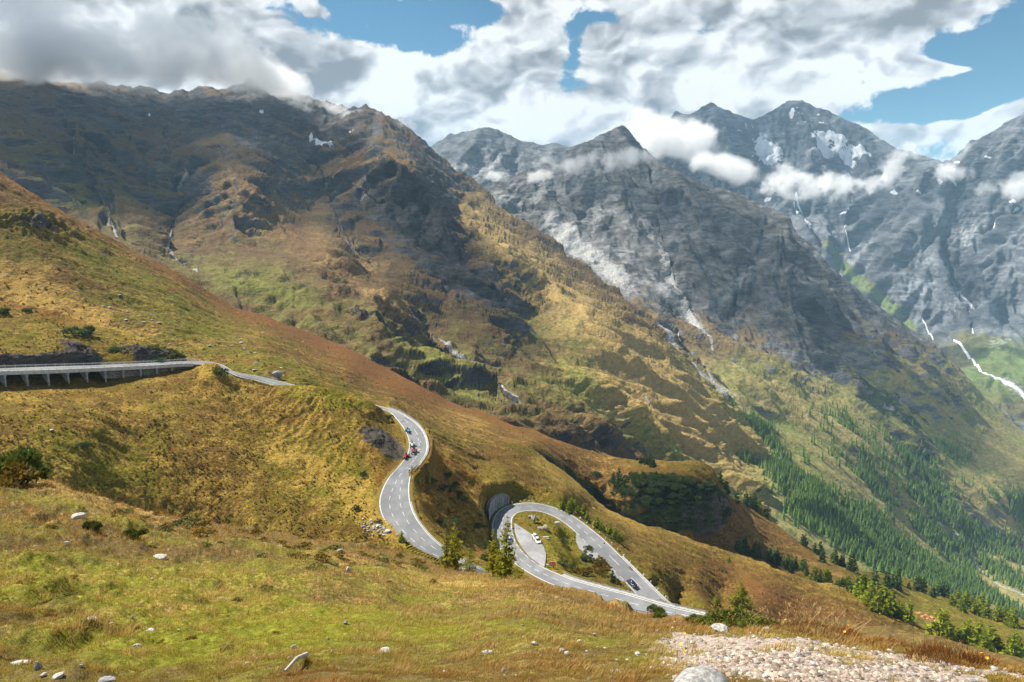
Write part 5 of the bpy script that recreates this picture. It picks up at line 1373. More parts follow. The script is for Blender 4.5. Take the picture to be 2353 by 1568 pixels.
def rock_mesh(name, mat, seed, flat=.7, sub=3, rough_=.28, ang=.5):
    bm = bmesh.new(); bmesh.ops.create_icosphere(bm, subdivisions=sub, radius=.5)
    me = bpy.data.meshes.new(name); bm.to_mesh(me); bm.free()
    co = np.empty(len(me.vertices) * 3, np.float32); me.vertices.foreach_get('co', co); co = co.reshape(-1, 3)
    r_ = np.random.default_rng(seed)
    # chop by random planes for facets
    for k in range(9):
        n_ = r_.normal(size=3); n_ /= np.linalg.norm(n_); d_ = r_.uniform(.26, .44); s_ = co @ n_
        co -= np.where(s_ > d_, s_ - d_, 0)[:, None] * n_ * .9
    co *= (1 + rough_ * fbm(co + seed * 9.1, .5, 4))[:, None]
    co *= np.array([1, .8, flat]); me.vertices.foreach_set('co', co.astype(np.float32).ravel()); me.update(); me.materials.append(mat)
    return me
def place_rock(name, me, x, y, pn, size, label, cat='rock', group=None, sink=.12, rz=None, rx=0.0):
    P0 = PATCH[pn].surf(x, y)[0]; o = link(name, me); o.scale = size if isinstance(size, tuple) else (size,) * 3
    o.location = (P0 + np.array([0, 0, (o.scale[2] * .35 - sink * o.scale[2])])).tolist(); o.rotation_euler = (rx, 0, rz if rz is not None else random.uniform(0, 6.28))
    return tag(o, label, cat, group)
R_w = [rock_mesh('boulder', M_rockw, s_) for s_ in (1, 2, 3, 4)]; R_g = [rock_mesh('boulder', M_rockg, s_) for s_ in (5, 6, 7)]
R_b = rock_mesh('boulder', plain('brown_rock', (.36, .29, .24), .9, var=.3, scale=2), 8)
place_rock('boulder', R_w[0], *sheet2(1398, 605), 'bend_ground', (3.0, 2.6, 2.9), 'white rounded boulder on the grass inside the hairpin', 'boulder')
place_rock('boulder', R_b, *sheet2(1190, 740), 'bend_ground', (3.2, 2.4, 4.2), 'pointed brown boulder beside the upper picnic table', 'boulder', rx=.2)
place_rock('standing_stone', R_g[0], *sheet2(960, 600), 'bend_ground', (2.2, 1.6, 6.5), 'tall grey green standing stone inside the hairpin', 'standing stone', rx=-.15)
place_rock('standing_stone', R_g[1], *sheet2(920, 495), 'bend_ground', (3.4, 1.6, 2.4), 'arched pale slab behind the standing stone', 'standing stone')
place_rock('boulder', R_g[2], *sheet2(872, 462), 'bend_ground', (1.8, 1.5, 2.0), 'dark block behind the pale slab inside the hairpin', 'boulder')
place_rock('boulder', R_g[0], 641, 858, 'grass_slope', (6.5, 5, 6), 'big grey boulder in the grass right of the upper road', 'boulder')

# cows on the slope beyond the bend
def cow(loc, rz, label, mat):
    t = thing('cow', label, 'cow', loc, rz)
    J = dict(pelvis=((-.75, 0, 1.15), (.30, .27)), mid=((-.1, 0, 1.08), (.36, .32)), wither=((.6, 0, 1.15), (.30, .25)), neck=((1.0, 0, 1.15), (.17, .14)), poll=((1.35, 0, .95), (.13, .12)), muz=((1.6, 0, .68), (.09, .08)))
    E = [('pelvis', 'mid'), ('mid', 'wither'), ('wither', 'neck'), ('neck', 'poll'), ('poll', 'muz')]
    for s_, k in (('L', 1), ('R', -1)):
        J.update({'fs' + s_: ((.6, .2 * k, .85), .13), 'fk' + s_: ((.62, .2 * k, .45), .07), 'ff' + s_: ((.62, .2 * k, .05), .06), 'hs' + s_: ((-.75, .2 * k, .9), .16), 'hk' + s_: ((-.9, .2 * k, .5), .075), 'hf' + s_: ((-.85, .2 * k, .05), .06)})
        E += [('wither', 'fs' + s_), ('fs' + s_, 'fk' + s_), ('fk' + s_, 'ff' + s_), ('pelvis', 'hs' + s_), ('hs' + s_, 'hk' + s_), ('hk' + s_, 'hf' + s_)]
    me = body_mesh(J, E, None, 'cow'); me.materials.append(mat); link('body', me, t)
    mb = MB(); mb.tube([(-1.05, 0, 1.25), (-1.2, 0, .9), (-1.18, 0, .4)], [.04, .03, .05], 5); mb.obj('tail', mat, t)
    mb = MB(); [mb.tube([(1.3, .1 * k, 1.05), (1.3, .27 * k, 1.12)], [.04, .015], 5) for k in (-1, 1)]; mb.obj('horns', M_cream, t)
    return t
g = gz(*sheet2(1985, 228)); cow((g + [0, 0, .0]).tolist(), 2.6, 'dark brown cow grazing on the slope beyond the bend', M_brownm)
g = gz(*sheet2(2120, 312)); cow(g.tolist(), -.9, 'reddish and white cow grazing on the slope above the small larches', plain('red_hide', (.42, .2, .12), .9, var=.4, scale=1.5))
# ------------------------------------------------------------------ trees
def leaf_mat(name, c0, c1, trans=.25):
    m, nt, b = new_mat(name); oi = nt.nodes.new('ShaderNodeObjectInfo')
    at_ = nt.nodes.new('ShaderNodeAttribute'); at_.attribute_name = 'tint'
    n = noise(nt, 1.4, 4, .6, objco(nt))
    f = math_(nt, 'ADD', math_(nt, 'MULTIPLY', oi.outputs['Random'], .5), math_(nt, 'MULTIPLY', at_.outputs['Fac'], .6))
    f = math_(nt, 'ADD', f, math_(nt, 'MULTIPLY', math_(nt, 'SUBTRACT', n, .5), .9), clamp=True)
    c = mixc(nt, f, c0, c1); nt.links.new(c, b.inputs['Base Color'])
    b.inputs['Roughness'].default_value = .8; b.inputs['Specular IOR Level'].default_value = .15
    tr = nt.nodes.new('ShaderNodeBsdfTranslucent'); nt.links.new(c, tr.inputs['Color'])
    mx = nt.nodes.new('ShaderNodeMixShader'); mx.inputs[0].default_value = trans
    nt.links.new(b.outputs[0], mx.inputs[1]); nt.links.new(tr.outputs[0], mx.inputs[2])
    nt.links.new(mx.outputs[0], [n_ for n_ in nt.nodes if n_.type == 'OUTPUT_MATERIAL'][0].inputs['Surface'])
    return m
M_bark = plain('bark', (.10, .075, .055), .95, var=.4, scale=6, bmp=.02)
M_larch = leaf_mat('larch_needles', (.13, .15, .016), (.38, .34, .03), .45)
M_larchy = leaf_mat('yellow_green_larch_needles', (.12, .17, .015), (.32, .35, .03), .4)  # needles of the yellow-green middle-distance larches
M_spruce = leaf_mat('spruce_needles', (.035, .065, .022), (.10, .145, .03), .2)
M_wood_ = leaf_mat('wood_needles', (.03, .075, .03), (.17, .27, .06), .3)
M_pinus = leaf_mat('dwarf_pine_needles', (.045, .075, .015), (.17, .19, .03), .25)

def crown_arrays(rg, n_tier, per, H, R, droop, leaf, spread, base=.12, dens=9, up=.0):
    """branches as rows of needle tufts; returns verts, tri faces and branch axes"""
    V = []; F = []; BR = []
    for t in range(n_tier):
        f = (t + rg.uniform(-.3, .3)) / n_tier; z = H * (base + (1 - base) * f)
        r = R * (1 - f) ** .8 * rg.uniform(.75, 1.15) + .03 * R
        for k in range(per):
            a = rg.uniform(0, 6.283); rr = r * rg.uniform(.55, 1.1)
            pts = []
            for q in np.linspace(0, 1, 4):
                pts.append((math.cos(a) * rr * q, math.sin(a) * rr * q, z - droop * rr * q ** 1.3 + up * rr * q ** 2.5))
            BR.append(pts)
            nl = max(2, int(dens * rr / R + 1))
            for j in range(nl):
                q = rg.uniform(.15, 1.05); i = min(int(q * 3), 2); u = q * 3 - i
                c = np.array(pts[i]) * (1 - u) + np.array(pts[i + 1]) * u + rg.normal(size=3) * spread * rr * np.array([.12, .12, .05])
                L = leaf * rg.uniform(.6, 1.3) * (.5 + .6 * (1 - f)); b = len(V)
                d1 = np.array([math.cos(a), math.sin(a), -.35 * droop]) * L + rg.normal(size=3) * L * .35
                d2 = rg.normal(size=3) * L * .45; d2[2] -= L * .3
                V += [c - d1 * .4, c + d1, c + d2, c + d1 * .3 - d2 * .9]
                F += [(b, b + 1, b + 2), (b, b + 3, b + 1)]
    return np.array(V), np.array(F), BR
def tree_meshes(seed, H, R, mat, n_tier=14, per=7, droop=.35, leaf=.5, dens=9, branches=False, trunk_r=None, base=.12, up=0.0, spread=1.0, lean=0.0):
    rg = np.random.default_rng(seed)
    V, F, BR = crown_arrays(rg, n_tier, per, H, R, droop, leaf, spread, base, dens, up)
    V[:, 0] += lean * V[:, 2] ** 2 / H
    tint = np.repeat(rg.uniform(0, 1, len(V) // 4), 4)
    crown = np_mesh('crown', V, F, [mat], {'tint': tint}, smooth=False)
    mb = MB(); tr = trunk_r or H * .014
    mb.tube([(lean * (H * q) ** 2 / H + .02 * H * .2 * math.sin(5 * q + seed), 0, H * q - .2) for q in (0, .25, .5, .75, .98)], [tr * 1.3, tr, tr * .75, tr * .45, tr * .1], 7)
    if branches:
        for pts in BR[::2]:
            mb.tube([(x + lean * z * z / H, y, z) for x, y, z in pts], [tr * .22, tr * .16, tr * .1, tr * .04], 4, cap=False)
    return mb.mesh('trunk', M_bark), crown
def tree_thing(name, meshes, loc, label, cat='tree', rz=0.0, sc=1.0, group=None):
    t = thing(name, label, cat, loc, rz, group); t.scale = (sc, sc, sc)
    link('trunk', meshes[0], t); link('crown', meshes[1], t); return t

# the larches at the edge of the meadow
def near_pt(x, y): return PATCH['near_meadow'].surf(x, y)[0]
rg = np.random.default_rng(3)
for (x, y, hpx, rpx, seed, lean, lab) in [(1046, 1306, 106, 25, 21, .0, 'tall larch with the thicker dark trunk, left group by the road'), (1028, 1303, 90, 22, 22, -.02, 'larch with a thin trunk at the left end of the left group'),
                                          (1078, 1310, 56, 24, 23, .03, 'low larch with spreading orange tinged boughs at the right of the left group'),
                                          (1162, 1322, 140, 29, 24, .03, 'tallest larch in front of the hairpin'), (1134, 1318, 112, 19, 25, .0, 'narrow larch left of the tallest one in front of the hairpin'), (1190, 1330, 40, 24, 26, .0, 'bushy low larch right of the tallest one, at the meadow edge')]:
    P0 = near_pt(x, y); r_ = np.linalg.norm(P0); H = hpx * r_ / FPX / .93; R = rpx * r_ / FPX
    ms = tree_meshes(seed, H, R, M_larch, n_tier=22, per=6, droop=.18, leaf=H * .030, dens=19, branches=True, trunk_r=H * .017, base=.10, up=.22, spread=1.1, lean=lean)
    tree_thing('larch_tree', ms, (P0 - [0, 0, .15]).tolist(), lab)
# generic trees of the middle distance, unit height 1
def unit_tree(seed, mat, R, tiers=11, per=6, leaf=.085, dens=8, droop=.3):
    return tree_meshes(seed, 1.0, R, mat, n_tier=tiers, per=per, droop=droop, leaf=leaf, dens=dens, trunk_r=.012, base=.08)
UL = [unit_tree(s_, M_larchy, .30, 13, 7, .085, 11) for s_ in (31, 32, 33)]
US = [unit_tree(s_, M_spruce, .22, 13, 7, .075, 9, .45) for s_ in (34, 35, 36)]
UD = [unit_tree(s_, M_wood_, .24, 12, 7, .08, 9, .4) for s_ in (37, 38)]
def row(pn, line, n, h, jit, kinds, name, label, group, seed):
    rg = np.random.default_rng(seed); L = np.array(line, float)
    for k in range(n):
        t = rg.uniform(0, len(L) - 1); i = min(int(t), len(L) - 2); u = t - i
        x, y = L[i] * (1 - u) + L[i + 1] * u + rg.normal(size=2) * np.array(jit)
        P0 = PATCH[pn].surf(x, y)[0]; hh = 1.12 * h * rg.uniform(.6, 1.25)
        tree_thing(name, kinds[rg.integers(len(kinds))], (P0 - [0, 0, .02 * hh]).tolist(), label, rz=rg.uniform(0, 6), sc=hh, group=group)
row('grass_slope', [(1672, 1148), (1708, 1158), (1744, 1176), (1766, 1190)], 14, 14, (6, 2), US + UL[:1], 'conifer_tree', 'dark conifer in the row down the ridge right of the wooded knob', 'conifers down the ridge beside the knob', 1)
row('grass_slope', [(1836, 1252), (1862, 1262), (1888, 1274)], 5, 12, (4, 2), US, 'conifer_tree', 'dark conifer standing before the bright yellow meadow', 'conifers before the bright meadow', 2)
row('grass_slope', [(1905, 1288), (1935, 1300), (1970, 1312)], 9, 13, (8, 3), US, 'conifer_tree', 'dark conifer in the clump at the foot of the bright meadow', 'conifers at the foot of the bright meadow', 3)
row('grass_slope', [(1694, 1268), (1740, 1284), (1800, 1306), (1862, 1330)], 30, 10.5, (6, 4), US + UD, 'conifer_tree', 'dark conifer in the belt behind the brown ridge', 'conifers behind the brown ridge', 4)
row('grass_slope', [(1870, 1338), (1910, 1350), (1960, 1362)], 14, 10, (6, 4), UL + US[:1], 'larch_tree', 'green larch in the loose belt above the brown ridge', 'larches above the brown ridge', 5)
row('grass_slope', [(2020, 1338), (2080, 1352), (2130, 1364), (2172, 1374)], 22, 13, (6, 4), US + UL[:1] + UD, 'conifer_tree', 'dark tall conifer along the top edge of the green pasture', 'conifers along the top of the pasture', 6)
row('grass_slope', [(2186, 1386), (2240, 1408), (2300, 1430), (2350, 1452)], 24, 14, (9, 6), UL, 'larch_tree', 'large green larch on the rim right of the pasture', 'larches on the rim right of the pasture', 7)
row('bend_ground', [(1966, 1376), (2000, 1388), (2040, 1404), (2092, 1432)], 22, 12, (6, 4), UL, 'larch_tree', 'bright yellow green larch along the crest of the brown slope', 'bright larches along the brown crest', 8)
row('bend_ground', [(2148, 1464), (2180, 1476), (2228, 1498)], 13, 14, (6, 5), UL, 'larch_tree', 'bright larch in the clump below the pasture', 'bright larches below the pasture', 9)
row('bend_ground', [(2244, 1508), (2290, 1520), (2353, 1545)], 18, 14, (8, 7), UL, 'larch_tree', 'bright larch in the last clump at the end of the brown slope', 'bright larches at the end of the brown slope', 10)
row('bend_ground', [(1296, 1168), (1330, 1186), (1370, 1216), (1400, 1236), (1436, 1258)], 26, 4.6, (7, 4), UL, 'larch_tree', 'small young larch in the belt above the guard stones', 'young larches above the guard stones', 11)
row('grass_slope', [(1446, 1058), (1490, 1066), (1500, 1075)], 12, 7, (6, 3), US, 'conifer_tree', 'small dark conifer in the tuft on the crest of the wooded knob', 'conifers on the crest of the knob', 12)
row('grass_slope', [(1410, 1110), (1432, 1122)], 5, 10, (4, 4), US + UL[:1], 'conifer_tree', 'dark conifer on the left flank of the wooded knob', 'conifers on the left flank of the knob', 13)
row('grass_slope', [(1292, 1098), (1302, 1104)], 3, 9, (5, 2), US, 'conifer_tree', 'dark conifer in the ravine left of the wooded knob', 'conifers in the ravine', 14)
row('grass_slope', [(1640, 1100), (1655, 1115), (1668, 1130)], 5, 10, (3, 3), US, 'conifer_tree', 'dark conifer on the cliff edge of the wooded knob', 'conifers on the cliff edge', 15)
for (x, y, pn, h, ms, lab) in [(1410, 1333, 'bend_ground', 5.6, US[0], 'dark green young larch beside the lower leg near the dark car'), (923, 1247, 'road_hillside', 3.4, UL[0], 'small green larch at the left edge of the S bend'),
                               (1700, 1400, 'bend_ground', 10.5, UL[1], 'broad dark larch behind the dwarf pines right of the near leg'), (1645, 1398, 'bend_ground', 6.0, UL[2], 'smaller larch left of the broad one near the end of the guard rail'),
                               (1676, 1290, 'bend_ground', 4.5, UL[0], 'single small larch on the brown slope'), (1595, 1222, 'grass_slope', 7, UL[2], 'single larch before the cliff of the wooded knob')]:
    P0 = PATCH[pn].surf(x, y)[0]
    if 'near leg' in lab or 'broad one' in lab: ms = tree_meshes(int(h * 7), 1.0, .42, M_larch, n_tier=22, per=9, droop=.15, leaf=.036, dens=30, trunk_r=.014, base=.06, up=.2)
    t = tree_thing('larch_tree', ms, (P0 - [0, 0, .1]).tolist(), lab, rz=1.0, sc=h)

# the valley wood: one mass
def forest(name, zones, n, pn, hmin, hmax, mat, seed, label=None):
    rg = np.random.default_rng(seed); pt = []
    W = np.array([z[-1] * z[1] * 1.0 for z in zones]); 
    base = [tree_arr(s_) for s_ in (51, 52, 53, 54)]
    VV = []; FF = []; TT = []; off_ = 0
    s = PATCH[pn]
    Z = [(np.array(z[0], float), z[1], z[2]) for z in zones]
    ws = np.array([np.linalg.norm(np.diff(z[0], axis=0), axis=1).sum() * z[1] * z[2] for z in Z]); ws /= ws.sum()
    xs = []; ys = []
    while len(xs) < n:
        z = Z[rg.choice(len(Z), p=ws)]; L = z[0]; t = rg.uniform(0, len(L) - 1); i = min(int(t), len(L) - 2); u = t - i
        p = L[i] * (1 - u) + L[i + 1] * u + rg.normal(size=2) * z[1] * .55
        xs.append(p[0]); ys.append(p[1])
    xs = np.array(xs); ys = np.array(ys)
    P0 = s.surf(xs, ys); cl_ = fbm(P0, 90, 3, .5, 6); keep = cl_ > -.22
    keep &= (ys > interp(TOP_MID, xs) + 10)
    P0 = P0[keep]; H = rg.uniform(hmin, hmax, len(P0))
    for p, h in zip(P0, H):
        V, F = base[rg.integers(4)]; a = rg.uniform(0, 6.28); c_, s_ = math.cos(a), math.sin(a)
        Q = V * h; Q = np.stack([Q[:, 0] * c_ - Q[:, 1] * s_, Q[:, 0] * s_ + Q[:, 1] * c_, Q[:, 2]], -1) + p - [0, 0, .03 * h]
        VV.append(Q); FF.append(F + off_); off_ += len(Q); TT.append(np.full(len(Q), rg.uniform(0, 1)))
    me = np_mesh(name, np.concatenate(VV), np.concatenate(FF), [mat], {'tint': np.concatenate(TT)}, smooth=False)
    o = link(name, me); o['kind'] = 'stuff'; print(name, len(P0), 'trees'); return o
def tree_arr(seed):
    """a light conifer: ragged skirts around a stem"""
    rg = np.random.default_rng(seed); V = []; F = []
    nt_ = 9
    for t in range(nt_):
        f = t / nt_; z = .08 + .92 * f; r = .20 * (1 - f) ** .85 + .015
        n = 9; o = len(V); a0 = rg.uniform(0, 6.28)
        for k in range(n):
            a = a0 + 6.283 * k / n; rr = r * rg.uniform(.55, 1.2)
            b = len(V); w = .42
            V += [(0, 0, z + .10), (math.cos(a - w) * rr * .7, math.sin(a - w) * rr * .7, z - .02), (math.cos(a) * rr, math.sin(a) * rr, z - .05 - .03 * rg.uniform()), (math.cos(a + w) * rr * .7, math.sin(a + w) * rr * .7, z - .02)]
            F += [(b, b + 1, b + 2), (b, b + 2, b + 3)]
    b = len(V); V += [(.012, 0, 0), (-.006, .01, 0), (-.006, -.01, 0), (0, 0, .9)]; F += [(b, b + 1, b + 3), (b + 1, b + 2, b + 3), (b + 2, b, b + 3)]
    return np.array(V), np.array(F)
zones = [([(1642, 950), (1690, 985), (1730, 1015)], 18, 2.2), ([(1665, 1000), (1700, 985), (1740, 1000), (1790, 1040), (1850, 1085)], 13, 1.5), ([(1690, 1075), (1730, 1055), (1780, 1090)], 14, 1.2), ([(1745, 1130), (1775, 1118), (1800, 1140)], 7, 1.2),
         ([(1770, 1080), (1850, 1130), (1930, 1180), (2010, 1235)], 26, 1.6), ([(1830, 1160), (1900, 1205), (1980, 1260), (2080, 1320), (2180, 1370)], 24, 1.5), ([(1960, 1180), (2060, 1260), (2160, 1340), (2240, 1400)], 22, 1.3),
         ([(1935, 960), (1960, 1010), (1990, 1060)], 13, 1.0), ([(1970, 1080), (2010, 1110), (2050, 1160)], 16, 1.2), ([(2060, 1040), (2120, 1080), (2180, 1130)], 26, 1.2), ([(2090, 1130), (2170, 1190), (2260, 1240), (2353, 1290)], 24, 1.2),
         ([(2150, 1020), (2230, 1060)], 16, .8), ([(2280, 1150), (2353, 1170), (2420, 1190)], 22, 2.0), ([(2190, 1260), (2280, 1310), (2353, 1350)], 16, 1.1), ([(2100, 1200), (2180, 1270), (2260, 1370), (2340, 1430)], 16, .9), ([(1880, 980), (2050, 1060), (2200, 1140)], 60, .12)]
forest('forest', zones, 11500, 'middle_mountain', 13, 25, M_wood_, 5)

# ------------------------------------------------------------------ shrubs
def shrub_mesh(seed, mat, n=900, leaf=.09, flat=.6):
    rg = np.random.default_rng(seed); V = []; F = []; T_ = []
    lobes = [(rg.normal(size=3) * np.array([.32, .32, .10]) + [0, 0, .28], rg.uniform(.22, .38)) for _ in range(9)]
    for k in range(n):
        c0, r = lobes[rg.integers(len(lobes))]; d = rg.normal(size=3); d /= np.linalg.norm(d); d[2] = abs(d[2]) * .9 - .15
        c = c0 + d * r * rg.uniform(.7, 1.05); L = leaf * rg.uniform(.5, 1.4); b = len(V)
        d1 = d * L + rg.normal(size=3) * L * .5; d1[2] += L * .4; d2 = rg.normal(size=3) * L * .45
        V += [c - d1 * .5, c + d1, c + d2, c - d2]; F += [(b, b + 2, b + 1), (b, b + 1, b + 3)]; T_ += [rg.uniform()] * 4
    V = np.array(V); V[:, 2] = np.maximum(V[:, 2] * flat / .6, -.02)
    cr = np_mesh('foliage', V, np.array(F), [mat], {'tint': np.array(T_)}, smooth=False)
    mb = MB()
    for k in range(5):
        a = rg.uniform(0, 6.28); mb.tube([(0, 0, -.1), (math.cos(a) * .2, math.sin(a) * .2, .15), (math.cos(a) * .38, math.sin(a) * .38, .32)], [.03, .02, .008], 5)
    return mb.mesh('stem', M_bark), cr
M_shrub = leaf_mat('shrub_leaves', (.06, .085, .025), (.17, .18, .04), .25)
M_shruby = leaf_mat('autumn_shrub_leaves', (.09, .07, .015), (.26, .17, .03), .25)
M_shrubg = leaf_mat('alder_leaves', (.035, .07, .025), (.11, .15, .045), .25)
SH = [shrub_mesh(s_, M_shrub) for s_ in (61, 62)]; SY = [shrub_mesh(s_, M_shruby) for s_ in (63, 64)]; SG = [shrub_mesh(s_, M_shrubg) for s_ in (65, 66)]
SQ = [shrub_mesh(s_, M_pinus, 3800, .05) for s_ in (67, 68)]
def shrub(ms, x, y, pn, wpx, label, group=None, hk=1.0, name='shrub'):
    P0 = PATCH[pn].surf(x, y)[0]; r_ = np.linalg.norm(P0); w_ = wpx * r_ / FPX / 1.3
    t = thing(name, label, 'shrub', (P0 - [0, 0, w_ * .05]).tolist(), random.uniform(0, 6), group); t.scale = (w_, w_, w_ * hk)
    link('stem', ms[0], t); link('foliage', ms[1], t); return t
shrub(SQ[0], 48, 1118, 'near_meadow', 92, 'big dark dwarf pine at the left edge of the meadow', hk=1.15, name='dwarf_pine')
shrub(SQ[1], 6, 1112, 'near_meadow', 90, 'second dwarf pine half out of view at the left edge', hk=1.3, name='dwarf_pine')
shrub(SY[0], 20, 1128, 'near_meadow', 70, 'yellow green low bush below the left dwarf pine')
shrub(SQ[0], 216, 1216, 'near_meadow', 30, 'small dark upright dwarf pine beside the pale slab in the meadow', hk=1.3, name='dwarf_pine')
shrub(SQ[1], 308, 1238, 'near_meadow', 36, 'low dark bush in the orange grass of the meadow', name='dwarf_pine')
for k, (x, y, w_) in enumerate([(1640, 1434, 60), (1690, 1436, 74), (1742, 1440, 60), (1600, 1433, 44)]):
    shrub(SQ[k % 2], x, y, 'near_meadow', w_, ['dwarf pine left of centre in the dark row behind the white boulder', 'largest dwarf pine in the dark row behind the white boulder', 'rightmost dwarf pine of the dark row at the meadow edge', 'small leftmost dwarf pine of the dark row at the meadow edge'][k], hk=.75, name='dwarf_pine')
shrub(SQ[0], 1512, 1420, 'near_meadow', 40, 'round green dwarf pine at the meadow edge before the near leg', hk=.9, name='dwarf_pine')
for x, y, w_, ms, lab, pn in [(190, 776, 40, SG[0], 'large dark green bush on the bank above the viaduct', 'upper_bank'), (68, 718, 16, SG[1], 'small round green bush high on the bank', 'upper_bank'), (5, 722, 22, SG[0], 'green bush on the bank cut by the left edge', 'upper_bank'),
                              (268, 812, 24, SG[1], 'green bush among the rocks above the viaduct', 'upper_bank'), (352, 812, 24, SH[0], 'olive bush near the end of the bank', 'upper_bank'), (362, 826, 22, SG[0], 'low dark bush below the olive one on the bank', 'upper_bank'), (400, 826, 30, SH[1], 'bright olive bush at the tip of the bank', 'upper_bank'),
                              (505, 862, 26, SH[0], 'grey green bush on the spur where the viaduct ends', 'road_hillside'), (893, 955, 14, SG[0], 'dark bush on the cut edge above the leading tractor', 'road_hillside'), (903, 968, 9, SG[1], 'dark little bush hanging over the bend', 'road_hillside'),
                              (1028, 1096, 22, SG[0], 'dark round bush right of the tractor bend', 'road_hillside'), (1046, 1112, 18, SG[1], 'dark bush below the round one right of the tractor bend', 'road_hillside'), (992, 1110, 20, SG[0], 'dark bush at the foot of the stone retaining wall', 'road_hillside'),
                              (1318, 1152, 14, SG[1], 'small dark bush on the slope over the bend', 'bend_ground'), (1352, 1262, 18, SH[0], 'round olive bush inside the hairpin by the upper verge', 'bend_ground'), (1293, 1240, 16, SG[1], 'dark oval bush in the middle of the hairpin', 'bend_ground'),
                              (1374, 1310, 46, SY[0], 'wide rust coloured bush inside the hairpin over the guard rail', 'bend_ground'), (1340, 1316, 36, SY[1], 'brown green bush left of the wide rust one', 'bend_ground'), (1295, 1300, 24, SH[1], 'olive bush behind the orange board', 'bend_ground'), (1345, 1283, 22, SG[0], 'dark bush above the rust ones in the hairpin', 'bend_ground'), (1385, 1318, 20, SY[0], 'small brown bush beside the second bay', 'bend_ground'),
                              (835, 1090, 14, SG[0], 'dark bush on the hillside left of the bend', 'road_hillside'), (192, 1025, 20, SG[1], 'dark bush alone on the lower hillside', 'road_hillside'), (870, 1200, 12, SH[0], 'green bush by the rocky gully left of the S bend', 'road_hillside'), (820, 1170, 14, SG[0], 'small dark bush above the rocky gully', 'road_hillside')]:
    shrub(ms, x, y, pn, w_, lab)
rg = np.random.default_rng(90)
for k in range(46):
    x = rg.uniform(1000, 1120); y = rg.uniform(1110, 1290)
    if dist_poly(np.array([x]), np.array([y]), [bearing(q) for q in SR[80:]])[0][0] < 10 or y < 1075 + (x - 1000): continue
    shrub([SH, SG, SY, SY][rg.integers(4)][rg.integers(2)], x, y, 'road_hillside', rg.uniform(9, 22), 'autumn shrub on the steep slope between the two bends', 'shrubs between the two bends')
for k in range(190):
    x = rg.normal(1545, 65); y = 1075 + rg.uniform(25, 135) + (x - 1500) * .12
    if y < interp(TOP_SLOPE, x) + 12 or x > 1655: continue
    shrub(SG[rg.integers(2)], x, y, 'grass_slope', rg.uniform(9, 24), 'dark green alder on the wooded knob', 'alders on the wooded knob')
t = shrub(SY[0], 1588, 1108, 'grass_slope', 12, 'orange rowan bush on the wooded knob')
t = shrub(SY[1], 1606, 1100, 'grass_slope', 9, 'smaller rusty rowan bush near the knob top')

rg = np.random.default_rng(91)
for k in range(120):
    if k < 80: x = rg.uniform(230, 1000); y = interp([(230, 1180), (600, 1245), (1000, 1315)], x) + rg.normal() * 24
    else: x = rg.uniform(0, 700); y = rg.uniform(1180, 1540)
    if y < interp(TOP_NEAR, x) + 8: continue
    shrub([SY, SY, SH][rg.integers(3)][rg.integers(2)], x, y, 'near_meadow', rg.uniform(12, 40) * (.7 if k >= 80 else 1), 'low rusty heather clump in the meadow', 'heather clumps in the meadow', hk=.5, name='heather_clump')
# low growth that roughens the slopes: nobody could count it
def undergrowth(specs, seed):
    rg = np.random.default_rng(seed); VV = []; FF = []; TT = []; o_ = 0
    for pn, n, x0, x1, y0, y1, hs in specs:
        s = PATCH[pn]; x = rg.uniform(x0, x1, n); y = rg.uniform(y0, y1, n)
        tp = np.interp(x, s.X1, s.top); bt = np.interp(x, s.X1, s.bot); k = (y > tp + 3) & (y < bt - 2); x, y = x[k], y[k]
        P = s.surf(x, y); d = np.min(np.linalg.norm(P[:, None, :2] - CENT[None, ::2, :2], axis=-1) - CW[None, ::2], axis=1)
        cl_ = fbm(P, 9, 3, .6, 31); k = (d > 1.6) & (cl_ > rg.uniform(-.5, .35, len(P))); P = P[k]; n = len(P)
        h = hs * rg.uniform(.4, 1.3, n) * (1 + cl_[k])
        m_ = 7; c = np.repeat(P, m_, 0); hh = np.repeat(h, m_); a = rg.uniform(0, 6.28, n * m_); el_ = rg.uniform(.1, 1.4, n * m_)
        dr = np.stack([np.cos(a) * np.cos(el_), np.sin(a) * np.cos(el_), np.sin(el_)], -1)
        tip = c + dr * (hh * rg.uniform(.7, 1.3, n * m_))[:, None]; mid = c + dr * (hh * .45)[:, None]
        sd = np.stack([-np.sin(a), np.cos(a), .2 * rg.normal(size=n * m_)], -1) * (hh * .38)[:, None]
        V = np.stack([c - [0, 0, .05], mid - sd, tip, mid + sd], 1).reshape(-1, 3); b_ = (np.arange(n * m_) * 4)[:, None] + o_
        VV.append(V); FF.append(np.concatenate([b_ + [0, 1, 2], b_ + [0, 2, 3]], 1).reshape(-1, 3)); o_ += len(V)
        TT.append(np.repeat(np.clip(fbm(P, 25, 3, .5, 32) + .5 + rg.normal(size=n) * .2, 0, 1), m_ * 4))
    o = link('undergrowth', np_mesh('undergrowth', np.concatenate(VV), np.concatenate(FF), [M_under], {'tint': np.concatenate(TT)}, smooth=False)); o['kind'] = 'stuff'; print('undergrowth', len(TT), o_)
M_under = leaf_mat('undergrowth_leaves', (.085, .075, .012), (.26, .165, .03), .25)
undergrowth([('road_hillside', 15000, -100, 1250, 840, 1330, .42), ('bend_ground', 17000, 960, 2400, 1000, 1560, .5), ('grass_slope', 15000, -100, 2000, 400, 1240, .8), ('upper_bank', 1800, -100, 460, 690, 850, .5)], 44)
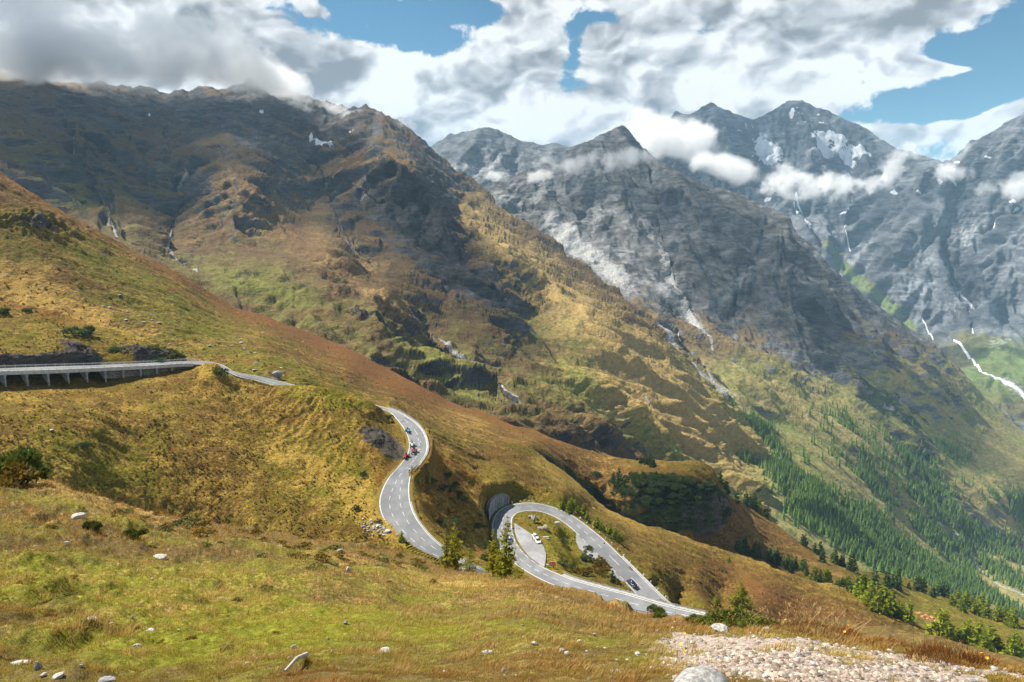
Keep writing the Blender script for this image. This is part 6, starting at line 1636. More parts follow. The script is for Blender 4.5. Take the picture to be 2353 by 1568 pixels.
# ------------------------------------------------------------------ stones in the meadow
M_st = [M_rockw, plain('dull_rock', (.42, .39, .36), .9, var=.35, scale=8), M_rockg]
ST = [[rock_mesh('stone', m_, 100 + i * 7 + j, flat=.55, sub=2, rough_=.35) for j in range(4)] for i, m_ in enumerate(M_st)]
def s3(x, y): return x * .41408, 919.1 + y * .41408
def s4(x, y): return 1493.6 + x * .3653, 1148.9 + y * .3653
def stone(x, y, wpx, hpx, mi, label, group=None, j=None, rz=None):
    P0 = near_pt(x, y); r_ = np.linalg.norm(P0); w_ = .7 * wpx * r_ / FPX; h_ = hpx * r_ / FPX * .85
    o = link('stone', ST[mi][rg.integers(4) if j is None else j]); o.scale = (w_, w_ * .8, h_ / .55)
    o.location = (P0 + [0, 0, h_ * .36]).tolist(); az_ = -math.atan2(P0[0], P0[1]); o.rotation_euler = (rg.normal() * .1, rg.normal() * .1, az_ + (rg.normal() * .25 if rz is None else rz))
    return tag(o, label, 'stone', group)
named = [(*s3(1930, 985), 22, 20, 0, 'white upright stone in the meadow left of the larches'), (*s3(895, 855), 52, 14, 1, 'long flat pale slab in the green patch of the meadow'), (*s3(435, 665), 44, 16, 1, 'pinkish broken slab below the small dwarf pine'), (*s3(770, 938), 14, 6, 0, 'small white stone below the long flat slab'),
         (*s3(1318, 905), 9, 6, 0, 'little white stone beside the dark bush patch'), (*s3(1115, 945), 13, 7, 0, 'pale stone right of the long flat slab'), (*s3(1550, 830), 26, 7, 1, 'flat grey pink slab in the orange grass'), (*s3(1890, 840), 20, 12, 2, 'dark grey rock in the orange grass near the far edge'),
         (*s3(500, 972), 12, 7, 0, 'small white stone in the left of the meadow'), (*s3(370, 805), 24, 10, 0, 'pale broken stone on the left slope'), (*s3(765, 1355), 28, 11, 0, 'white stone low in the left meadow'), (*s3(830, 1295), 34, 8, 1, 'pinkish flat stone above the white one'), (*s3(480, 1385), 34, 16, 1, 'round brownish stone at lower left'),
         (*s3(560, 1370), 24, 14, 2, 'dark grey stone right of the round brownish one'), (*s3(110, 1395), 68, 10, 1, 'long low grey slab at the far left'), (*s3(490, 1270), 36, 8, 1, 'thin pale slab in the left meadow'), (*s3(600, 1270), 24, 8, 2, 'dark flat stone beside the thin pale slab'), (*s3(730, 1218), 16, 9, 2, 'small angular grey stone above the flat pair'),
         (*s3(215, 1510), 22, 20, 2, 'grey knob of rock at the bottom left'), (*s3(325, 1550), 34, 12, 1, 'brown stone at the bottom edge left'), (*s3(590, 1555), 50, 10, 2, 'flat grey stone at the bottom edge'), (*s3(1035, 1265), 15, 6, 2, 'small dark stone in the middle meadow'), (*s3(1065, 1145), 15, 10, 1, 'pinkish stone in the green middle meadow'),
         (*s3(1410, 1425), 18, 16, 0, 'angular white stone with a dark underside'), (*s3(1298, 1488), 18, 7, 0, 'flat white stone below the angular one'), (*s3(1820, 1350), 9, 8, 0, 'little white stone in the lower middle meadow'), (*s3(1855, 1392), 9, 7, 0, 'white pebble below the little white stone'), (*s3(1838, 1430), 9, 8, 0, 'round white pebble in the lower middle meadow'), (*s3(1880, 1505), 12, 8, 0, 'white wedge shaped stone at lower centre'),
         (885, 1502, 54, 17, 0, 'large pale blue white flat rock in the lower meadow'), (1120, 1508, 38, 12, 0, 'flat whitish rock right of the large pale one'), (1540, 1500, 20, 10, 0, 'white stone at the start of the gravel'), (1365, 1478, 14, 9, 0, 'white stone in the grass above the gravel'), (1290, 1505, 24, 10, 1, 'dull pinkish rock left of the gravel'),
         (*s4(450, 822), 60, 26, 0, 'large white boulder at the meadow edge before the dwarf pines'), (*s4(312, 842), 36, 9, 0, 'flat white stone left of the large white boulder'), (*s4(50, 872), 14, 8, 0, 'white stone at the left end of the bare ground'), (*s4(145, 820), 13, 5, 0, 'thin white stone in the grass left of the flat one'),
         (*s4(583, 1080), 36, 13, 0, 'oblong white stone beside the wooden post'), (*s4(495, 1020), 34, 12, 0, 'pointed white stone above the oblong one'), (*s4(580, 1010), 18, 11, 1, 'rounded tan stone beside the pointed white one'), (*s4(810, 890), 14, 8, 0, 'white pebble on the gravel near the grass'), (*s4(1325, 1040), 14, 8, 0, 'white pebble in the middle of the gravel'),
         (*s4(1085, 1095), 16, 9, 0, 'white stone near the bottom of the gravel'), (*s4(1490, 1130), 22, 14, 0, 'white rock at the bottom of the gravel'), (*s4(890, 920), 20, 9, 1, 'dull flat stone on the upper gravel'), (*s4(1110, 925), 26, 7, 1, 'flat tan slab on the upper gravel'), (*s4(270, 790), 9, 7, 0, 'white pebble pair, left one, by the meadow edge')]
for a in named: stone(*a)
for k in range(200):
    zone = rg.integers(3)
    if zone == 0: x, y = rg.uniform(1200, 1900), rg.uniform(1450, 1560); lab = 'small white stone scattered in the grass around the gravel'; gr = 'white stones around the gravel'
    elif zone == 1: x, y = rg.uniform(1650, 2340), rg.uniform(1470, 1575); lab = 'pale pebble scattered over the gravel patch'; gr = 'pebbles on the gravel patch'; w0 = .6
    else: x, y = rg.uniform(0, 1200), rg.uniform(1180, 1560); lab = 'pale stone scattered in the meadow grass'; gr = 'stones in the meadow grass'
    if y < interp(TOP_NEAR, x) + 14: continue
    w_ = rg.uniform(6, 17) * (.8 + .5 * (y > 1450)); stone(x, y, w_, w_ * .5, int(rg.choice([0, 0, 1, 1, 2])), lab, gr)
# outcrops on the hillsides
for (x, y, pn, w_, lab) in [(893, 1225, 'road_hillside', 16, 'flat grey rock in the gully beside the S bend'), (868, 1212, 'road_hillside', 14, 'pale rock heap piece in the gully left of the S bend'), (120, 985, 'road_hillside', 9, 'pale rock on the lower left hillside')]:
    P0 = PATCH[pn].surf(x, y)[0]; r_ = np.linalg.norm(P0); k_ = w_ * r_ / FPX
    place_rock('boulder', R_w[1], x, y, pn, (k_, k_, k_ * .6), lab, 'boulder')
for k in range(60):
    x = rg.normal(865, 28); y = 1214 + (x - 865) * .35 + rg.normal() * 9; P0 = PATCH['road_hillside'].surf(x, y)[0]; k_ = rg.uniform(.35, 1.1)
    place_rock('boulder', (R_w[:1] + R_g)[rg.integers(4)], x, y, 'road_hillside', (k_, k_, k_ * .6), 'grey block in the rocky gully left of the S bend', 'boulder', 'blocks in the rocky gully')
for k in range(40):
    x = rg.uniform(200, 700); y = 720 + (x - 200) * .22 + rg.normal() * 22
    if y < interp(TOP_SLOPE, x) + 20 or y > 850: continue
    k_ = rg.uniform(.8, 2.6); place_rock('boulder', (R_w + R_g)[rg.integers(7)], x, y, 'grass_slope', (k_, k_, k_ * .6), 'pale boulder strewn on the long grass slope above the road', 'boulder', 'boulders on the long grass slope')
# reddish heap in the pasture
M_heap = plain('reddish_rock', (.45, .19, .09), .95, var=.4, scale=1); RH = [rock_mesh('boulder', M_heap, s_, sub=2) for s_ in (141, 142)]
for k in range(16):
    x = s4(1740, 0)[0] + rg.normal() * 11; y = s4(0, 738)[1] + rg.normal() * 2.6 + (x - s4(1740, 0)[0]) * .2; k_ = rg.uniform(2, 4)
    place_rock('boulder', RH[k % 2], x, y, 'grass_slope', (k_, k_, k_ * .7), 'reddish block in the heap on the green pasture', 'boulder', 'reddish blocks on the pasture')

# ------------------------------------------------------------------ the wooden post
P0 = at(1614, 1560, 3.75); rad = 57 * 3.75 / FPX
bm = bmesh.new(); prof = [(.2, .05), (.55, .046), (.82, .03), (.95, .0), (1, -.05), (1.03, -.13), (1.05, -.6), (1.06, -2.6)]
V = []; NS = 28; s_h = rad
for r_, z_ in prof:
    for k in range(NS):
        a = 2 * math.pi * k / NS; rr = rad * r_ * (1 + .03 * math.sin(3 * a + 1) + .02 * math.sin(7 * a)); V.append((math.cos(a) * rr, math.sin(a) * rr * .9, z_ * (1 if z_ < -.2 else 1.0) + .012 * math.sin(2 * a)))
F = []
for i in range(len(prof) - 1):
    for k in range(NS): F.append((i * NS + k, i * NS + (k + 1) % NS, (i + 1) * NS + (k + 1) % NS, (i + 1) * NS + k))
F.append(tuple(range(NS)))
mb = MB(); mb.add(V, F)
m, nt, b = new_mat('weathered_post_wood'); co = objco(nt)
n_ = noise(nt, 3.0, 8, .65, mapping(nt, co, (12, 12, .7)), .6); n2_ = noise(nt, 5, 5, .6, co)
c = mixc(nt, smooth_(nt, n_, .35, .68), (.16, .155, .15), (.40, .385, .365)); c = mixc(nt, math_(nt, 'MULTIPLY', smooth_(nt, n2_, .5, .72), .6), c, (.16, .15, .14))
nt.links.new(c, b.inputs['Base Color']); bump(nt, b, n_, .5, .006)
o = mb.obj('wooden_post', m, None, True); q = at(1614, 1549, 3.75); o.location = (q - [0, 0, .06]).tolist(); tag(o, 'weathered grey wooden post rising at the bottom edge', 'post')
# dead stick
q0, q1 = near_pt(*s3(1580, 1550)), near_pt(*s3(1700, 1478)); mb = MB(); mid = (q0 + q1) / 2
mb.tube([(q0 - mid + [0, 0, .06]).tolist(), [0, .02, .1], (q1 - mid + [0, 0, .07]).tolist()], [.012, .025, .03], 7); o = mb.obj('dead_branch', M_wood); o.location = mid.tolist(); tag(o, 'bleached dead branch lying in the lower meadow', 'branch')

# ------------------------------------------------------------------ meadow grass
def grass_mat():
    m, nt, b = new_mat('grass_blades'); a = nt.nodes.new('ShaderNodeAttribute'); a.attribute_name = 'tone'
    s = nt.nodes.new('ShaderNodeSeparateColor'); nt.links.new(a.outputs['Color'], s.inputs[0])
    c = mixc(nt, s.outputs[0], (.125, .13, .008), (.36, .30, .018)); c = mixc(nt, s.outputs[1], c, (.52, .37, .13)); c = mixc(nt, s.outputs[2], c, (.30, .125, .025))
    nt.links.new(c, b.inputs['Base Color']); b.inputs['Roughness'].default_value = .6; b.inputs['Specular IOR Level'].default_value = .25
    tr = nt.nodes.new('ShaderNodeBsdfTranslucent'); nt.links.new(c, tr.inputs['Color']); mx = nt.nodes.new('ShaderNodeMixShader'); mx.inputs[0].default_value = .35
    nt.links.new(b.outputs[0], mx.inputs[1]); nt.links.new(tr.outputs[0], mx.inputs[2]); nt.links.new(mx.outputs[0], [n_ for n_ in nt.nodes if n_.type == 'OUTPUT_MATERIAL'][0].inputs['Surface'])
    return m
def grass(name, n, seed, hpx=(4, 9.5), zone=None):
    s = PATCH['near_meadow']; rg = np.random.default_rng(seed)
    x = rg.uniform(-120, 2480, n); T_ = interp(TOP_NEAR, x); y = T_ - 2 + (1640 - T_) * rg.uniform(0, 1, n) ** .92
    fx = np.clip(((x - s.X1[0]) / (s.X1[1] - s.X1[0])).astype(int), 0, len(s.X1) - 1)
    nr = s.P.shape[0]; fy = np.clip((y - s.top[fx]) / (s.bot[fx] - s.top[fx]), 0, 1); jy = (fy * (nr - 1)).astype(int)
    gr = MEAD_GR[jy, fx]; tuft = fbm(s.surf(x, y), .5, 2, .5, 83) > .22; keep = rg.uniform(0, 1, n) > gr * np.where(tuft, .45, 1.02) + .02
    x, y, gr = x[keep], y[keep], gr[keep]; n = len(x)
    P = s.surf(x, y); r = np.linalg.norm(P, axis=1)
    q1 = fbm(P, 5, 4, .55, 75); q2 = fbm(P, 1.1, 4, .6, 76); q3 = fbm(P, .45, 3, .6, 78)
    green = np.clip(.42 + q1 * 1.2 + rg.normal(size=n) * .25, 0, 1)
    dt = y - interp(TOP_NEAR, x)
    straw = np.clip(.08 + .14 * (x > 900) * (y > 1380) + q2 * 1.3 + q3 * .9 + .35 * np.exp(-dt / 60) + rg.normal(size=n) * .28, 0, 1)
    rust = np.clip(.10 + q1 * -1.2 + q3 * .5 + .6 * np.exp(-dt / 22) + rg.normal(size=n) * .2 + .35 * np.exp(-((x - 450) / 260) ** 2 - ((y - 1220) / 24) ** 2), 0, 1)
    clump = np.clip(.8 + q3 * 1.9 + q2 * 1.3, .22, 2.2)
    h = rg.uniform(hpx[0], hpx[1], n) * np.clip(r, 5, 60) / FPX * clump * np.clip(14 / r, .45, 1) ** .35
    h = np.minimum(h, .26) * np.where(straw > .5, 1.35, .85)
    w = np.maximum(h * .07, 1.5 * r / FPX * .5)
    a = rg.uniform(0, 6.283, n); wind = np.stack([np.full(n, .35), np.full(n, .12)], -1)
    lean = np.stack([np.cos(a), np.sin(a)], -1) * .35 + wind + rg.normal(size=(n, 2)) * .15
    side = np.stack([np.cos(a + 1.57), np.sin(a + 1.57)], -1)
    v0 = P.copy(); v0[:, :2] -= side * w[:, None] * .5; v0[:, 2] -= .02
    v1 = P.copy(); v1[:, :2] += side * w[:, None] * .5; v1[:, 2] -= .02
    m0 = P.copy(); m0[:, :2] += lean * h[:, None] * .35 - side * w[:, None] * .38; m0[:, 2] += h * .58
    m1 = P.copy(); m1[:, :2] += lean * h[:, None] * .35 + side * w[:, None] * .38; m1[:, 2] += h * .58
    tp = P.copy(); tp[:, :2] += lean * h[:, None] * 1.0; tp[:, 2] += h * .95
    V = np.stack([v0, v1, m0, m1, tp], 1).reshape(-1, 3)
    b = (np.arange(n) * 5)[:, None]
    F = np.concatenate([b + [0, 1, 3], b + [0, 3, 2], b + [2, 3, 4]], 1).reshape(-1, 3)
    tone = np.stack([green, straw, rust, np.ones(n)], -1).repeat(5, 0)
    me = np_mesh(name, V, F, [M_blades], {'tone': tone}, smooth=False)
    o = link(name, me); o['kind'] = 'stuff'; print(name, n); return o
M_blades = grass_mat()
grass('meadow_grass', 560000, 1)
# loose gravel: thousands of angular chips
def chips(n, seed):
    rg = np.random.default_rng(seed); s = PATCH['near_meadow']
    x = rg.uniform(1100, 2480, n); y = rg.uniform(1430, 1640, n); fx = np.clip(((x - s.X1[0]) / (s.X1[1] - s.X1[0])).astype(int), 0, len(s.X1) - 1)
    fy = np.clip((y - s.top[fx]) / (s.bot[fx] - s.top[fx]), 0, 1); jy = (fy * (s.P.shape[0] - 1)).astype(int)
    keep = (rg.uniform(0, 1, n) < MEAD_GR[jy, fx] * .95 + .02) & (y > interp(TOP_NEAR, x) + 2); x, y = x[keep], y[keep]; n = len(x)
    P = s.surf(x, y); r = np.linalg.norm(P, axis=1); R_ = rg.exponential(1.0, n) ** 1.5 * .0036 + .0035; R_ = np.minimum(R_, .034)
    bm = bmesh.new(); bmesh.ops.create_icosphere(bm, subdivisions=1, radius=1.0); bm.verts.ensure_lookup_table()
    base = np.array([v_.co[:] for v_ in bm.verts]); f = np.array([[v_.index for v_ in f_.verts] for f_ in bm.faces]); bm.free(); nb = len(base)
    a = rg.uniform(0, 6.28, n); c_, s_ = np.cos(a), np.sin(a); B = base[None] * (1 + .16 * rg.normal(size=(n, nb, 3)))
    Q = np.stack([B[..., 0] * c_[:, None] - B[..., 1] * s_[:, None], B[..., 0] * s_[:, None] + B[..., 1] * c_[:, None], B[..., 2] * .6], -1) * R_[:, None, None] + P[:, None]
    Q[..., 2] += (R_ * .25)[:, None]
    F = (f[None] + (np.arange(n) * nb)[:, None, None]).reshape(-1, 3)
    t = rg.uniform(0, 1, n).repeat(nb)
    m, nt, b = new_mat('gravel_chip'); at_ = nt.nodes.new('ShaderNodeAttribute'); at_.attribute_name = 'tint'
    c = mixc(nt, smooth_(nt, at_.outputs['Fac'], .1, .9), (.15, .115, .085), (.46, .37, .30)); nt.links.new(c, b.inputs['Base Color']); b.inputs['Roughness'].default_value = .9
    o = link('gravel', np_mesh('gravel', Q.reshape(-1, 3), F, [m], {'tint': t}, smooth=False)); o['kind'] = 'stuff'; return o
chips(36000, 12)
# tall dry stalks at the edge of the gravel
def stalks(n, seed):
    rg = np.random.default_rng(seed); mb = MB()
    for k in range(n):
        x = rg.normal(1840, 60) if rg.uniform() < .75 else rg.uniform(1550, 2300); y = interp(TOP_NEAR, x) + rg.uniform(0, 22); P0 = near_pt(x, y); r_ = np.linalg.norm(P0)
        h_ = rg.uniform(20, 62) * r_ / FPX * (1 if x < 1960 else .7); lx, ly = rg.normal() * .25 + .1, rg.normal() * .2
        pts = [P0, P0 + [lx * h_ * .3, ly * h_ * .3, h_ * .5], P0 + [lx * h_, ly * h_, h_]]
        mb.tube([p_.tolist() for p_ in pts], [.0035, .0028, .0015], 3, cap=False)
        e = pts[2]
        for j in range(6):
            q = pts[1] * (1 - (.7 + .05 * j)) + e * (.7 + .05 * j); d_ = np.array([rg.normal(), rg.normal(), 1.2]) * .018
            mb.add([q, q + d_ + [.006, 0, 0], q + d_ * 1.6, q + d_ - [.006, 0, 0]], [(0, 1, 2, 3)])
    o = mb.obj('dry_grass_stalks', plain('dry_stalk', (.42, .27, .12), .8)); o['kind'] = 'stuff'; return o
stalks(150, 4)
# a russet tuft beside the gravel
P0 = near_pt(2185, 1528); mb = MB(); rg2 = np.random.default_rng(8)
for k in range(900):
    a = rg2.uniform(0, 6.28); q = math.sqrt(rg2.uniform()) * .34; h_ = rg2.uniform(.10, .26); bx_, by_ = math.cos(a) * q * 1.5, math.sin(a) * q
    l1, l2 = rg2.normal() * .08 - .05, rg2.normal() * .06
    mb.add([(bx_ - .003, by_, -.04), (bx_ + .003, by_, -.04), (bx_ + l1, by_ + l2, h_)], [(0, 1, 2)])
o = mb.obj('grass_tuft', plain('russet_grass', (.30, .13, .04), .8)); o.location = P0.tolist(); tag(o, 'thick russet grass tuft at the right rim of the gravel', 'grass tuft')
# hawkbits
M_yel = plain('yellow_petals', (.85, .45, .02), .6); 
bm = bmesh.new(); 
fl = MB()
for k in range(9):
    a = 2 * math.pi * k / 9; fl.add([(0, 0, .12), (math.cos(a - .3) * .014, math.sin(a - .3) * .014, .125), (math.cos(a) * .02, math.sin(a) * .02, .128), (math.cos(a + .3) * .014, math.sin(a + .3) * .014, .125)], [(0, 1, 2, 3)])
me_fl = fl.mesh('flower_head', M_yel); st = MB(); st.tube([(0, 0, 0), (0, 0, .12)], .002, 4); me_fs = st.mesh('stem', M_blades)
for (X_, Y_) in [(800, 785), (875, 790), (1208, 825), (1247, 858), (2105, 1050), (2133, 1043), (220, 900), (170, 1050), (218, 942), (168, 780), (318, 770), (108, 842)]:
    x, y = s4(X_, Y_); P0 = near_pt(x, y + 4); t = thing('yellow_flower', 'small yellow orange flower standing in the grass round the gravel', 'flower', (P0 + [0, 0, .02]).tolist(), rg2.uniform(0, 6), 'yellow flowers round the gravel')
    t.scale = (1.2, 1.2, 1.2); link('flower_head', me_fl, t).rotation_euler = (.5, 0, 0); link('stem', me_fs, t)
# ------------------------------------------------------------------ light and sky
SUN_AZ, SUN_EL = -60.0, 50.0          # degrees from the viewing direction (negative = left), height
sdir = np.array([math.sin(math.radians(SUN_AZ)) * math.cos(math.radians(SUN_EL)), math.cos(math.radians(SUN_AZ)) * math.cos(math.radians(SUN_EL)), math.sin(math.radians(SUN_EL))])
# ------------------------------------------------------------------ clouds
def cloud_mat(name, dens, wl, k=2.6, base=.62):
    m = bpy.data.materials.new(name); m.use_nodes = True; nt = m.node_tree; nt.nodes.clear()
    out = nt.nodes.new('ShaderNodeOutputMaterial'); pv = nt.nodes.new('ShaderNodeVolumePrincipled'); nt.links.new(pv.outputs[0], out.inputs['Volume'])
    ln = nt.nodes.new('ShaderNodeVectorMath'); ln.operation = 'LENGTH'; nt.links.new(objco(nt), ln.inputs[0])
    geo = nt.nodes.new('ShaderNodeNewGeometry')
    n = noise(nt, 1 / wl, 8, .66, geo.outputs['Position'], .25)
    r2 = math_(nt, 'POWER', ln.outputs['Value'], 2.0)
    d = math_(nt, 'SUBTRACT', math_(nt, 'MULTIPLY_ADD', math_(nt, 'SUBTRACT', n, .5), k, c=base), r2)
    d = math_(nt, 'MULTIPLY', smooth_(nt, d, 0.0, .45), dens)
    nt.links.new(d, pv.inputs['Density'])
    pv.inputs['Color'].default_value = (1, 1, 1, 1); pv.inputs['Anisotropy'].default_value = .2
    return m
M_bank = cloud_mat('cloud_bank', .009, 190, 3.3, .52)
M_wisp = cloud_mat('cloud_wisp', .011, 110, 4.0, .44)
def cloud(x, y, r, rx, ry, rz, mat, rot=0.0):
    bm = bmesh.new(); bmesh.ops.create_icosphere(bm, subdivisions=3, radius=1.02)
    me = bpy.data.meshes.new('cloud'); bm.to_mesh(me); bm.free(); me.materials.append(mat)
    o = link('cloud', me); o.location = at(x, y, r); o.scale = (rx, ry, rz); o['kind'] = 'stuff'
    o.rotation_euler = (0, math.radians(rot), -math.atan2(o.location.x, o.location.y)); return o
for a in [(-90, 120, 3000, 480, 300, 160), (90, 95, 3100, 420, 300, 200), (270, 135, 2950, 420, 260, 150), (430, 110, 3200, 400, 300, 190), (560, 165, 3150, 320, 240, 130, 10), (660, 195, 3350, 280, 180, 100, 18)]:
    cloud(*a[:6], M_bank, *a[6:])
for a in [(745, 250, 3250, 220, 120, 52, 10), (840, 268, 3150, 160, 100, 36), (930, 300, 2980, 80, 60, 60, 40),
          (1335, 378, 3420, 270, 140, 75), (1440, 362, 3480, 190, 120, 70), (1245, 398, 3350, 130, 90, 60), (1140, 405, 4300, 150, 90, 50), (1075, 385, 4400, 90, 70, 50)]:
    cloud(*a[:6], M_wisp, *a[6:])
for a in [(1570, 325, 4300, 400, 260, 200, 12), (1660, 385, 4000, 300, 200, 95, 14), (1500, 290, 4500, 260, 200, 170)]:
    cloud(*a[:6], M_bank, *a[6:])
for a in [(1870, 428, 4500, 400, 200, 120), (1790, 405, 4600, 190, 120, 100), (1985, 420, 4550, 190, 120, 80), (2070, 375, 4600, 170, 90, 120, -40), (2190, 400, 4300, 160, 90, 80), (2335, 428, 4000, 200, 130, 90)]:
    cloud(*a[:6], M_wisp, *a[6:])

# unseen clouds added up the sun line to cast shade on chosen slopes
M_over = bpy.data.materials.new('shade_cloud'); M_over.use_nodes = True; _n = M_over.node_tree; _n.nodes.clear()
_o = _n.nodes.new('ShaderNodeOutputMaterial'); _p = _n.nodes.new('ShaderNodeVolumePrincipled'); _n.links.new(_p.outputs[0], _o.inputs['Volume'])
_p.inputs['Density'].default_value = .0028
M_thick = M_over.copy(); M_thick.name = 'shade_cloud_dense'; [n_ for n_ in M_thick.node_tree.nodes if n_.type == 'PRINCIPLED_VOLUME'][0].inputs['Density'].default_value = .005; _p.inputs['Color'].default_value = (1, 1, 1, 1)
def shade_clouds(pts, H, seed=0):
    for k, (pn, x, y, R) in enumerate(pts):
        P0 = PATCH[pn].surf(x, y)[0]
        C = P0 + sdir * ((H - P0[2]) / sdir[2])
        bm = bmesh.new(); bmesh.ops.create_icosphere(bm, subdivisions=5, radius=1.0)
        me = bpy.data.meshes.new('cloud'); bm.to_mesh(me); bm.free()
        co = np.empty(len(me.vertices) * 3, np.float32); me.vertices.foreach_get('co', co); co = co.reshape(-1, 3)
        f = fbm(co * 1.0 + seed * 3.3 + k * 7.7, .9, 5, .55)
        co *= (1 + 1.1 * f)[:, None]; co *= np.array([R, R, R * .4])
        me.vertices.foreach_set('co', co.ravel()); me.update(); me.materials.append(M_thick if H < 1800 else M_over)
        o = link('cloud', me); o.location = C; o['kind'] = 'stuff'
shade_clouds([('left_mountain', 60, 300, 420), ('left_mountain', 300, 330, 430), ('left_mountain', 600, 290, 320), ('left_mountain', 330, 470, 170), ('left_mountain', 90, 420, 200)], 1700, 1)
shade_clouds([('left_mountain', 960, 520, 190), ('left_mountain', 1010, 620, 190), ('left_mountain', 1060, 730, 170), ('left_mountain', 800, 520, 120), ('left_mountain', 1130, 830, 80)], 1750, 2)
shade_clouds([('middle_mountain', 1480, 450, 380), ('middle_mountain', 1660, 560, 360), ('middle_mountain', 1800, 690, 250), ('middle_mountain', 1960, 830, 220), ('middle_mountain', 1640, 700, 190), ('middle_mountain', 2110, 930, 160)], 1900, 3)
shade_clouds([('far_mountain', 1650, 330, 420), ('far_mountain', 1880, 330, 420), ('far_mountain', 2050, 480, 380), ('far_mountain', 2250, 440, 350), ('far_mountain', 2250, 720, 260)], 2700, 4)
shade_clouds([('grass_slope', 1560, 1140, 62), ('grass_slope', 1620, 1180, 45)], 900, 5)
shade_clouds([('grass_slope', 70, 590, 55)], 900, 6)
sun_d = bpy.data.lights.new('sun', 'SUN'); sun = bpy.data.objects.new('sun', sun_d); COL.objects.link(sun)
sun_d.energy = 5.0; sun_d.angle = math.radians(.53); sun_d.color = (1, .94, .83)
sun.rotation_euler = Vector(sdir).to_track_quat('Z', 'Y').to_euler()
w = bpy.data.worlds.new('World'); scene.world = w; w.use_nodes = True
nt = w.node_tree; bg = nt.nodes['Background']
sky = nt.nodes.new('ShaderNodeTexSky'); sky.sky_type = 'NISHITA'; sky.sun_disc = False
sky.sun_elevation = math.radians(SUN_EL); sky.sun_rotation = math.radians(SUN_AZ)
sky.altitude = 2400
tc = nt.nodes.new('ShaderNodeTexCoord')
dirv = tc.outputs['Generated']
SKYS = .12
def sepxyz(v):
    n = nt.nodes.new('ShaderNodeSeparateXYZ'); nt.links.new(v, n.inputs[0]); return n.outputs
dx, dy, dz = sepxyz(dirv)
az = math_(nt, 'ARCTAN2', dx, dy)
el = math_(nt, 'ARCSINE', dz)
def azel(x, y):
    d = ray(x, y); return math.atan2(d[0], d[1]), math.asin(d[2])
def sblob(x, y, rx, ry, rot=0.0):
    """soft ellipse on the sky around a bearing; radii in survey units"""
    a0, e0 = azel(x, y); c, s_ = math.cos(math.radians(rot)), math.sin(math.radians(rot))
    k = 1 / FPX
    da = math_(nt, 'MULTIPLY', math_(nt, 'SUBTRACT', az, a0), .95); de = math_(nt, 'MULTIPLY', math_(nt, 'SUBTRACT', el, e0), -1.0)
    u = math_(nt, 'ADD', math_(nt, 'MULTIPLY', da, c / (rx * k)), math_(nt, 'MULTIPLY', de, s_ / (rx * k)))
    v = math_(nt, 'ADD', math_(nt, 'MULTIPLY', da, -s_ / (ry * k)), math_(nt, 'MULTIPLY', de, c / (ry * k)))
    r2 = math_(nt, 'ADD', math_(nt, 'MULTIPLY', u, u), math_(nt, 'MULTIPLY', v, v))
    return math_(nt, 'EXPONENT', math_(nt, 'MULTIPLY', r2, -1.0))
def addw(lst):
    t = None
    for w_, b_ in lst:
        q = math_(nt, 'MULTIPLY', b_, w_)
        t = q if t is None else math_(nt, 'ADD', t, q)
    return t
def off(v, o):
    n = nt.nodes.new('ShaderNodeVectorMath'); n.operation = 'ADD'; nt.links.new(v, n.inputs[0]); n.inputs[1].default_value = o; return n.outputs[0]
base = mapping(nt, dirv, (1, 1, 1.5))
def cl(vec, sc, det, ro, di): return noise(nt, sc, det, ro, vec, di)
def puff(vec, sc):
    n = nt.nodes.new('ShaderNodeTexVoronoi'); n.feature = 'F1'; n.inputs['Scale'].default_value = sc
    n.inputs['Detail'].default_value = 2.0; n.inputs['Roughness'].default_value = .55; n.inputs['Lacunarity'].default_value = 2.3
    nt.links.new(vec, n.inputs['Vector']); return math_(nt, 'SUBTRACT', .75, n.outputs['Distance'])
wn = nt.nodes.new('ShaderNodeTexNoise'); wn.inputs['Scale'].default_value = 9; wn.inputs['Detail'].default_value = 5; nt.links.new(base, wn.inputs['Vector'])
wv = nt.nodes.new('ShaderNodeVectorMath'); wv.operation = 'MULTIPLY_ADD'; nt.links.new(wn.outputs['Color'], wv.inputs[0]); wv.inputs[1].default_value = (.10, .10, .10); nt.links.new(base, wv.inputs[2])
wbase = wv.outputs[0]
up_l = (-.014, .004, .026)
A0 = cl(base, 4.6, 12, .56, .4); A1 = cl(off(base, tuple(2.2 * q for q in up_l)), 4.6, 5, .5, .4)
P0_ = puff(wbase, 9.0); P1_ = puff(off(wbase, up_l), 9.0)
B0 = cl(wbase, 20, 10, .62, .1)
den0 = math_(nt, 'ADD', math_(nt, 'ADD', math_(nt, 'MULTIPLY', A0, .62), math_(nt, 'MULTIPLY', P0_, .30)), math_(nt, 'MULTIPLY', B0, .55))
holes = addw([(1.0, sblob(800, 25, 110, 48, 10)), (.9, sblob(960, 66, 120, 45, 20)), (1.0, sblob(1010, 80, 60, 50)), (.9, sblob(1100, 20, 60, 40)), (.8, sblob(1370, 40, 50, 24)), (1.1, sblob(1318, 120, 26, 80, 10)), (.7, sblob(1350, 190, 30, 20)),
              (1.5, sblob(2310, 130, 120, 62, -34)), (1.4, sblob(2200, 222, 130, 52, -12)), (1.0, sblob(2080, 245, 110, 30, -5)), (.8, sblob(1990, 180, 45, 14, -20)), (.6, sblob(2290, 320, 50, 16, -10)), (1.2, sblob(2530, 90, 130, 110))])
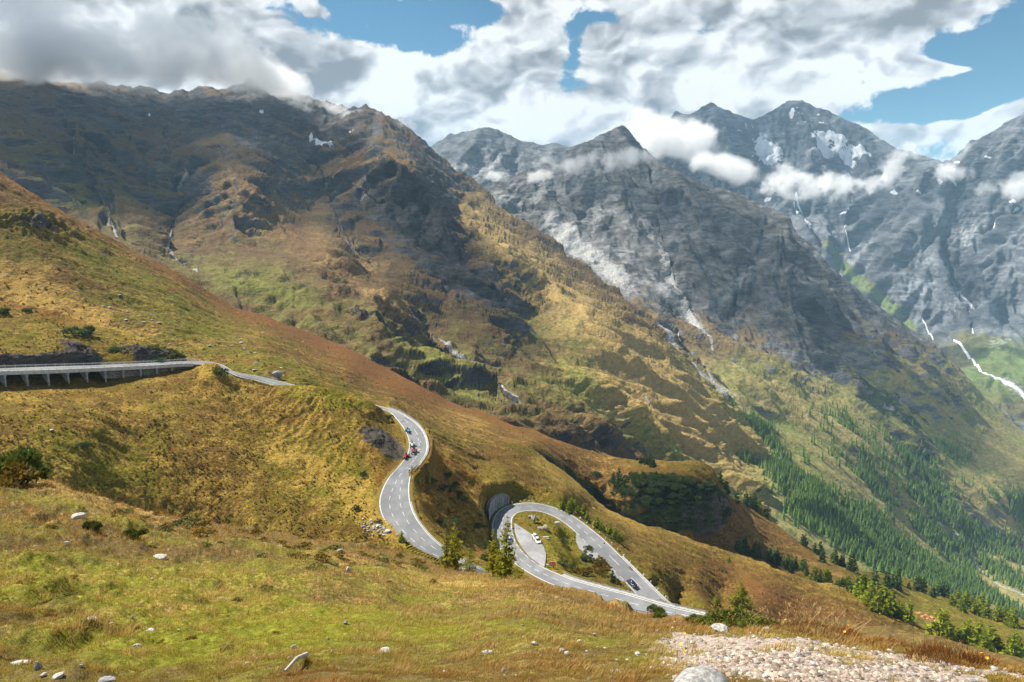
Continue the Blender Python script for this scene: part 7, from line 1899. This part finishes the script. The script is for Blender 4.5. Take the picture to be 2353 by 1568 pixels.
adds = addw([(1.7, sblob(2100, 165, 100, 20, 14)), (1.5, sblob(2225, 158, 85, 11, 8)), (1.1, sblob(2140, 205, 34, 12)), (1.25, sblob(2140, 300, 150, 26, -3)), (1.3, sblob(2335, 255, 70, 26, -35)), (.9, sblob(730, 25, 34, 14, 20)), (.9, sblob(845, 60, 22, 9, 50)), (.85, sblob(1030, 60, 30, 12)), (.5, sblob(900, 10, 20, 8)),
             (.7, sblob(300, 80, 560, 130)), (.8, sblob(830, 190, 200, 60)), (.5, sblob(1550, 200, 300, 90)), (.4, sblob(1700, 120, 330, 130)), (.4, sblob(1000, 200, 200, 80)), (.35, sblob(1150, 130, 70, 60)), (.7, sblob(2060, 30, 240, 50, -8))])
cover = math_(nt, 'SUBTRACT', math_(nt, 'ADD', math_(nt, 'ADD', den0, .10), math_(nt, 'MULTIPLY', adds, .34)), math_(nt, 'ADD', math_(nt, 'MULTIPLY', holes, .33), math_(nt, 'MULTIPLY', smooth_(nt, el, .42, .8), .30)))
F0_ = cl(base, 30, 10, .66, .5)
cover = math_(nt, 'ADD', cover, math_(nt, 'MULTIPLY', math_(nt, 'SUBTRACT', F0_, .5), .34))
alpha = smooth_(nt, cover, .48, .61)
lit = math_(nt, 'ADD', math_(nt, 'MULTIPLY', math_(nt, 'SUBTRACT', A0, A1), 1.1), math_(nt, 'MULTIPLY', math_(nt, 'SUBTRACT', P0_, P1_), .75))
lit = math_(nt, 'ADD', lit, math_(nt, 'MULTIPLY', math_(nt, 'SUBTRACT', B0, .5), .35))
dark = addw([(.12, sblob(250, 100, 420, 100)), (.24, sblob(560, 110, 200, 60, 20)), (.14, sblob(790, 150, 70, 36, 15)), (.20, sblob(650, 60, 120, 50)), (.10, sblob(1720, 60, 350, 60, -8)), (.16, sblob(1050, 190, 100, 60)), (.20, sblob(1230, 60, 50, 50)), (.14, sblob(1250, 240, 90, 36)), (.18, sblob(2050, 60, 240, 40, -10)), (.10, sblob(1500, 150, 120, 50)), (-.16, sblob(640, 15, 90, 25)), (-.10, sblob(900, 140, 90, 50))])
thick = math_(nt, 'MULTIPLY', smooth_(nt, cover, .62, .95), .12)
val = math_(nt, 'SUBTRACT', math_(nt, 'ADD', 1.01, lit), math_(nt, 'ADD', dark, thick))
val = math_(nt, 'MINIMUM', math_(nt, 'MAXIMUM', val, .52), 1.0)
CLOUDV = .52
cc = nt.nodes.new('ShaderNodeCombineColor')
for i, k in enumerate((.965, .985, 1.0)):
    p_ = math_(nt, 'POWER', val, (1.95, 1.85, 1.75)[i])
    nt.links.new(math_(nt, 'MULTIPLY', p_, k * CLOUDV / SKYS), cc.inputs[i])
skyc = mixc(nt, 1.0, sky.outputs[0], (.24, .40, .40), 'MULTIPLY')
col = mixc(nt, alpha, skyc, cc.outputs[0])
nt.links.new(col, bg.inputs['Color']); bg.inputs['Strength'].default_value = SKYS
w.cycles.sampling_method = 'MANUAL'; w.cycles.sample_map_resolution = 512

# ------------------------------------------------------------------ air
def volume_box(name, lo, hi):
    bm = bmesh.new(); bmesh.ops.create_cube(bm, size=1)
    for v_ in bm.verts:
        v_.co = Vector([lo[i] + (v_.co[i] + .5) * (hi[i] - lo[i]) for i in range(3)])
    me = bpy.data.meshes.new(name); bm.to_mesh(me); bm.free()
    return link(name, me)
hz = volume_box('haze', (-9000, -3000, -1650), (9500, 11500, 1180)); hz['kind'] = 'stuff'
m = bpy.data.materials.new('haze_air'); m.use_nodes = True; nt = m.node_tree; nt.nodes.clear()
out = nt.nodes.new('ShaderNodeOutputMaterial'); pv = nt.nodes.new('ShaderNodeVolumePrincipled'); nt.links.new(pv.outputs[0], out.inputs['Volume'])
pv.inputs['Color'].default_value = (.46, .74, 1.0, 1); pv.inputs['Density'].default_value = HAZE if 'HAZE' in globals() else 3.9e-5; pv.inputs['Anisotropy'].default_value = .0
hz.data.materials.append(m)

vs = scene.view_settings; vs.view_transform = 'Standard'; vs.look = 'None'; vs.gamma = 1; vs.exposure = 1.0
cy = scene.cycles
cy.use_denoising = True
cy.max_bounces = 7; cy.diffuse_bounces = 2; cy.volume_bounces = 5; cy.volume_step_rate = 1.0; cy.volume_max_steps = 128; cy.transparent_max_bounces = 12
print('script done %.1fs' % (time.time() - T0))
